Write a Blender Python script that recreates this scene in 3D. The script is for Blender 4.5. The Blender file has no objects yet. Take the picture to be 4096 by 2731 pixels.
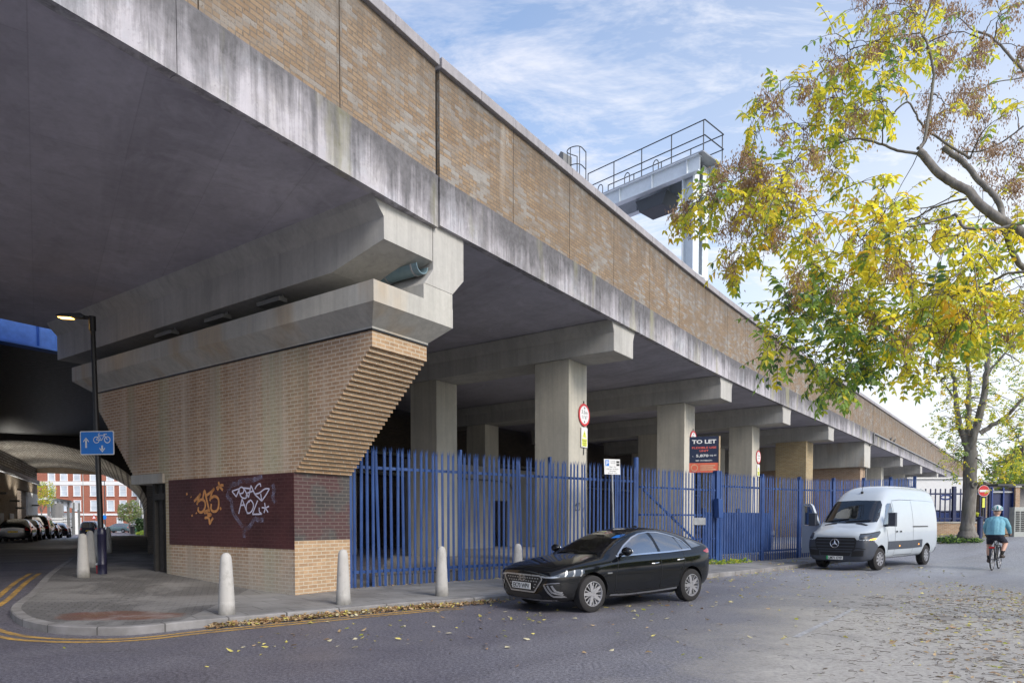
import bpy, bmesh, math, random
import numpy as np
from mathutils import Vector, Matrix
from mathutils.bvhtree import BVHTree
from mathutils.geometry import delaunay_2d_cdt
random.seed(7); rng = np.random.default_rng(7)
SC = bpy.context.scene
COL = SC.collection
PI = math.pi
R = math.radians

# ------------------------------------------------------------------ camera
cd = bpy.data.cameras.new('camera'); cam = bpy.data.objects.new('camera', cd); COL.objects.link(cam)
cam.location = (0, 0, 1.62); cam.rotation_euler = (R(90 - 1.9), 0, 0)
cd.sensor_fit = 'HORIZONTAL'; cd.sensor_width = 36.0; cd.lens = 23.755
cd.shift_y = 0.1958; cd.clip_start = 0.1; cd.clip_end = 3000
SC.camera = cam
# ------------------------------------------------------------------ light
SUN_AZ, SUN_EL = 136.0, 35.0          # degrees right of +Y, above the horizon
sd = bpy.data.lights.new('sun', 'SUN'); so = bpy.data.objects.new('sun', sd); COL.objects.link(so)
sd.energy = 1.2; sd.angle = R(26); sd.color = (1.0, 0.93, 0.83)
_sv = Vector((math.sin(R(SUN_AZ)) * math.cos(R(SUN_EL)), math.cos(R(SUN_AZ)) * math.cos(R(SUN_EL)), math.sin(R(SUN_EL))))
so.rotation_euler = (-_sv).to_track_quat('-Z', 'Y').to_euler(); so.location = (40, 30, 40)
SC.view_settings.view_transform = 'Standard'; SC.view_settings.look = 'None'
SC.view_settings.exposure = 1.45; SC.view_settings.gamma = 1.0

# ------------------------------------------------------------------ node helpers
def nd(nt, typ, ins=None, **attrs):
    n = nt.nodes.new(typ)
    for k, v in attrs.items(): setattr(n, k, v)
    for k, v in (ins or {}).items():
        s = n.inputs[k]
        if isinstance(v, bpy.types.NodeSocket): nt.links.new(v, s)
        else: s.default_value = v
    return n
def rgb(c): return (c[0], c[1], c[2], 1.0)
def ramp(nt, fac, stops, interp='LINEAR'):
    n = nd(nt, 'ShaderNodeValToRGB', {'Fac': fac}); cr = n.color_ramp; cr.interpolation = interp
    while len(cr.elements) < len(stops): cr.elements.new(0.5)
    for e, (p, c) in zip(cr.elements, stops):
        e.position = p; e.color = rgb(c) if not isinstance(c, (int, float)) else (c, c, c, 1)
    return n.outputs[0]
def mix(nt, fac, a, b, mode='MIX'):
    n = nt.nodes.new('ShaderNodeMix'); n.data_type = 'RGBA'; n.blend_type = mode
    for i, v in ((0, fac), (6, a), (7, b)):
        if isinstance(v, bpy.types.NodeSocket): nt.links.new(v, n.inputs[i])
        else: n.inputs[i].default_value = v if i == 0 else rgb(v)
    return n.outputs[2]
def mth(nt, op, a, b=0.0, c=0.0, clamp=False):
    n = nt.nodes.new('ShaderNodeMath'); n.operation = op; n.use_clamp = clamp
    for i, v in enumerate((a, b, c)):
        if isinstance(v, bpy.types.NodeSocket): nt.links.new(v, n.inputs[i])
        else: n.inputs[i].default_value = v
    return n.outputs[0]
def noise(nt, vec, scale, detail=4, rough=0.55, dist=0.0):
    return nd(nt, 'ShaderNodeTexNoise', {'Vector': vec, 'Scale': scale, 'Detail': detail, 'Roughness': rough, 'Distortion': dist}).outputs[0]
def mapping(nt, vec, scale=(1, 1, 1), loc=(0, 0, 0), rot=(0, 0, 0)):
    return nd(nt, 'ShaderNodeMapping', {'Vector': vec, 'Scale': scale, 'Location': loc, 'Rotation': rot}).outputs[0]
def new_mat(name):
    m = bpy.data.materials.new(name); m.use_nodes = True; nt = m.node_tree
    for n in list(nt.nodes): nt.nodes.remove(n)
    out = nd(nt, 'ShaderNodeOutputMaterial')
    b = nd(nt, 'ShaderNodeBsdfPrincipled'); nt.links.new(b.outputs[0], out.inputs[0])
    return m, nt, b
def setb(nt, b, **kw):
    names = dict(color='Base Color', rough='Roughness', metal='Metallic', spec='Specular IOR Level', normal='Normal', coat='Coat Weight', coat_rough='Coat Roughness', emit='Emission Color', emit_s='Emission Strength', alpha='Alpha', trans='Transmission Weight')
    for k, v in kw.items():
        s = b.inputs[names[k]]
        if isinstance(v, bpy.types.NodeSocket): nt.links.new(v, s)
        elif k in ('color', 'emit'): s.default_value = rgb(v)
        else: s.default_value = v
def pos(nt): return nd(nt, 'ShaderNodeNewGeometry').outputs['Position']
def objc(nt): return nd(nt, 'ShaderNodeTexCoord').outputs['Object']
def uvc(nt): return nd(nt, 'ShaderNodeTexCoord').outputs['UV']
def bump(nt, h, strength=0.3, dist=0.01):
    return nd(nt, 'ShaderNodeBump', {'Height': h, 'Strength': strength, 'Distance': dist}).outputs[0]

# ------------------------------------------------------------------ world
W = bpy.data.worlds.new('World'); SC.world = W; W.use_nodes = True
nt = W.node_tree
for n in list(nt.nodes): nt.nodes.remove(n)
sky = nd(nt, 'ShaderNodeTexSky'); sky.sky_type = 'NISHITA'; sky.sun_disc = False
sky.sun_elevation = R(SUN_EL); sky.sun_rotation = R(SUN_AZ); sky.air_density = 1.0; sky.dust_density = 1.2; sky.ozone_density = 1.2
gen = nd(nt, 'ShaderNodeTexCoord').outputs['Generated']
sx = nd(nt, 'ShaderNodeSeparateXYZ', {0: gen})
zc = mth(nt, 'MAXIMUM', sx.outputs[2], 0.0); zd = mth(nt, 'ADD', zc, 0.16)
cx = mth(nt, 'DIVIDE', sx.outputs[0], zd); cy = mth(nt, 'DIVIDE', sx.outputs[1], zd)
cv = nd(nt, 'ShaderNodeCombineXYZ', {0: cx, 1: cy, 2: 0.3}).outputs[0]
n1 = noise(nt, mapping(nt, cv, (0.9, 1.6, 1), (3.1, 0.7, 0), (0, 0, R(35))), 1.1, 7, 0.62, 0.7)
n2 = noise(nt, mapping(nt, cv, (0.6, 1.2, 1), (1.1, 2.7, 0), (0, 0, R(20))), 0.55, 3, 0.5, 0.3)
cl = mth(nt, 'ADD', mth(nt, 'MULTIPLY', n1, 0.65), mth(nt, 'MULTIPLY', n2, 0.5))
n3 = noise(nt, mapping(nt, cv, (2.2, 5.5, 1), (5.1, 0.2, 0), (0, 0, R(28))), 1.2, 6, 0.7, 0.4)
cl = mth(nt, 'ADD', cl, mth(nt, 'MULTIPLY', mth(nt, 'SUBTRACT', n3, 0.5), 0.85))
cl = ramp(nt, cl, [(0.44, 0.0), (0.55, 0.36), (0.68, 0.85)])
# thin white veil that thickens towards the bright side of the horizon
hdir = (math.sin(R(38)), math.cos(R(38)), 0.05)
sdir = nd(nt, 'ShaderNodeVectorMath', {0: gen, 1: hdir}, operation='DOT_PRODUCT').outputs['Value']
veil = ramp(nt, sdir, [(0.6, 0.0), (0.88, 0.35), (0.985, 0.9)])
lowv = ramp(nt, zc, [(0.0, 0.75), (0.2, 0.25), (0.45, 0.03)])
veil = mth(nt, 'MAXIMUM', veil, lowv)
cf = mth(nt, 'MAXIMUM', cl, veil)
skyc = nd(nt, 'ShaderNodeMix', {6: sky.outputs[0]}, data_type='RGBA')
cloudcol = mix(nt, ramp(nt, sdir, [(0.3, 0.0), (0.95, 1.0)]), (2.45, 2.55, 3.25), (3.5, 3.6, 3.8))
nt.links.new(cf, skyc.inputs[0]); nt.links.new(cloudcol, skyc.inputs[7])
bg = nd(nt, 'ShaderNodeBackground', {'Color': skyc.outputs[2], 'Strength': 0.108})
nt.links.new(bg.outputs[0], nd(nt, 'ShaderNodeOutputWorld').inputs[0])

# ------------------------------------------------------------------ mesh helpers
def wl(o):
    v = Vector((0, 0, 0))
    while o is not None: v += o.location; o = o.parent
    return v
def tag(o, label=None, cat=None, group=None, kind=None):
    if label: o['label'] = label
    if cat: o['category'] = cat
    if group: o['group'] = group
    if kind: o['kind'] = kind
    return o
def thing(name, label, cat, loc=(0, 0, 0), rz=0.0, group=None):
    o = bpy.data.objects.new(name, None); o.empty_display_size = 0.3; COL.objects.link(o)
    o.location = loc; o.rotation_euler = (0, 0, rz); tag(o, label, cat, group); return o
def dup(o, parent=None):
    c = o.copy(); COL.objects.link(c)
    if parent is not None: c.parent = parent
    for ch in list(o.children): dup(ch, c)
    return c
def copy_at(src, loc, rz=None, label=None):
    c = dup(src); c.location = loc
    if rz is not None: c.rotation_euler = (0, 0, rz)
    if label: c['label'] = label
    return c
def V3(p): return Vector((p[0], p[1], p[2] if len(p) > 2 else 0.0))
class MB:
    def __init__(s): s.v = []; s.f = []; s.m = []
    def poly(s, pts, mi=0):
        b = len(s.v); s.v += [tuple(p) for p in pts]; s.f.append(tuple(range(b, b + len(pts)))); s.m.append(mi); return s
    def obox(s, o, a, b, c, mi=0):
        o, a, b, c = map(Vector, (o, a, b, c)); k = len(s.v)
        s.v += [tuple(o + a * i + b * j + c * l) for l in (0, 1) for j in (0, 1) for i in (0, 1)]
        for q in ((0, 2, 3, 1), (4, 5, 7, 6), (0, 1, 5, 4), (2, 6, 7, 3), (0, 4, 6, 2), (1, 3, 7, 5)):
            s.f.append(tuple(k + i for i in q)); s.m.append(mi)
        return s
    def box(s, c, d, rz=0.0, mi=0):
        cr, sr = math.cos(rz), math.sin(rz); a = Vector((cr * d[0], sr * d[0], 0)); b = Vector((-sr * d[1], cr * d[1], 0)); z = Vector((0, 0, d[2]))
        return s.obox(Vector(c) - a / 2 - b / 2 - z / 2, a, b, z, mi)
    def prism(s, poly, O, U, Vv, Wv, mi=0, mic=None):
        O, U, Vv, Wv = map(Vector, (O, U, Vv, Wv)); n = len(poly); k = len(s.v)
        for w in (Vector((0, 0, 0)), Wv): s.v += [tuple(O + U * a + Vv * b + w) for a, b in poly]
        mic = mi if mic is None else mic
        s.f.append(tuple(range(k, k + n))); s.m.append(mic); s.f.append(tuple(range(k + 2 * n - 1, k + n - 1, -1))); s.m.append(mic)
        for i in range(n):
            j = (i + 1) % n; s.f.append((k + i, k + j, k + n + j, k + n + i)); s.m.append(mi)
        return s
    def tube(s, pts, r, n=8, mi=0, closed=False):
        pts = [Vector(p) for p in pts]; m = len(pts)
        rr = r if isinstance(r, (list, tuple)) else [r] * m
        k = len(s.v); up = None
        for i, p in enumerate(pts):
            if closed: t = pts[(i + 1) % m] - pts[i - 1]
            else: t = pts[min(i + 1, m - 1)] - pts[max(i - 1, 0)]
            t = t.normalized() if t.length > 1e-9 else Vector((0, 0, 1))
            if up is None:
                up = Vector((0, 0, 1)) if abs(t.z) < 0.9 else Vector((1, 0, 0))
            a = (up - t * up.dot(t))
            a = a.normalized() if a.length > 1e-6 else t.orthogonal().normalized()
            up = a; b = t.cross(a)
            for q in range(n):
                th = 2 * PI * q / n; s.v.append(tuple(p + (a * math.cos(th) + b * math.sin(th)) * rr[i]))
        for i in range(m if closed else m - 1):
            for q in range(n):
                i2 = (i + 1) % m
                s.f.append((k + i * n + q, k + i * n + (q + 1) % n, k + i2 * n + (q + 1) % n, k + i2 * n + q)); s.m.append(mi)
        if not closed:
            s.f.append(tuple(k + q for q in range(n))[::-1]); s.m.append(mi)
            s.f.append(tuple(k + (m - 1) * n + q for q in range(n))); s.m.append(mi)
        return s
    def lathe(s, prof, c=(0, 0, 0), n=20, axis=(0, 0, 1), mi=0, cap=True):
        ax = Vector(axis).normalized(); a = ax.orthogonal().normalized(); b = ax.cross(a); c = Vector(c); k = len(s.v)
        for r, h in prof:
            for q in range(n):
                th = 2 * PI * q / n; s.v.append(tuple(c + ax * h + (a * math.cos(th) + b * math.sin(th)) * max(r, 1e-4)))
        for i in range(len(prof) - 1):
            for q in range(n):
                s.f.append((k + i * n + q, k + i * n + (q + 1) % n, k + (i + 1) * n + (q + 1) % n, k + (i + 1) * n + q)); s.m.append(mi)
        if cap:
            s.f.append(tuple(k + q for q in range(n))[::-1]); s.m.append(mi)
            s.f.append(tuple(k + (len(prof) - 1) * n + q for q in range(n))); s.m.append(mi)
        return s
    def sphere(s, c, r, n=10, mi=0, sc=(1, 1, 1)):
        k = len(s.v); c = Vector(c); m = max(4, n // 2)
        for i in range(m + 1):
            ph = PI * i / m
            for q in range(n):
                th = 2 * PI * q / n
                rr = max(math.sin(ph), 1e-3); s.v.append((c.x + r * sc[0] * rr * math.cos(th), c.y + r * sc[1] * rr * math.sin(th), c.z + r * sc[2] * math.cos(ph)))
        for i in range(m):
            for q in range(n):
                s.f.append((k + i * n + q, k + (i + 1) * n + q, k + (i + 1) * n + (q + 1) % n, k + i * n + (q + 1) % n)); s.m.append(mi)
        return s
    def add(s, verts, faces, mi=0):
        k = len(s.v); s.v += [tuple(p) for p in verts]
        for f in faces: s.f.append(tuple(k + i for i in f)); s.m.append(mi)
        return s
    def build(s, name, mats, parent=None, smooth=None, bevel=0.0, local=False, fix=True, uv=True, segs=2):
        me = bpy.data.meshes.new(name)
        off = wl(parent) if (parent is not None and not local) else Vector((0, 0, 0))
        vv = np.array(s.v, dtype=np.float64).reshape(-1, 3) - np.array(off)
        me.from_pydata(vv.tolist(), [], s.f)
        mats = mats if isinstance(mats, (list, tuple)) else [mats]
        for m in mats: me.materials.append(m)
        if len(mats) > 1: me.polygons.foreach_set('material_index', s.m)
        return finish(me, name, parent, smooth, bevel, fix, uv, off, segs)
def finish(me, name, parent=None, smooth=None, bevel=0.0, fix=True, uv=True, off=Vector((0, 0, 0)), segs=2):
    if fix:
        bm = bmesh.new(); bm.from_mesh(me); bmesh.ops.recalc_face_normals(bm, faces=bm.faces); bm.to_mesh(me); bm.free()
    if uv: box_uv(me, off)
    if smooth is not None:
        me.polygons.foreach_set('use_smooth', [True] * len(me.polygons))
        if smooth < 179: me.set_sharp_from_angle(angle=R(smooth))
    o = bpy.data.objects.new(name, me); COL.objects.link(o)
    if parent is not None: o.parent = parent
    if bevel > 0:
        b = o.modifiers.new('bevel', 'BEVEL'); b.width = bevel; b.segments = segs; b.limit_method = 'ANGLE'; b.angle_limit = R(35)
    me.update(); return o
def box_uv(me, off=Vector((0, 0, 0))):
    """metres on every face: u runs along the wall, v runs up"""
    if not me.polygons: return
    L = me.uv_layers.new(name='UVMap'); nl = len(me.loops)
    co = np.empty(len(me.vertices) * 3); me.vertices.foreach_get('co', co); co = co.reshape(-1, 3) + np.array(off)
    vi = np.empty(nl, dtype=np.int32); me.loops.foreach_get('vertex_index', vi)
    nn = np.empty(len(me.polygons) * 3); me.polygons.foreach_get('normal', nn); nn = nn.reshape(-1, 3)
    lt = np.empty(len(me.polygons), dtype=np.int32); me.polygons.foreach_get('loop_total', lt)
    n = np.repeat(nn, lt, axis=0); p = co[vi]
    flat = np.abs(n[:, 2]) > 0.75
    t = np.stack([-n[:, 1], n[:, 0]], 1); ln = np.maximum(np.linalg.norm(t, axis=1), 1e-6); t /= ln[:, None]
    u = np.where(flat, p[:, 0], p[:, 0] * t[:, 0] + p[:, 1] * t[:, 1]); v = np.where(flat, p[:, 1], p[:, 2])
    L.data.foreach_set('uv', np.stack([u, v], 1).ravel())
def text_mb(mb, txt, O, U, Vv, h, mi=0, align='CENTER', width=None, depth=0.0, bold=0.0):
    """flat lettering: O = anchor, U = reading direction, Vv = up; h = cap height"""
    cu = bpy.data.curves.new('t', 'FONT'); cu.body = txt; cu.align_x = align; cu.size = 1.0; cu.resolution_u = 3; cu.offset = bold
    ob = bpy.data.objects.new('t', cu); COL.objects.link(ob)
    me = bpy.data.meshes.new_from_object(ob.evaluated_get(bpy.context.evaluated_depsgraph_get()))
    co = np.empty(len(me.vertices) * 3); me.vertices.foreach_get('co', co); co = co.reshape(-1, 3)
    O, U, Vv = Vector(O), Vector(U), Vector(Vv)
    if len(co):
        sy = h / 0.69; sx = sy
        if width: 
            w = co[:, 0].max() - co[:, 0].min(); sx = width / max(w, 1e-4)
        mb.add([O + U * (c[0] * sx) + Vv * (c[1] * sy) for c in co], [tuple(p.vertices) for p in me.polygons], mi)
    bpy.data.objects.remove(ob); bpy.data.curves.remove(cu); bpy.data.meshes.remove(me)
    return mb
def stroke(mb, pts, w, O, U, Vv, mi=0, lift=None):
    """a flat paint stroke of width w along 2-D points in the plane O,U,Vv"""
    O, U, Vv = Vector(O), Vector(U), Vector(Vv); P = [Vector(p).to_2d() if len(p) > 2 else Vector(p) for p in pts]
    n = len(P); k = len(mb.v); L = Vector(lift) if lift else Vector((0, 0, 0))
    for i in range(n):
        t = P[min(i + 1, n - 1)] - P[max(i - 1, 0)]; t = t.normalized() if t.length else Vector((1, 0)); nn = Vector((-t.y, t.x)) * (w[i] if isinstance(w, (list, tuple)) else w) / 2
        if i == 0: P0 = P[i] - t * 0.0
        for q in (P[i] + nn, P[i] - nn): mb.v.append(tuple(O + U * q.x + Vv * q.y + L))
    for i in range(n - 1): mb.f.append((k + 2 * i, k + 2 * i + 1, k + 2 * i + 3, k + 2 * i + 2)); mb.m.append(mi)
    return mb
def catmull(pts, sub=6, closed=False):
    P = [np.array(p, float) for p in pts]; n = len(P); out = []
    for i in range(n if closed else n - 1):
        p0 = P[i - 1] if (i > 0 or closed) else 2 * P[0] - P[1]; p1 = P[i]; p2 = P[(i + 1) % n]
        p3 = P[(i + 2) % n] if (i + 2 < n or closed) else 2 * P[-1] - P[-2]
        for k in range(sub):
            t = k / sub
            out.append(0.5 * ((2 * p1) + (-p0 + p2) * t + (2 * p0 - 5 * p1 + 4 * p2 - p3) * t * t + (-p0 + 3 * p1 - 3 * p2 + p3) * t ** 3))
    if not closed: out.append(P[-1])
    return out
def sstep(a, b, x):
    t = np.clip((x - a) / (b - a), 0, 1); return t * t * (3 - 2 * t)
def g(x, y):
    """ground height: a gentle rise up the side street, then a fall beyond the tunnel; a rise along the main road"""
    q = (x + 4.3) * -0.816 + (y - 13.4) * 0.578
    q2 = x * 0.8 + y * 0.6
    return 0.24 * sstep(0.0, 6.5, q) - 0.85 * sstep(35, 95, q) + 0.72 * sstep(24, 44, q2)
def gz(x, y): return float(g(np.float64(x), np.float64(y)))
# ------------------------------------------------------------------ materials
M = {}
def plain(name, color, rough=0.5, metal=0.0, var=0.12, scale=6.0, coat=0.0, spec=0.5, bumpv=0.0):
    """painted or solid thing with a little wear: mottled tone and gloss in object space"""
    m, nt, b = new_mat(name); o = objc(nt); n = noise(nt, o, scale, 5, 0.6)
    c = mix(nt, ramp(nt, n, [(0.25, 0.0), (0.75, 1.0)]), tuple(x * (1 - var) for x in color), tuple(min(1, x * (1 + var)) for x in color))
    setb(nt, b, color=c, rough=ramp(nt, n, [(0.2, max(0, rough - 0.08)), (0.8, min(1, rough + 0.1))]), metal=metal, coat=coat, spec=spec)
    if bumpv: setb(nt, b, normal=bump(nt, noise(nt, o, scale * 8, 4), bumpv, 0.01))
    M[name] = m; return m
def emit(name, color, s):
    m, nt, b = new_mat(name); setb(nt, b, color=(0.02, 0.02, 0.02), emit=color, emit_s=s); M[name] = m; return m

def concrete(name, base, stain=0.35, streak=0.5, zdark=None, warm=None, lichen=0.0, pores=0.3, boards=False, foot=0.0):
    m, nt, b = new_mat(name); p = pos(nt)
    big = noise(nt, p, 0.55, 5, 0.6, 0.3); fine = noise(nt, p, 9, 6, 0.65)
    st = noise(nt, mapping(nt, p, (1.5, 1.5, 0.30) if zdark else (2.6, 2.6, 0.16)), 1.0, 7, 0.72, 0.5)
    st2 = noise(nt, mapping(nt, p, (9, 9, 0.35)), 1.0, 4, 0.6)
    c = mix(nt, ramp(nt, big, [(0.3, 0.0), (0.7, 1.0)]), tuple(x * 0.86 for x in base), tuple(x * 1.1 for x in base))
    if warm:
        c = mix(nt, mth(nt, 'MULTIPLY', ramp(nt, noise(nt, mapping(nt, p, (0.8, 0.8, 0.2)), 1.0, 3), [(0.5, 0.0), (0.62, 1.0)]), 0.8), c, warm)
    f = ramp(nt, st, [(0.42, 0.0), (0.75, 1.0)])
    f = mth(nt, 'ADD', mth(nt, 'MULTIPLY', f, 0.75), mth(nt, 'MULTIPLY', ramp(nt, st2, [(0.5, 0.0), (0.8, 1.0)]), 0.5))
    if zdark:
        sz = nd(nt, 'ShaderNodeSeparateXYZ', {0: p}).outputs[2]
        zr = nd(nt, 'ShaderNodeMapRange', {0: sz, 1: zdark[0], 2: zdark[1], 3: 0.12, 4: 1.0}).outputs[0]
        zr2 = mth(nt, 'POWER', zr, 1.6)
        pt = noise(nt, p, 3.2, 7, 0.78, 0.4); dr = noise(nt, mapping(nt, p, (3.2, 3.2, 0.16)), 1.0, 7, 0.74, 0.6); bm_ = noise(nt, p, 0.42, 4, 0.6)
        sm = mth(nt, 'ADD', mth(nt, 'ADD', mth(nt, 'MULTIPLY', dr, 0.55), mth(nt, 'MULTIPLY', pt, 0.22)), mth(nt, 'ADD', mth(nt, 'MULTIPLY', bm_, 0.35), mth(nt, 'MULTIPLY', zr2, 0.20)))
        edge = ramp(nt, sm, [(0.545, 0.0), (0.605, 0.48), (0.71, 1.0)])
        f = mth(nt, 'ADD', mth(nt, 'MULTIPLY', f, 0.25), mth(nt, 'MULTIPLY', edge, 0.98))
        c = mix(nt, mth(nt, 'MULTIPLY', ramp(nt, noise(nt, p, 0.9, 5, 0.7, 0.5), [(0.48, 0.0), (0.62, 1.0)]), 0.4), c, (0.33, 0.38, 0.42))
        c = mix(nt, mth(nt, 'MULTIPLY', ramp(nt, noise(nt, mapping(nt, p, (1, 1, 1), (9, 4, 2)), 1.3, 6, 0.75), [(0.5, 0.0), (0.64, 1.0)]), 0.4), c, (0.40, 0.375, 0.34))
    c = mix(nt, mth(nt, 'MULTIPLY', f, streak, clamp=True), c, tuple(x * 0.16 for x in (0.55, 0.54, 0.56)))
    if lichen:
        c = mix(nt, mth(nt, 'MULTIPLY', ramp(nt, noise(nt, mapping(nt, p, (1.3, 1.3, 0.3)), 1.0, 4), [(0.56, 0.0), (0.7, 1.0)]), lichen), c, (0.30, 0.29, 0.14))
    c = mix(nt, mth(nt, 'MULTIPLY', ramp(nt, noise(nt, p, 22, 3, 0.7), [(0.6, 0.0), (0.72, 1.0)]), pores), c, tuple(x * 0.35 for x in base))
    c = mix(nt, mth(nt, 'MULTIPLY', ramp(nt, fine, [(0.3, 1.0), (0.7, 0.0)]), stain), c, tuple(x * 0.62 for x in base))
    h = fine
    if boards:   # shutter-board marks and leak stains on cast concrete
        rot = nd(nt, 'ShaderNodeVectorRotate', {0: p, 'Angle': R(-35)}, rotation_type='Z_AXIS').outputs[0]
        bt = nd(nt, 'ShaderNodeTexBrick', {'Vector': nd(nt, 'ShaderNodeVectorRotate', {0: rot, 'Angle': R(90)}, rotation_type='Z_AXIS').outputs[0], 'Color1': (1, 1, 1, 1), 'Color2': (0.90, 0.90, 0.90, 1), 'Mortar': (0.78, 0.78, 0.78, 1), 'Scale': 1.0, 'Mortar Size': 0.010, 'Mortar Smooth': 0.4, 'Brick Width': 4.8, 'Row Height': 1.2})
        c = mix(nt, 0.75, c, mix(nt, 1.0, c, bt.outputs[0], 'MULTIPLY'))
        lk = noise(nt, mapping(nt, rot, (0.9, 0.12, 1)), 1.0, 6, 0.65, 0.5)
        c = mix(nt, mth(nt, 'MULTIPLY', ramp(nt, lk, [(0.52, 0.0), (0.68, 1.0)]), 0.4), c, tuple(x * 0.45 for x in base))
        c = mix(nt, mth(nt, 'MULTIPLY', ramp(nt, noise(nt, rot, 0.7, 6, 0.7, 0.8), [(0.55, 0.0), (0.66, 1.0)]), 0.3), c, tuple(min(1, x * 1.3) for x in base))
    if foot:
        oz = nd(nt, 'ShaderNodeSeparateXYZ', {0: objc(nt)}).outputs[2]
        k = nd(nt, 'ShaderNodeMapRange', {0: mth(nt, 'ADD', oz, mth(nt, 'MULTIPLY', noise(nt, p, 7, 4), 0.25)), 1: 0.10, 2: 0.34, 3: 1.0, 4: 0.0}).outputs[0]
        c = mix(nt, mth(nt, 'MULTIPLY', k, foot), c, (0.09, 0.085, 0.075))
        c = mix(nt, mth(nt, 'MULTIPLY', ramp(nt, noise(nt, p, 5.0, 6, 0.75), [(0.54, 0.0), (0.66, 1.0)]), 0.35), c, (0.19, 0.18, 0.155))
    setb(nt, b, color=c, rough=0.88, spec=0.25, normal=bump(nt, h, 0.35, 0.012)); M[name] = m; return m

def brick(name, c1, c2, mortar, grey=None, gamt=0.0, streaks=None, paint=None, bw=0.225, bh=0.075, ms=0.010, bstr=0.5, soot=0.0, pits=0.35, rough=0.85, low=None, runoff=None):
    m, nt, b = new_mat(name); uv = uvc(nt); p = pos(nt)
    bt = nd(nt, 'ShaderNodeTexBrick', {'Vector': uv, 'Color1': rgb(c1), 'Color2': rgb(c2), 'Mortar': rgb(mortar), 'Scale': 1.0, 'Mortar Size': ms, 'Mortar Smooth': 0.15, 'Bias': -0.1, 'Brick Width': bw, 'Row Height': bh})
    c = bt.outputs['Color']; fac = bt.outputs['Fac']
    s = nd(nt, 'ShaderNodeSeparateXYZ', {0: uv})
    row = mth(nt, 'FLOOR', mth(nt, 'DIVIDE', s.outputs[1], bh)); odd = mth(nt, 'MODULO', mth(nt, 'ABSOLUTE', row), 2.0)
    colm = mth(nt, 'FLOOR', mth(nt, 'DIVIDE', mth(nt, 'ADD', s.outputs[0], mth(nt, 'MULTIPLY', odd, bw * 0.5)), bw))
    cell = nd(nt, 'ShaderNodeCombineXYZ', {0: mth(nt, 'MULTIPLY', colm, bw), 1: mth(nt, 'MULTIPLY', row, bh), 2: 0.0}).outputs[0]
    wn = nd(nt, 'ShaderNodeTexWhiteNoise', {0: cell}).outputs[0]
    big = noise(nt, p, 0.5, 4, 0.6)
    inv = mth(nt, 'SUBTRACT', 1.0, fac)
    # each brick its own tone
    c = mix(nt, mth(nt, 'MULTIPLY', inv, mth(nt, 'MULTIPLY', wn, 0.45)), c, tuple(x * 0.55 for x in c2))
    if grey:
        patch = noise(nt, cell, 1.25, 6, 0.74); k = ramp(nt, mth(nt, 'ADD', patch, mth(nt, 'MULTIPLY', wn, 0.16)), [(0.63 - gamt, 0.0), (0.76 - gamt, 1.0)])
        c = mix(nt, mth(nt, 'MULTIPLY', k, 0.85), c, mix(nt, wn, tuple(x * 0.75 for x in grey), tuple(x * 1.2 for x in grey)))
    if streaks:
        s1 = noise(nt, mapping(nt, uv, (1.15, 0.05, 1)), 1.0, 4, 0.62); s2 = noise(nt, mapping(nt, uv, (0.9, 0.04, 1), (7.7, 1.3, 0)), 1.0, 3)
        c = mix(nt, mth(nt, 'MULTIPLY', ramp(nt, s1, [(0.50, 0.0), (0.62, 1.0)]), 0.6), c, streaks[0])
        c = mix(nt, mth(nt, 'MULTIPLY', ramp(nt, s2, [(0.54, 0.0), (0.63, 1.0)]), 0.42), c, streaks[1])
        c = mix(nt, mth(nt, 'MULTIPLY', ramp(nt, noise(nt, mapping(nt, uv, (1.7, 0.07, 1), (2.2, 5.3, 0)), 1.0, 4), [(0.50, 0.0), (0.66, 1.0)]), 0.4), c, tuple(x * 0.55 for x in c2))
    if low:   # whitish salts and dirt at the foot of the wall
        k = nd(nt, 'ShaderNodeMapRange', {0: mth(nt, 'ADD', s.outputs[1], mth(nt, 'MULTIPLY', noise(nt, p, 1.6, 4), 0.9)), 1: low[0], 2: low[1], 3: 1.0, 4: 0.0}).outputs[0]
        c = mix(nt, mth(nt, 'MULTIPLY', k, 0.7), c, low[2])
    if runoff:   # damp runs below the coping, pale salts, and broad changes of tone along the wall
        zz = nd(nt, 'ShaderNodeMapRange', {0: s.outputs[1], 1: runoff[0], 2: runoff[1], 3: 0.0, 4: 1.0}).outputs[0]
        rn = noise(nt, mapping(nt, uv, (2.3, 0.10, 1)), 1.0, 6, 0.72, 0.3)
        k = ramp(nt, mth(nt, 'ADD', mth(nt, 'MULTIPLY', rn, 0.8), mth(nt, 'MULTIPLY', mth(nt, 'POWER', zz, 2.0), 0.20)), [(0.44, 0.0), (0.60, 1.0)])
        c = mix(nt, mth(nt, 'MULTIPLY', k, 0.62), c, (0.10, 0.085, 0.07))
        k2 = ramp(nt, noise(nt, mapping(nt, uv, (1.7, 0.22, 1), (3.3, 8.1, 0)), 1.0, 5, 0.7), [(0.56, 0.0), (0.68, 1.0)])
        c = mix(nt, mth(nt, 'MULTIPLY', k2, 0.4), c, (0.40, 0.375, 0.33))
        c = mix(nt, mth(nt, 'MULTIPLY', ramp(nt, noise(nt, p, 0.33, 5, 0.7), [(0.42, 1.0), (0.60, 0.0)]), 0.35), c, (0.17, 0.14, 0.11))
    if paint: c = paint(nt, c, fac, p, uv)
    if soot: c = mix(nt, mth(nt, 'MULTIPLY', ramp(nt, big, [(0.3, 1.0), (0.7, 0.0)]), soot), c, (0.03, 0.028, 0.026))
    c = mix(nt, mth(nt, 'MULTIPLY', ramp(nt, noise(nt, p, 26, 3, 0.7), [(0.58, 0.0), (0.68, 1.0)]), pits), c, tuple(x * 0.3 for x in c2))
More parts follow.
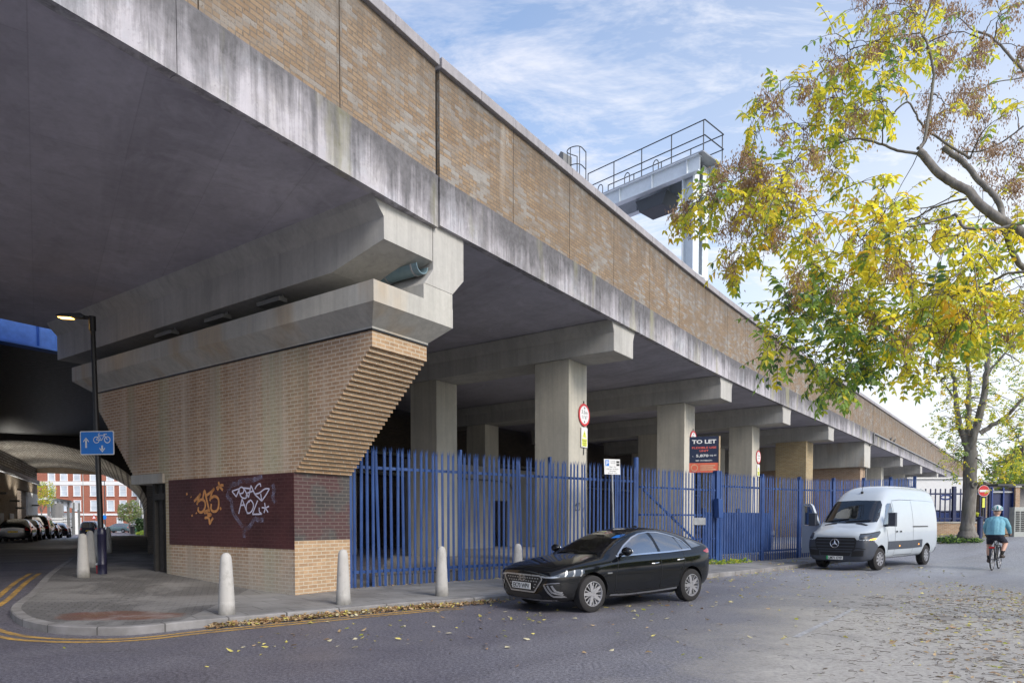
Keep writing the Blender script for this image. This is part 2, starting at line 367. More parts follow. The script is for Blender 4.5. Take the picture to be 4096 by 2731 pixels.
    h = mth(nt, 'ADD', mth(nt, 'MULTIPLY', inv, 1.0), mth(nt, 'MULTIPLY', noise(nt, p, 30, 4), 0.35))
    setb(nt, b, color=c, rough=rough, spec=0.25, normal=bump(nt, h, bstr, 0.012)); M[name] = m; return m

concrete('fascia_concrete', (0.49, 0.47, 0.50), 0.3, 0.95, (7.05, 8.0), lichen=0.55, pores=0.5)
concrete('pier_concrete', (0.49, 0.48, 0.44), 0.32, 0.42, warm=(0.46, 0.37, 0.26), pores=0.12)
concrete('beam_concrete', (0.48, 0.47, 0.44), 0.32, 0.42, pores=0.25)
concrete('soffit_concrete', (0.50, 0.485, 0.55), 0.25, 0.30, pores=0.1, boards=True)
concrete('coping_concrete', (0.36, 0.345, 0.36), 0.4, 0.5, pores=0.3)
concrete('column_concrete', (0.55, 0.52, 0.44), 0.3, 0.42, pores=0.25)
concrete('bollard_concrete', (0.47, 0.46, 0.44), 0.25, 0.25, pores=0.25, foot=0.8)
concrete('yard_concrete', (0.26, 0.25, 0.24), 0.35, 0.2)
concrete('render_grey', (0.27, 0.265, 0.255), 0.3, 0.35)
brick('parapet_brick', (0.315, 0.225, 0.140), (0.235, 0.158, 0.095), (0.15, 0.125, 0.10), grey=(0.255, 0.25, 0.235), gamt=0.075, pits=0.6, runoff=(8.0, 10.0))
brick('pier_brick', (0.51, 0.345, 0.225), (0.43, 0.28, 0.175), (0.60, 0.525, 0.42), streaks=((0.62, 0.53, 0.43), (0.44, 0.48, 0.33)), low=(0.55, 1.35, (0.40, 0.39, 0.35)))
brick('corbel_brick', (0.46, 0.315, 0.19), (0.36, 0.235, 0.14), (0.46, 0.40, 0.31))
brick('yellow_brick', (0.47, 0.36, 0.19), (0.40, 0.28, 0.13), (0.44, 0.40, 0.32))
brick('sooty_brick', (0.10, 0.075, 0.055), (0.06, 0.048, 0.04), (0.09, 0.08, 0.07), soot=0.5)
brick('tunnel_brick', (0.42, 0.32, 0.22), (0.30, 0.21, 0.13), (0.42, 0.38, 0.32), soot=0.25, bw=0.225, bh=0.075)
brick('vault_brick', (0.60, 0.57, 0.50), (0.30, 0.26, 0.21), (0.14, 0.12, 0.11), bw=0.40, bh=0.16, ms=0.03, bstr=0.8)
brick('red_brick', (0.42, 0.14, 0.085), (0.34, 0.11, 0.07), (0.38, 0.24, 0.18), ms=0.008)
brick('low_wall_brick', (0.42, 0.29, 0.19), (0.36, 0.22, 0.13), (0.40, 0.36, 0.30))
def maroon(nt, c, fac, p, uv):
    n = noise(nt, p, 0.9, 4, 0.6)
    return mix(nt, mth(nt, 'MULTIPLY', fac, 0.35), mix(nt, ramp(nt, n, [(0.35, 0.0), (0.65, 1.0)]), (0.050, 0.015, 0.016), (0.092, 0.030, 0.030)), (0.15, 0.075, 0.07))
def darkgrey(nt, c, fac, p, uv):
    n = noise(nt, p, 1.4, 4, 0.6)
    k = ramp(nt, noise(nt, p, 1.6, 3), [(0.44, 0.0), (0.54, 1.0)])
    a = mix(nt, ramp(nt, n, [(0.35, 0.0), (0.65, 1.0)]), (0.046, 0.043, 0.043), (0.074, 0.070, 0.068))
    a = mix(nt, mth(nt, 'MULTIPLY', k, 0.6), a, (0.080, 0.026, 0.028))
    return mix(nt, mth(nt, 'MULTIPLY', fac, 0.4), a, (0.2, 0.18, 0.16))
brick('maroon_paint', (0.1, 0.1, 0.1), (0.1, 0.1, 0.1), (0.1, 0.1, 0.1), paint=maroon, pits=0.12, rough=0.55, bstr=1.0)
brick('darkgrey_paint', (0.1, 0.1, 0.1), (0.1, 0.1, 0.1), (0.1, 0.1, 0.1), paint=darkgrey, pits=0.05, rough=0.6, bstr=0.6)

plain('blue_fence', (0.016, 0.052, 0.185), 0.42, 0.0, 0.4, 2.5)
plain('navy_steel', (0.012, 0.012, 0.035), 0.35, 0.0, 0.2)
plain('blue_girder', (0.045, 0.13, 0.42), 0.45, 0.0, 0.2)
plain('black_paint', (0.012, 0.012, 0.013), 0.4)
plain('dark_timber', (0.030, 0.028, 0.026), 0.8, var=0.5, scale=9)
plain('galv_steel', (0.34, 0.35, 0.36), 0.45, 0.55, 0.15)
plain('gantry_grey', (0.64, 0.69, 0.71), 0.5, 0.0, 0.08)
plain('dark_steel', (0.055, 0.06, 0.065), 0.5, 0.4)
plain('white_paint', (0.74, 0.74, 0.73), 0.45, var=0.05)
plain('sign_blue', (0.008, 0.19, 0.66), 0.35, var=0.04)
plain('sign_red', (0.55, 0.02, 0.025), 0.35, var=0.06)
plain('sign_yellow', (0.68, 0.72, 0.10), 0.4, var=0.06)
plain('sign_green', (0.05, 0.24, 0.12), 0.4)
plain('board_navy', (0.010, 0.018, 0.05), 0.4, var=0.15)
plain('board_orange', (0.62, 0.13, 0.07), 0.5, var=0.1)
plain('board_red_text', (0.72, 0.12, 0.09), 0.5)
plain('pale_wood', (0.56, 0.42, 0.26), 0.7, var=0.2)
plain('gutter_blue', (0.16, 0.24, 0.27), 0.35, var=0.15)
plain('black_text', (0.012, 0.012, 0.012), 0.6)
plain('spray_orange', (0.60, 0.27, 0.09), 0.6, var=0.35, scale=14)
plain('spray_white', (0.62, 0.60, 0.74), 0.6, var=0.15, scale=14)
plain('spray_lilac', (0.20, 0.19, 0.28), 0.7, var=0.45, scale=10)
plain('spray_black', (0.02, 0.02, 0.022), 0.6)
plain('light_casing', (0.16, 0.16, 0.15), 0.5)
plain('green_plastic', (0.02, 0.16, 0.10), 0.5)
plain('cup_red', (0.45, 0.03, 0.04), 0.4)
plain('stone_white', (0.70, 0.70, 0.68), 0.6)
plain('cabin_white', (0.66, 0.67, 0.68), 0.5, var=0.06)
plain('cabin_blue', (0.02, 0.05, 0.20), 0.5)
plain('navy_gate', (0.014, 0.024, 0.085), 0.45, var=0.2)
plain('cabinet_grey', (0.36, 0.38, 0.36), 0.5)
plain('window_pale', (0.50, 0.55, 0.60), 0.12, var=0.25, scale=0.6)
plain('window_frame', (0.80, 0.80, 0.80), 0.5, var=0.03)
emit('lamp_glow', (1.0, 0.55, 0.12), 3.2)

def asphalt():
    m, nt, b = new_mat('asphalt'); p = pos(nt)
    big = noise(nt, p, 0.16, 5, 0.6, 0.6); mid = noise(nt, p, 1.1, 5, 0.6); g1 = noise(nt, p, 26, 4, 0.8); g2 = noise(nt, p, 90, 2, 0.7)
    gr = mth(nt, 'ADD', mth(nt, 'MULTIPLY', g2, 0.45), mth(nt, 'MULTIPLY', g1, 0.55))
    along = nd(nt, 'ShaderNodeVectorRotate', {0: p, 'Angle': R(-40)}, rotation_type='Z_AXIS').outputs[0]
    track = noise(nt, mapping(nt, along, (0.05, 0.75, 1)), 1.0, 4, 0.55, 0.15)
    s = nd(nt, 'ShaderNodeSeparateXYZ', {0: p})
    # paler towards the right: worn surface plus sky sheen painted into the colour
    sheen_wear = nd(nt, 'ShaderNodeMapRange', {0: mth(nt, 'ADD', mth(nt, 'SUBTRACT', s.outputs[0], mth(nt, 'MULTIPLY', s.outputs[1], 0.30)), mth(nt, 'MULTIPLY', mth(nt, 'SUBTRACT', big, 0.5), 6.0)), 1: -3.0, 2: 4.8, 3: 0.0, 4: 1.0}).outputs[0]
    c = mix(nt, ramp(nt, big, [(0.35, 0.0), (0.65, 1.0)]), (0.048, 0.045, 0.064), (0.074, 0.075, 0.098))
    c = mix(nt, sheen_wear, c, (0.20, 0.215, 0.25))
    c = mix(nt, ramp(nt, track, [(0.38, 0.55), (0.60, 0.0)]), c, (0.058, 0.054, 0.068))
    c = mix(nt, ramp(nt, mid, [(0.4, 0.0), (0.72, 0.45)]), c, (0.15, 0.145, 0.155))
    # a dark seam of tarmac along the middle of the road, and oil spots
    sa = nd(nt, 'ShaderNodeSeparateXYZ', {0: along}); off = mth(nt, 'ABSOLUTE', mth(nt, 'ADD', mth(nt, 'SUBTRACT', sa.outputs[1], 4.05), mth(nt, 'MULTIPLY', mth(nt, 'SUBTRACT', mid, 0.5), 0.7)))
    seam = mth(nt, 'MULTIPLY', ramp(nt, off, [(0.22, 1.0), (0.5, 0.0)]), nd(nt, 'ShaderNodeMapRange', {0: s.outputs[0], 1: 4.0, 2: 8.5, 3: 0.0, 4: 0.65}).outputs[0])
    c = mix(nt, seam, c, (0.062, 0.056, 0.066))
    c = mix(nt, mth(nt, 'MULTIPLY', ramp(nt, noise(nt, p, 1.9, 3, 0.5), [(0.66, 0.0), (0.72, 1.0)]), 0.5), c, (0.035, 0.034, 0.04))
    # patched trench and hairline cracks
    ck = nd(nt, 'ShaderNodeTexVoronoi', {'Vector': nd(nt, 'ShaderNodeVectorMath', {0: p, 1: nd(nt, 'ShaderNodeTexNoise', {'Vector': p, 'Scale': 1.4, 'Detail': 4}).outputs[1]}, operation='ADD').outputs[0], 'Scale': 0.28}, feature='DISTANCE_TO_EDGE').outputs[0]
    c = mix(nt, mth(nt, 'MULTIPLY', ramp(nt, ck, [(0.0, 1.0), (0.012, 0.0)]), ramp(nt, mid, [(0.45, 0.0), (0.55, 0.8)])), c, (0.02, 0.02, 0.022))
    c = mix(nt, ramp(nt, gr, [(0.47, 0.0), (0.58, 0.85)]), c, mix(nt, sheen_wear, (0.25, 0.24, 0.27), (0.50, 0.505, 0.52)))
    c = mix(nt, ramp(nt, gr, [(0.37, 0.95), (0.48, 0.0)]), c, (0.022, 0.021, 0.026))
    r = ramp(nt, mth(nt, 'ADD', mth(nt, 'MULTIPLY', big, 0.6), mth(nt, 'MULTIPLY', track, 0.5)), [(0.4, 0.36), (0.62, 0.60)])
    setb(nt, b, color=c, rough=r, spec=0.6, normal=bump(nt, gr, 0.4, 0.010)); M['asphalt'] = m
asphalt()
def paving():
    m, nt, b = new_mat('paving'); p = pos(nt)
    rot = nd(nt, 'ShaderNodeVectorRotate', {0: p, 'Angle': R(-38.5)}, rotation_type='Z_AXIS').outputs[0]
    bt = nd(nt, 'ShaderNodeTexBrick', {'Vector': rot, 'Color1': (0.245, 0.245, 0.245, 1), 'Color2': (0.205, 0.203, 0.203, 1), 'Mortar': (0.085, 0.083, 0.082, 1), 'Scale': 1.0, 'Mortar Size': 0.012, 'Brick Width': 0.75, 'Row Height': 0.6, 'Mortar Smooth': 0.2})
    # small setts at the street corner
    rs = nd(nt, 'ShaderNodeVectorRotate', {0: p, 'Angle': R(-22)}, rotation_type='Z_AXIS').outputs[0]
    bs = nd(nt, 'ShaderNodeTexBrick', {'Vector': rs, 'Color1': (0.155, 0.155, 0.158, 1), 'Color2': (0.13, 0.13, 0.133, 1), 'Mortar': (0.075, 0.074, 0.074, 1), 'Scale': 1.0, 'Mortar Size': 0.012, 'Brick Width': 0.24, 'Row Height': 0.11, 'Mortar Smooth': 0.2})
    sp = nd(nt, 'ShaderNodeSeparateXYZ', {0: p})
    k = mth(nt, 'GREATER_THAN', mth(nt, 'ADD', mth(nt, 'MULTIPLY', sp.outputs[0], -0.8), mth(nt, 'MULTIPLY', sp.outputs[1], -0.12)), 2.75)
    c = mix(nt, k, bt.outputs['Color'], bs.outputs['Color'])
    # the reddish sealed patch near the dropped kerb
    dv = nd(nt, 'ShaderNodeVectorMath', {0: p, 1: (-6.15, 10.55, 0.12)}, operation='SUBTRACT').outputs[0]
    dl = nd(nt, 'ShaderNodeVectorMath', {0: mapping(nt, dv, (0.72, 1.35, 0))}, operation='LENGTH').outputs['Value']
    kk = ramp(nt, mth(nt, 'ADD', dl, mth(nt, 'MULTIPLY', noise(nt, p, 2.2, 4), 0.5)), [(0.90, 1.0), (1.15, 0.0)])
    c = mix(nt, mth(nt, 'MULTIPLY', kk, 0.9), c, mix(nt, noise(nt, p, 3, 3), (0.17, 0.045, 0.042), (0.13, 0.075, 0.03)))
    n = noise(nt, p, 1.2, 5, 0.65); f = noise(nt, p, 40, 4, 0.7)
    c = mix(nt, ramp(nt, n, [(0.35, 0.5), (0.65, 0.0)]), c, (0.07, 0.067, 0.064))
    c = mix(nt, ramp(nt, f, [(0.5, 0.0), (0.75, 0.5)]), c, (0.26, 0.25, 0.24))
    c = mix(nt, mth(nt, 'MULTIPLY', ramp(nt, nd(nt, 'ShaderNodeTexVoronoi', {'Vector': p, 'Scale': 2.6}).outputs[0], [(0.05, 1.0), (0.075, 0.0)]), 0.5), c, (0.06, 0.058, 0.056))
    c = mix(nt, ramp(nt, noise(nt, p, 0.5, 6, 0.7, 0.8), [(0.46, 0.0), (0.58, 0.4)]), c, (0.33, 0.325, 0.32))
    h = mth(nt, 'ADD', mth(nt, 'MULTIPLY', mix(nt, k, bt.outputs['Fac'], bs.outputs['Fac']), -1.0), mth(nt, 'MULTIPLY', f, 0.4))
    setb(nt, b, color=c, rough=0.72, spec=0.35, normal=bump(nt, h, 0.45, 0.012)); M['paving'] = m
paving()
def kerbmat():
    m, nt, b = new_mat('kerb_stone'); uv = uvc(nt); p = pos(nt)
    bt = nd(nt, 'ShaderNodeTexBrick', {'Vector': uv, 'Color1': (0.27, 0.265, 0.265, 1), 'Color2': (0.22, 0.215, 0.22, 1), 'Mortar': (0.04, 0.04, 0.04, 1), 'Scale': 1.0, 'Mortar Size': 0.012, 'Brick Width': 0.9, 'Row Height': 50.0, 'Mortar Smooth': 0.1}, offset=0.0)
    c = mix(nt, ramp(nt, noise(nt, p, 3, 5), [(0.35, 0.6), (0.65, 0.0)]), bt.outputs[0], (0.11, 0.105, 0.10))
    setb(nt, b, color=c, rough=0.8, normal=bump(nt, noise(nt, p, 35, 4), 0.3, 0.008)); M['kerb_stone'] = m
kerbmat()
def yellowline():
    m, nt, b = new_mat('yellow_line'); p = pos(nt)
    n = noise(nt, p, 14, 5, 0.7); n2 = noise(nt, p, 2.0, 3)
    c = mix(nt, ramp(nt, mth(nt, 'ADD', mth(nt, 'MULTIPLY', n, 0.7), mth(nt, 'MULTIPLY', n2, 0.4)), [(0.48, 0.0), (0.66, 0.85)]), (0.50, 0.30, 0.07), (0.10, 0.085, 0.07))
    setb(nt, b, color=c, rough=0.65); M['yellow_line'] = m
    m, nt, b = new_mat('white_line'); p = pos(nt)
    n = noise(nt, p, 12, 5, 0.75)
    c = mix(nt, ramp(nt, n, [(0.38, 0.0), (0.52, 1.0)]), (0.52, 0.52, 0.53), (0.26, 0.265, 0.28))
    setb(nt, b, color=c, rough=0.65); M['white_line'] = m
yellowline()
def barkmat(name, a, bcol):
    m, nt, b = new_mat(name); o = pos(nt)
    n = noise(nt, mapping(nt, o, (7, 7, 1.6)), 1.0, 6, 0.65, 0.6); k = noise(nt, o, 1.3, 4)
    c = mix(nt, ramp(nt, n, [(0.35, 0.0), (0.65, 1.0)]), a, bcol); c = mix(nt, ramp(nt, k, [(0.5, 0.0), (0.7, 0.5)]), c, (0.16, 0.16, 0.11))
    setb(nt, b, color=c, rough=0.85, spec=0.2, normal=bump(nt, n, 0.6, 0.02)); M[name] = m
barkmat('bark', (0.12, 0.11, 0.10), (0.25, 0.235, 0.215)); barkmat('twig_bark', (0.055, 0.042, 0.035), (0.11, 0.09, 0.075))
def leafmat(name, color, trans=0.55, var=0.3):
    m = bpy.data.materials.new(name); m.use_nodes = True; nt = m.node_tree
    for n in list(nt.nodes): nt.nodes.remove(n)
    p = pos(nt); n = noise(nt, p, 1.7, 4, 0.6); n2 = noise(nt, p, 23, 2)
    c = mix(nt, ramp(nt, n, [(0.3, 0.0), (0.7, 1.0)]), tuple(x * (1 - var) for x in color), tuple(min(1, x * (1 + var)) for x in color))
    c = mix(nt, ramp(nt, n2, [(0.55, 0.0), (0.75, 0.4)]), c, (color[0] * 0.7, color[1] * 0.5, color[2] * 0.6))
    d = nd(nt, 'ShaderNodeBsdfPrincipled', {'Base Color': c, 'Roughness': 0.45, 'Specular IOR Level': 0.4})
    t = nd(nt, 'ShaderNodeBsdfTranslucent', {'Color': mix(nt, 0.5, c, tuple(min(1, x * 1.9) for x in color))})
    ms = nd(nt, 'ShaderNodeMixShader', {0: trans, 1: d.outputs[0], 2: t.outputs[0]})
    nt.links.new(ms.outputs[0], nd(nt, 'ShaderNodeOutputMaterial').inputs[0]); M[name] = m
leafmat('leaf_yellow', (0.80, 0.64, 0.05), 0.6, 0.25); leafmat('leaf_lime', (0.47, 0.50, 0.06), 0.6, 0.22); leafmat('leaf_green', (0.20, 0.31, 0.065), 0.5); leafmat('leaf_dark', (0.075, 0.15, 0.06), 0.4)
leafmat('seed_brown', (0.34, 0.22, 0.13), 0.3); leafmat('leaf_orange', (0.80, 0.45, 0.04)); leafmat('litter_brown', (0.30, 0.19, 0.10), 0.1); leafmat('litter_tan', (0.40, 0.29, 0.16), 0.1); leafmat('litter_yellow', (0.50, 0.44, 0.12), 0.1)
leafmat('hedge_leaf', (0.045, 0.085, 0.03), 0.3); leafmat('pale_leaf', (0.24, 0.25, 0.14), 0.4); leafmat('ivy_leaf', (0.035, 0.075, 0.028), 0.3); leafmat('litter_pale', (0.5, 0.46, 0.30), 0.1)

def haze_paint():
    m, nt, b = new_mat('spray_lilac'); p = pos(nt); k = ramp(nt, mth(nt, 'ADD', mth(nt, 'MULTIPLY', noise(nt, p, 5, 4, .6), .6), mth(nt, 'MULTIPLY', noise(nt, p, 60, 3, .8), .4)), [(0.40, 0.0), (0.62, 0.6)])
    setb(nt, b, color=(0.30, 0.29, 0.42), rough=0.8); t = nd(nt, 'ShaderNodeBsdfTransparent'); ms = nd(nt, 'ShaderNodeMixShader', {0: k, 1: t.outputs[0], 2: b.outputs[0]})
    nt.links.new(ms.outputs[0], [x for x in nt.nodes if x.type == 'OUTPUT_MATERIAL'][0].inputs[0]); M['spray_lilac'] = m
haze_paint()

def fence_paint():
    m, nt, b = new_mat('blue_fence'); p = pos(nt); n = noise(nt, p, 1.6, 5, .6); ch = noise(nt, p, 34, 4, .7); z = noise(nt, mapping(nt, p, (14, 14, 1.2)), 1.0, 4, .6)
    c = mix(nt, ramp(nt, n, [(.3, 0.0), (.7, 1.0)]), (0.012, 0.040, 0.15), (0.022, 0.068, 0.22)); c = mix(nt, ramp(nt, z, [(.5, 0.0), (.72, .5)]), c, (0.075, 0.115, 0.24))
    c = mix(nt, ramp(nt, ch, [(.66, 0.0), (.70, .8)]), c, (0.14, 0.10, 0.08)); setb(nt, b, color=c, rough=ramp(nt, n, [(.3, .36), (.7, .55)])); M['blue_fence'] = m
fence_paint()
# ------------------------------------------------------------------ ground and street
def terrain():
    xs = np.unique(np.concatenate([np.array([-1500, -600, -300, -180]), np.arange(-130, -60, 5), np.arange(-60, 70, 1.25), np.arange(70, 160, 8), np.array([250, 500, 1500])]))
    ys = np.unique(np.concatenate([np.array([-1200, -300, -80, -30]), np.arange(-12, 80, 1.25), np.arange(80, 180, 5), np.array([240, 400, 800, 1800])]))
    X, Y = np.meshgrid(xs, ys); Z = g(X, Y); nx, ny = len(xs), len(ys)
    v = np.stack([X, Y, Z], -1).reshape(-1, 3); f = [(j * nx + i, j * nx + i + 1, (j + 1) * nx + i + 1, (j + 1) * nx + i) for j in range(ny - 1) for i in range(nx - 1)]
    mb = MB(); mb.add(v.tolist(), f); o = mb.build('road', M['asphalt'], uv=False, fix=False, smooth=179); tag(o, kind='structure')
terrain()
def sheet(name, poly, mat, dz, step=0.6, kind='structure'):
    """a flat sheet over the ground with the outline poly, following the ground's height"""
    P = [Vector((p[0], p[1])) for p in poly]; n = len(P)
    xs = [p.x for p in P]; ys = [p.y for p in P]; pts = list(P)
    def inside(x, y):
        c = False; j = n - 1
        for i in range(n):
            if (P[i].y > y) != (P[j].y > y) and x < (P[j].x - P[i].x) * (y - P[i].y) / (P[j].y - P[i].y) + P[i].x: c = not c
            j = i
        return c
    y = min(ys) + step / 2
    while y < max(ys):
        x = min(xs) + step / 2
        while x < max(xs):
            if inside(x, y): pts.append(Vector((x, y)))
            x += step
        y += step
    vs, es, fs, *_ = delaunay_2d_cdt(pts, [(i, (i + 1) % n) for i in range(n)], [], 1, 1e-4)
    mb = MB(); mb.add([(v.x, v.y, gz(v.x, v.y) + dz) for v in vs], fs)
    bm = bmesh.new(); o = mb.build(name, mat, smooth=179, fix=False)
    bm.from_mesh(o.data)
    for f in bm.faces:
        if f.normal.z < 0: f.normal_flip()
    bm.to_mesh(o.data); bm.free(); tag(o, kind=kind); return o
KERB_CTRL = [(-44.5, 76), (-35.6, 60), (-29.5, 49.5), (-22.18, 36.4), (-16.64, 25.85), (-12.85, 19.2), (-11.02, 16.02), (-9.25, 12.97), (-8.40, 11.3), (-7.75, 10.5), (-7.15, 9.98), (-6.35, 9.52), (-5.38, 9.46), (-4.75, 10.02), (-3.47, 11.03), (-1.80, 12.345), (-0.225, 13.406), (4.6, 17.9), (9.78, 22.83), (15.0, 28.1), (20.3, 33.0), (24.2, 36.0), (28.5, 38.2), (36, 40.2)]
KERB = [tuple(p) for p in catmull(KERB_CTRL, 7)]
def offset_line(line, d):
    L = [Vector(p[:2]) for p in line]; out = []
    for i in range(len(L)):
        t = (L[min(i + 1, len(L) - 1)] - L[max(i - 1, 0)]).normalized(); nn = Vector((-t.y, t.x)); out.append(L[i] + nn * d)
    return out
def sweep(name, line, prof, mat, parent=None, kind='structure', uvs=True):
    """profile (offset to the left of the line, height above ground) swept along a ground line"""
    offs = [offset_line(line, o) for o, h in prof]; mb = MB(); n = len(line); k = len(prof); al = [0.0]
    for i in range(1, n): al.append(al[-1] + (Vector(line[i][:2]) - Vector(line[i - 1][:2])).length)
    for i in range(n):
        for j, (o, h) in enumerate(prof): q = offs[j][i]; mb.v.append((q.x, q.y, gz(q.x, q.y) + h))
    for i in range(n - 1):
        for j in range(k - 1): mb.f.append((i * k + j, i * k + j + 1, (i + 1) * k + j + 1, (i + 1) * k + j)); mb.m.append(0)
    o = mb.build(name, mat, parent, uv=False, fix=False, smooth=40)
    me = o.data; L = me.uv_layers.new(name='UVMap')
    for lp in me.loops:
        i, j = divmod(lp.vertex_index, k); L.data[lp.index].uv = (al[i], 0.3 + prof[j][0])
    if kind: tag(o, kind=kind)
    return o
# pavement: kerb line, then back behind the wall and fence
BACK = [(36, 52), (26, 45.0), (20.0, 33.9), (8.0, 24.35), (-3.0, 15.6), (-5.0, 18.0), (-6.5, 24), (-9, 33), (-16, 44), (-25.5, 48.2), (-30.4, 56), (-38, 70), (-42.5, 78)]
sheet('pavement', [tuple(p) for p in offset_line(KERB, 0.14)] + BACK, M['paving'], 0.12)
sweep('kerb', KERB, [(0.0, -0.05), (0.0, 0.105), (0.015, 0.122), (0.145, 0.124), (0.145, -0.02)], M['kerb_stone'])
# double yellow lines round the corner, and the start bar in the side street
i0 = min(range(len(KERB)), key=lambda i: (Vector(KERB[i]) - Vector((-11.9, 17.5))).length); i1 = min(range(len(KERB)), key=lambda i: (Vector(KERB[i]) - Vector((-1.1, 12.85))).length)
for d in (0.27, 0.47):
    sweep('yellow_line', [tuple(p) for p in offset_line(KERB[i0:i1 + 1], -d - 0.05)], [(-0.05, 0.004), (0.05, 0.004)], M['yellow_line'])
# faint worn lane marks
def lane_mark(pts, w, name='lane_marking'):
    sweep(name, pts, [(-w / 2, 0.010), (w / 2, 0.010)], M['white_line'])
for a, b in [((3.9, 9.25), (6.2, 12.2))]:
    lane_mark([tuple(Vector(a).lerp(Vector(b), t / 6)) for t in range(7)], 0.09)
# bank of litter and earth on the right, beyond the kerb
# yard floor under the viaduct (raised), its front edge just behind the fence
mb = MB()
ya = Vector((-3.15, 15.25)); yd = Vector((0.783, 0.622)); yn = Vector((-0.577, 0.817))
q = [ya, ya + yd * 40, ya + yd * 40 + Vector((-20, 26)), Vector((-5, 30))]
mb.prism([(p.x, p.y) for p in q], (0, 0, -0.2), (1, 0, 0), (0, 1, 0), (0, 0, 0.55), 0)
tag(mb.build('yard_floor', M['yard_concrete']), kind='structure')

# ------------------------------------------------------------------ the viaduct
_S = np.arange(-45, 150, 0.1)
def _head(s):
    return R(32.0) if s < 0 else R(35.0 + 3.3 * float(sstep(7, 28, s)))
_p = {}
def _integrate():
    x, y = -1.365, 12.833; pts = [(0.0, x, y)]
    s = 0.0
    while s < 150: h = _head(s + 0.05); x += math.sin(h) * 0.1; y += math.cos(h) * 0.1; s += 0.1; pts.append((s, x, y))
    a = np.array(pts)
    b = [(s, -1.365 + math.sin(R(32)) * s, 12.833 + math.cos(R(32)) * s) for s in np.arange(-45, 0, 0.5)]
    return np.concatenate([np.array(b), a])
PATH = _integrate()
def vp(s, perp=0.0, z=0.0):
    x = float(np.interp(s, PATH[:, 0], PATH[:, 1])); y = float(np.interp(s, PATH[:, 0], PATH[:, 2])); h = _head(s - 1e-6 if s <= 0 else s)
    return Vector((x - math.cos(h) * perp, y + math.sin(h) * perp, z))
def strip(mb, s0, s1, p0, p1, z0, z1, step=2.4, gap=0.0, mi=0):
    n = max(1, int(round((s1 - s0) / step)))
    if gap:
        for i in range(n):
            a = s0 + (s1 - s0) * i / n + gap / 2; b = s0 + (s1 - s0) * (i + 1) / n - gap / 2
            A, B, Cc, D = vp(a, p0), vp(b, p0), vp(b, p1), vp(a, p1)
            k = len(mb.v); mb.v += [(v.x, v.y, z) for z in (z0, z1) for v in (A, B, Cc, D)]
            for q in ((0, 3, 2, 1), (4, 5, 6, 7), (0, 1, 5, 4), (1, 2, 6, 5), (2, 3, 7, 6), (3, 0, 4, 7)): mb.f.append(tuple(k + i for i in q)); mb.m.append(mi)
    else:
        k = len(mb.v)
        for i in range(n + 1):
            s = s0 + (s1 - s0) * i / n
            if i == 0 and s0 == 0: s = 1e-4
            for p, z in ((p0, z0), (p1, z0), (p1, z1), (p0, z1)): v = vp(s, p); mb.v.append((v.x, v.y, z))
        for i in range(n):
            for j in range(4): mb.f.append((k + i * 4 + j, k + i * 4 + (j + 1) % 4, k + (i + 1) * 4 + (j + 1) % 4, k + (i + 1) * 4 + j)); mb.m.append(mi)
        mb.f.append((k, k + 1, k + 2, k + 3)); mb.m.append(mi); e = k + n * 4; mb.f.append((e + 3, e + 2, e + 1, e)); mb.m.append(mi)
    return mb
VD = thing('railway_viaduct', 'long concrete railway viaduct with brown brick parapet and a brick pier at the street corner', 'viaduct', (-4.3, 13.4, 0))
for s0, s1, zb, wdt in ((-36, -0.02, 7.07, 13.9), (0.02, 46.0, 7.13, 16.2), (46.05, 128, 7.13, 16.2)):  # right-span decks widened to shut out sky light over the yard
    mb = MB(); strip(mb, s0, s1, 0.16, wdt, zb + 0.07, 8.4); mb.build('deck', M['soffit_concrete'], VD)
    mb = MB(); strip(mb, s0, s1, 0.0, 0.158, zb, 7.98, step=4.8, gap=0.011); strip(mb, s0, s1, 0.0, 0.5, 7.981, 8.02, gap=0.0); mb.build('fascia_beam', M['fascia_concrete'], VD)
    mb = MB(); a0 = s0 if s0 < 0 else (s0 + 0.03); strip(mb, a0, s1 - (0.03 if s1 < 1 else 0), 0.03, 0.36, 8.022, 10.0, step=2.4, gap=0.022); mb.build('parapet', M['parapet_brick'], VD)
    mb = MB(); strip(mb, s0 + 0.01, s1 - 0.01, -0.06, 0.46, 10.002, 10.2, step=1.2, gap=0.012); mb.build('coping', M['coping_concrete'], VD, bevel=0.012)
    mb = MB(); strip(mb, s0 + 0.01, s1 - 0.01, 0.10, 0.30, 8.03, 9.98); mb.build('parapet_core', M['black_paint'], VD)   # dark joint filler behind the brick panels
# rear parapet
mb = MB(); strip(mb, -36, -0.02, 13.4, 13.9, 8.41, 9.6); mb.build('parapet', M['parapet_brick'], VD)
# crossbeams and columns
def frame(s): h = _head(s); return Vector((math.sin(h), math.cos(h), 0)), Vector((-math.cos(h), math.sin(h), 0))
BENTS = [(8.12, False), (17.15, False), (25.5, False), (34.3, True), (59.3, False), (71.3, False), (84.6, False), (98.3, False), (112, False)]
for s, bk in BENTS:
    T, Nn = frame(s); c = vp(s, 0.10); wb = 0.62
    mb = MB(); prof = [(-wb, 6.33), (wb, 6.33), (wb, 6.85), (wb + 0.14, 7.19), (-wb - 0.14, 7.19), (-wb, 6.85)]
    mb.prism(prof, c, T, (0, 0, 1), Nn * 15.2); mb.build('crossbeam', M['beam_concrete'], VD, bevel=0.02)
    for pi, pp in enumerate((2.2, 7.35, 12.5)):
        q = vp(s, pp); hw, hd = (0.54, 0.6)
        if bk and pi == 0: hw, hd = 0.75, 0.9
        mb = MB(); mb.obox(q - T * hw - Nn * hd + Vector((0, 0, -0.1)), T * 2 * hw, Nn * 2 * hd, (0, 0, 6.428)); mb.build('column', M['yellow_brick' if bk and pi == 0 else 'column_concrete'], VD, bevel=0.015)
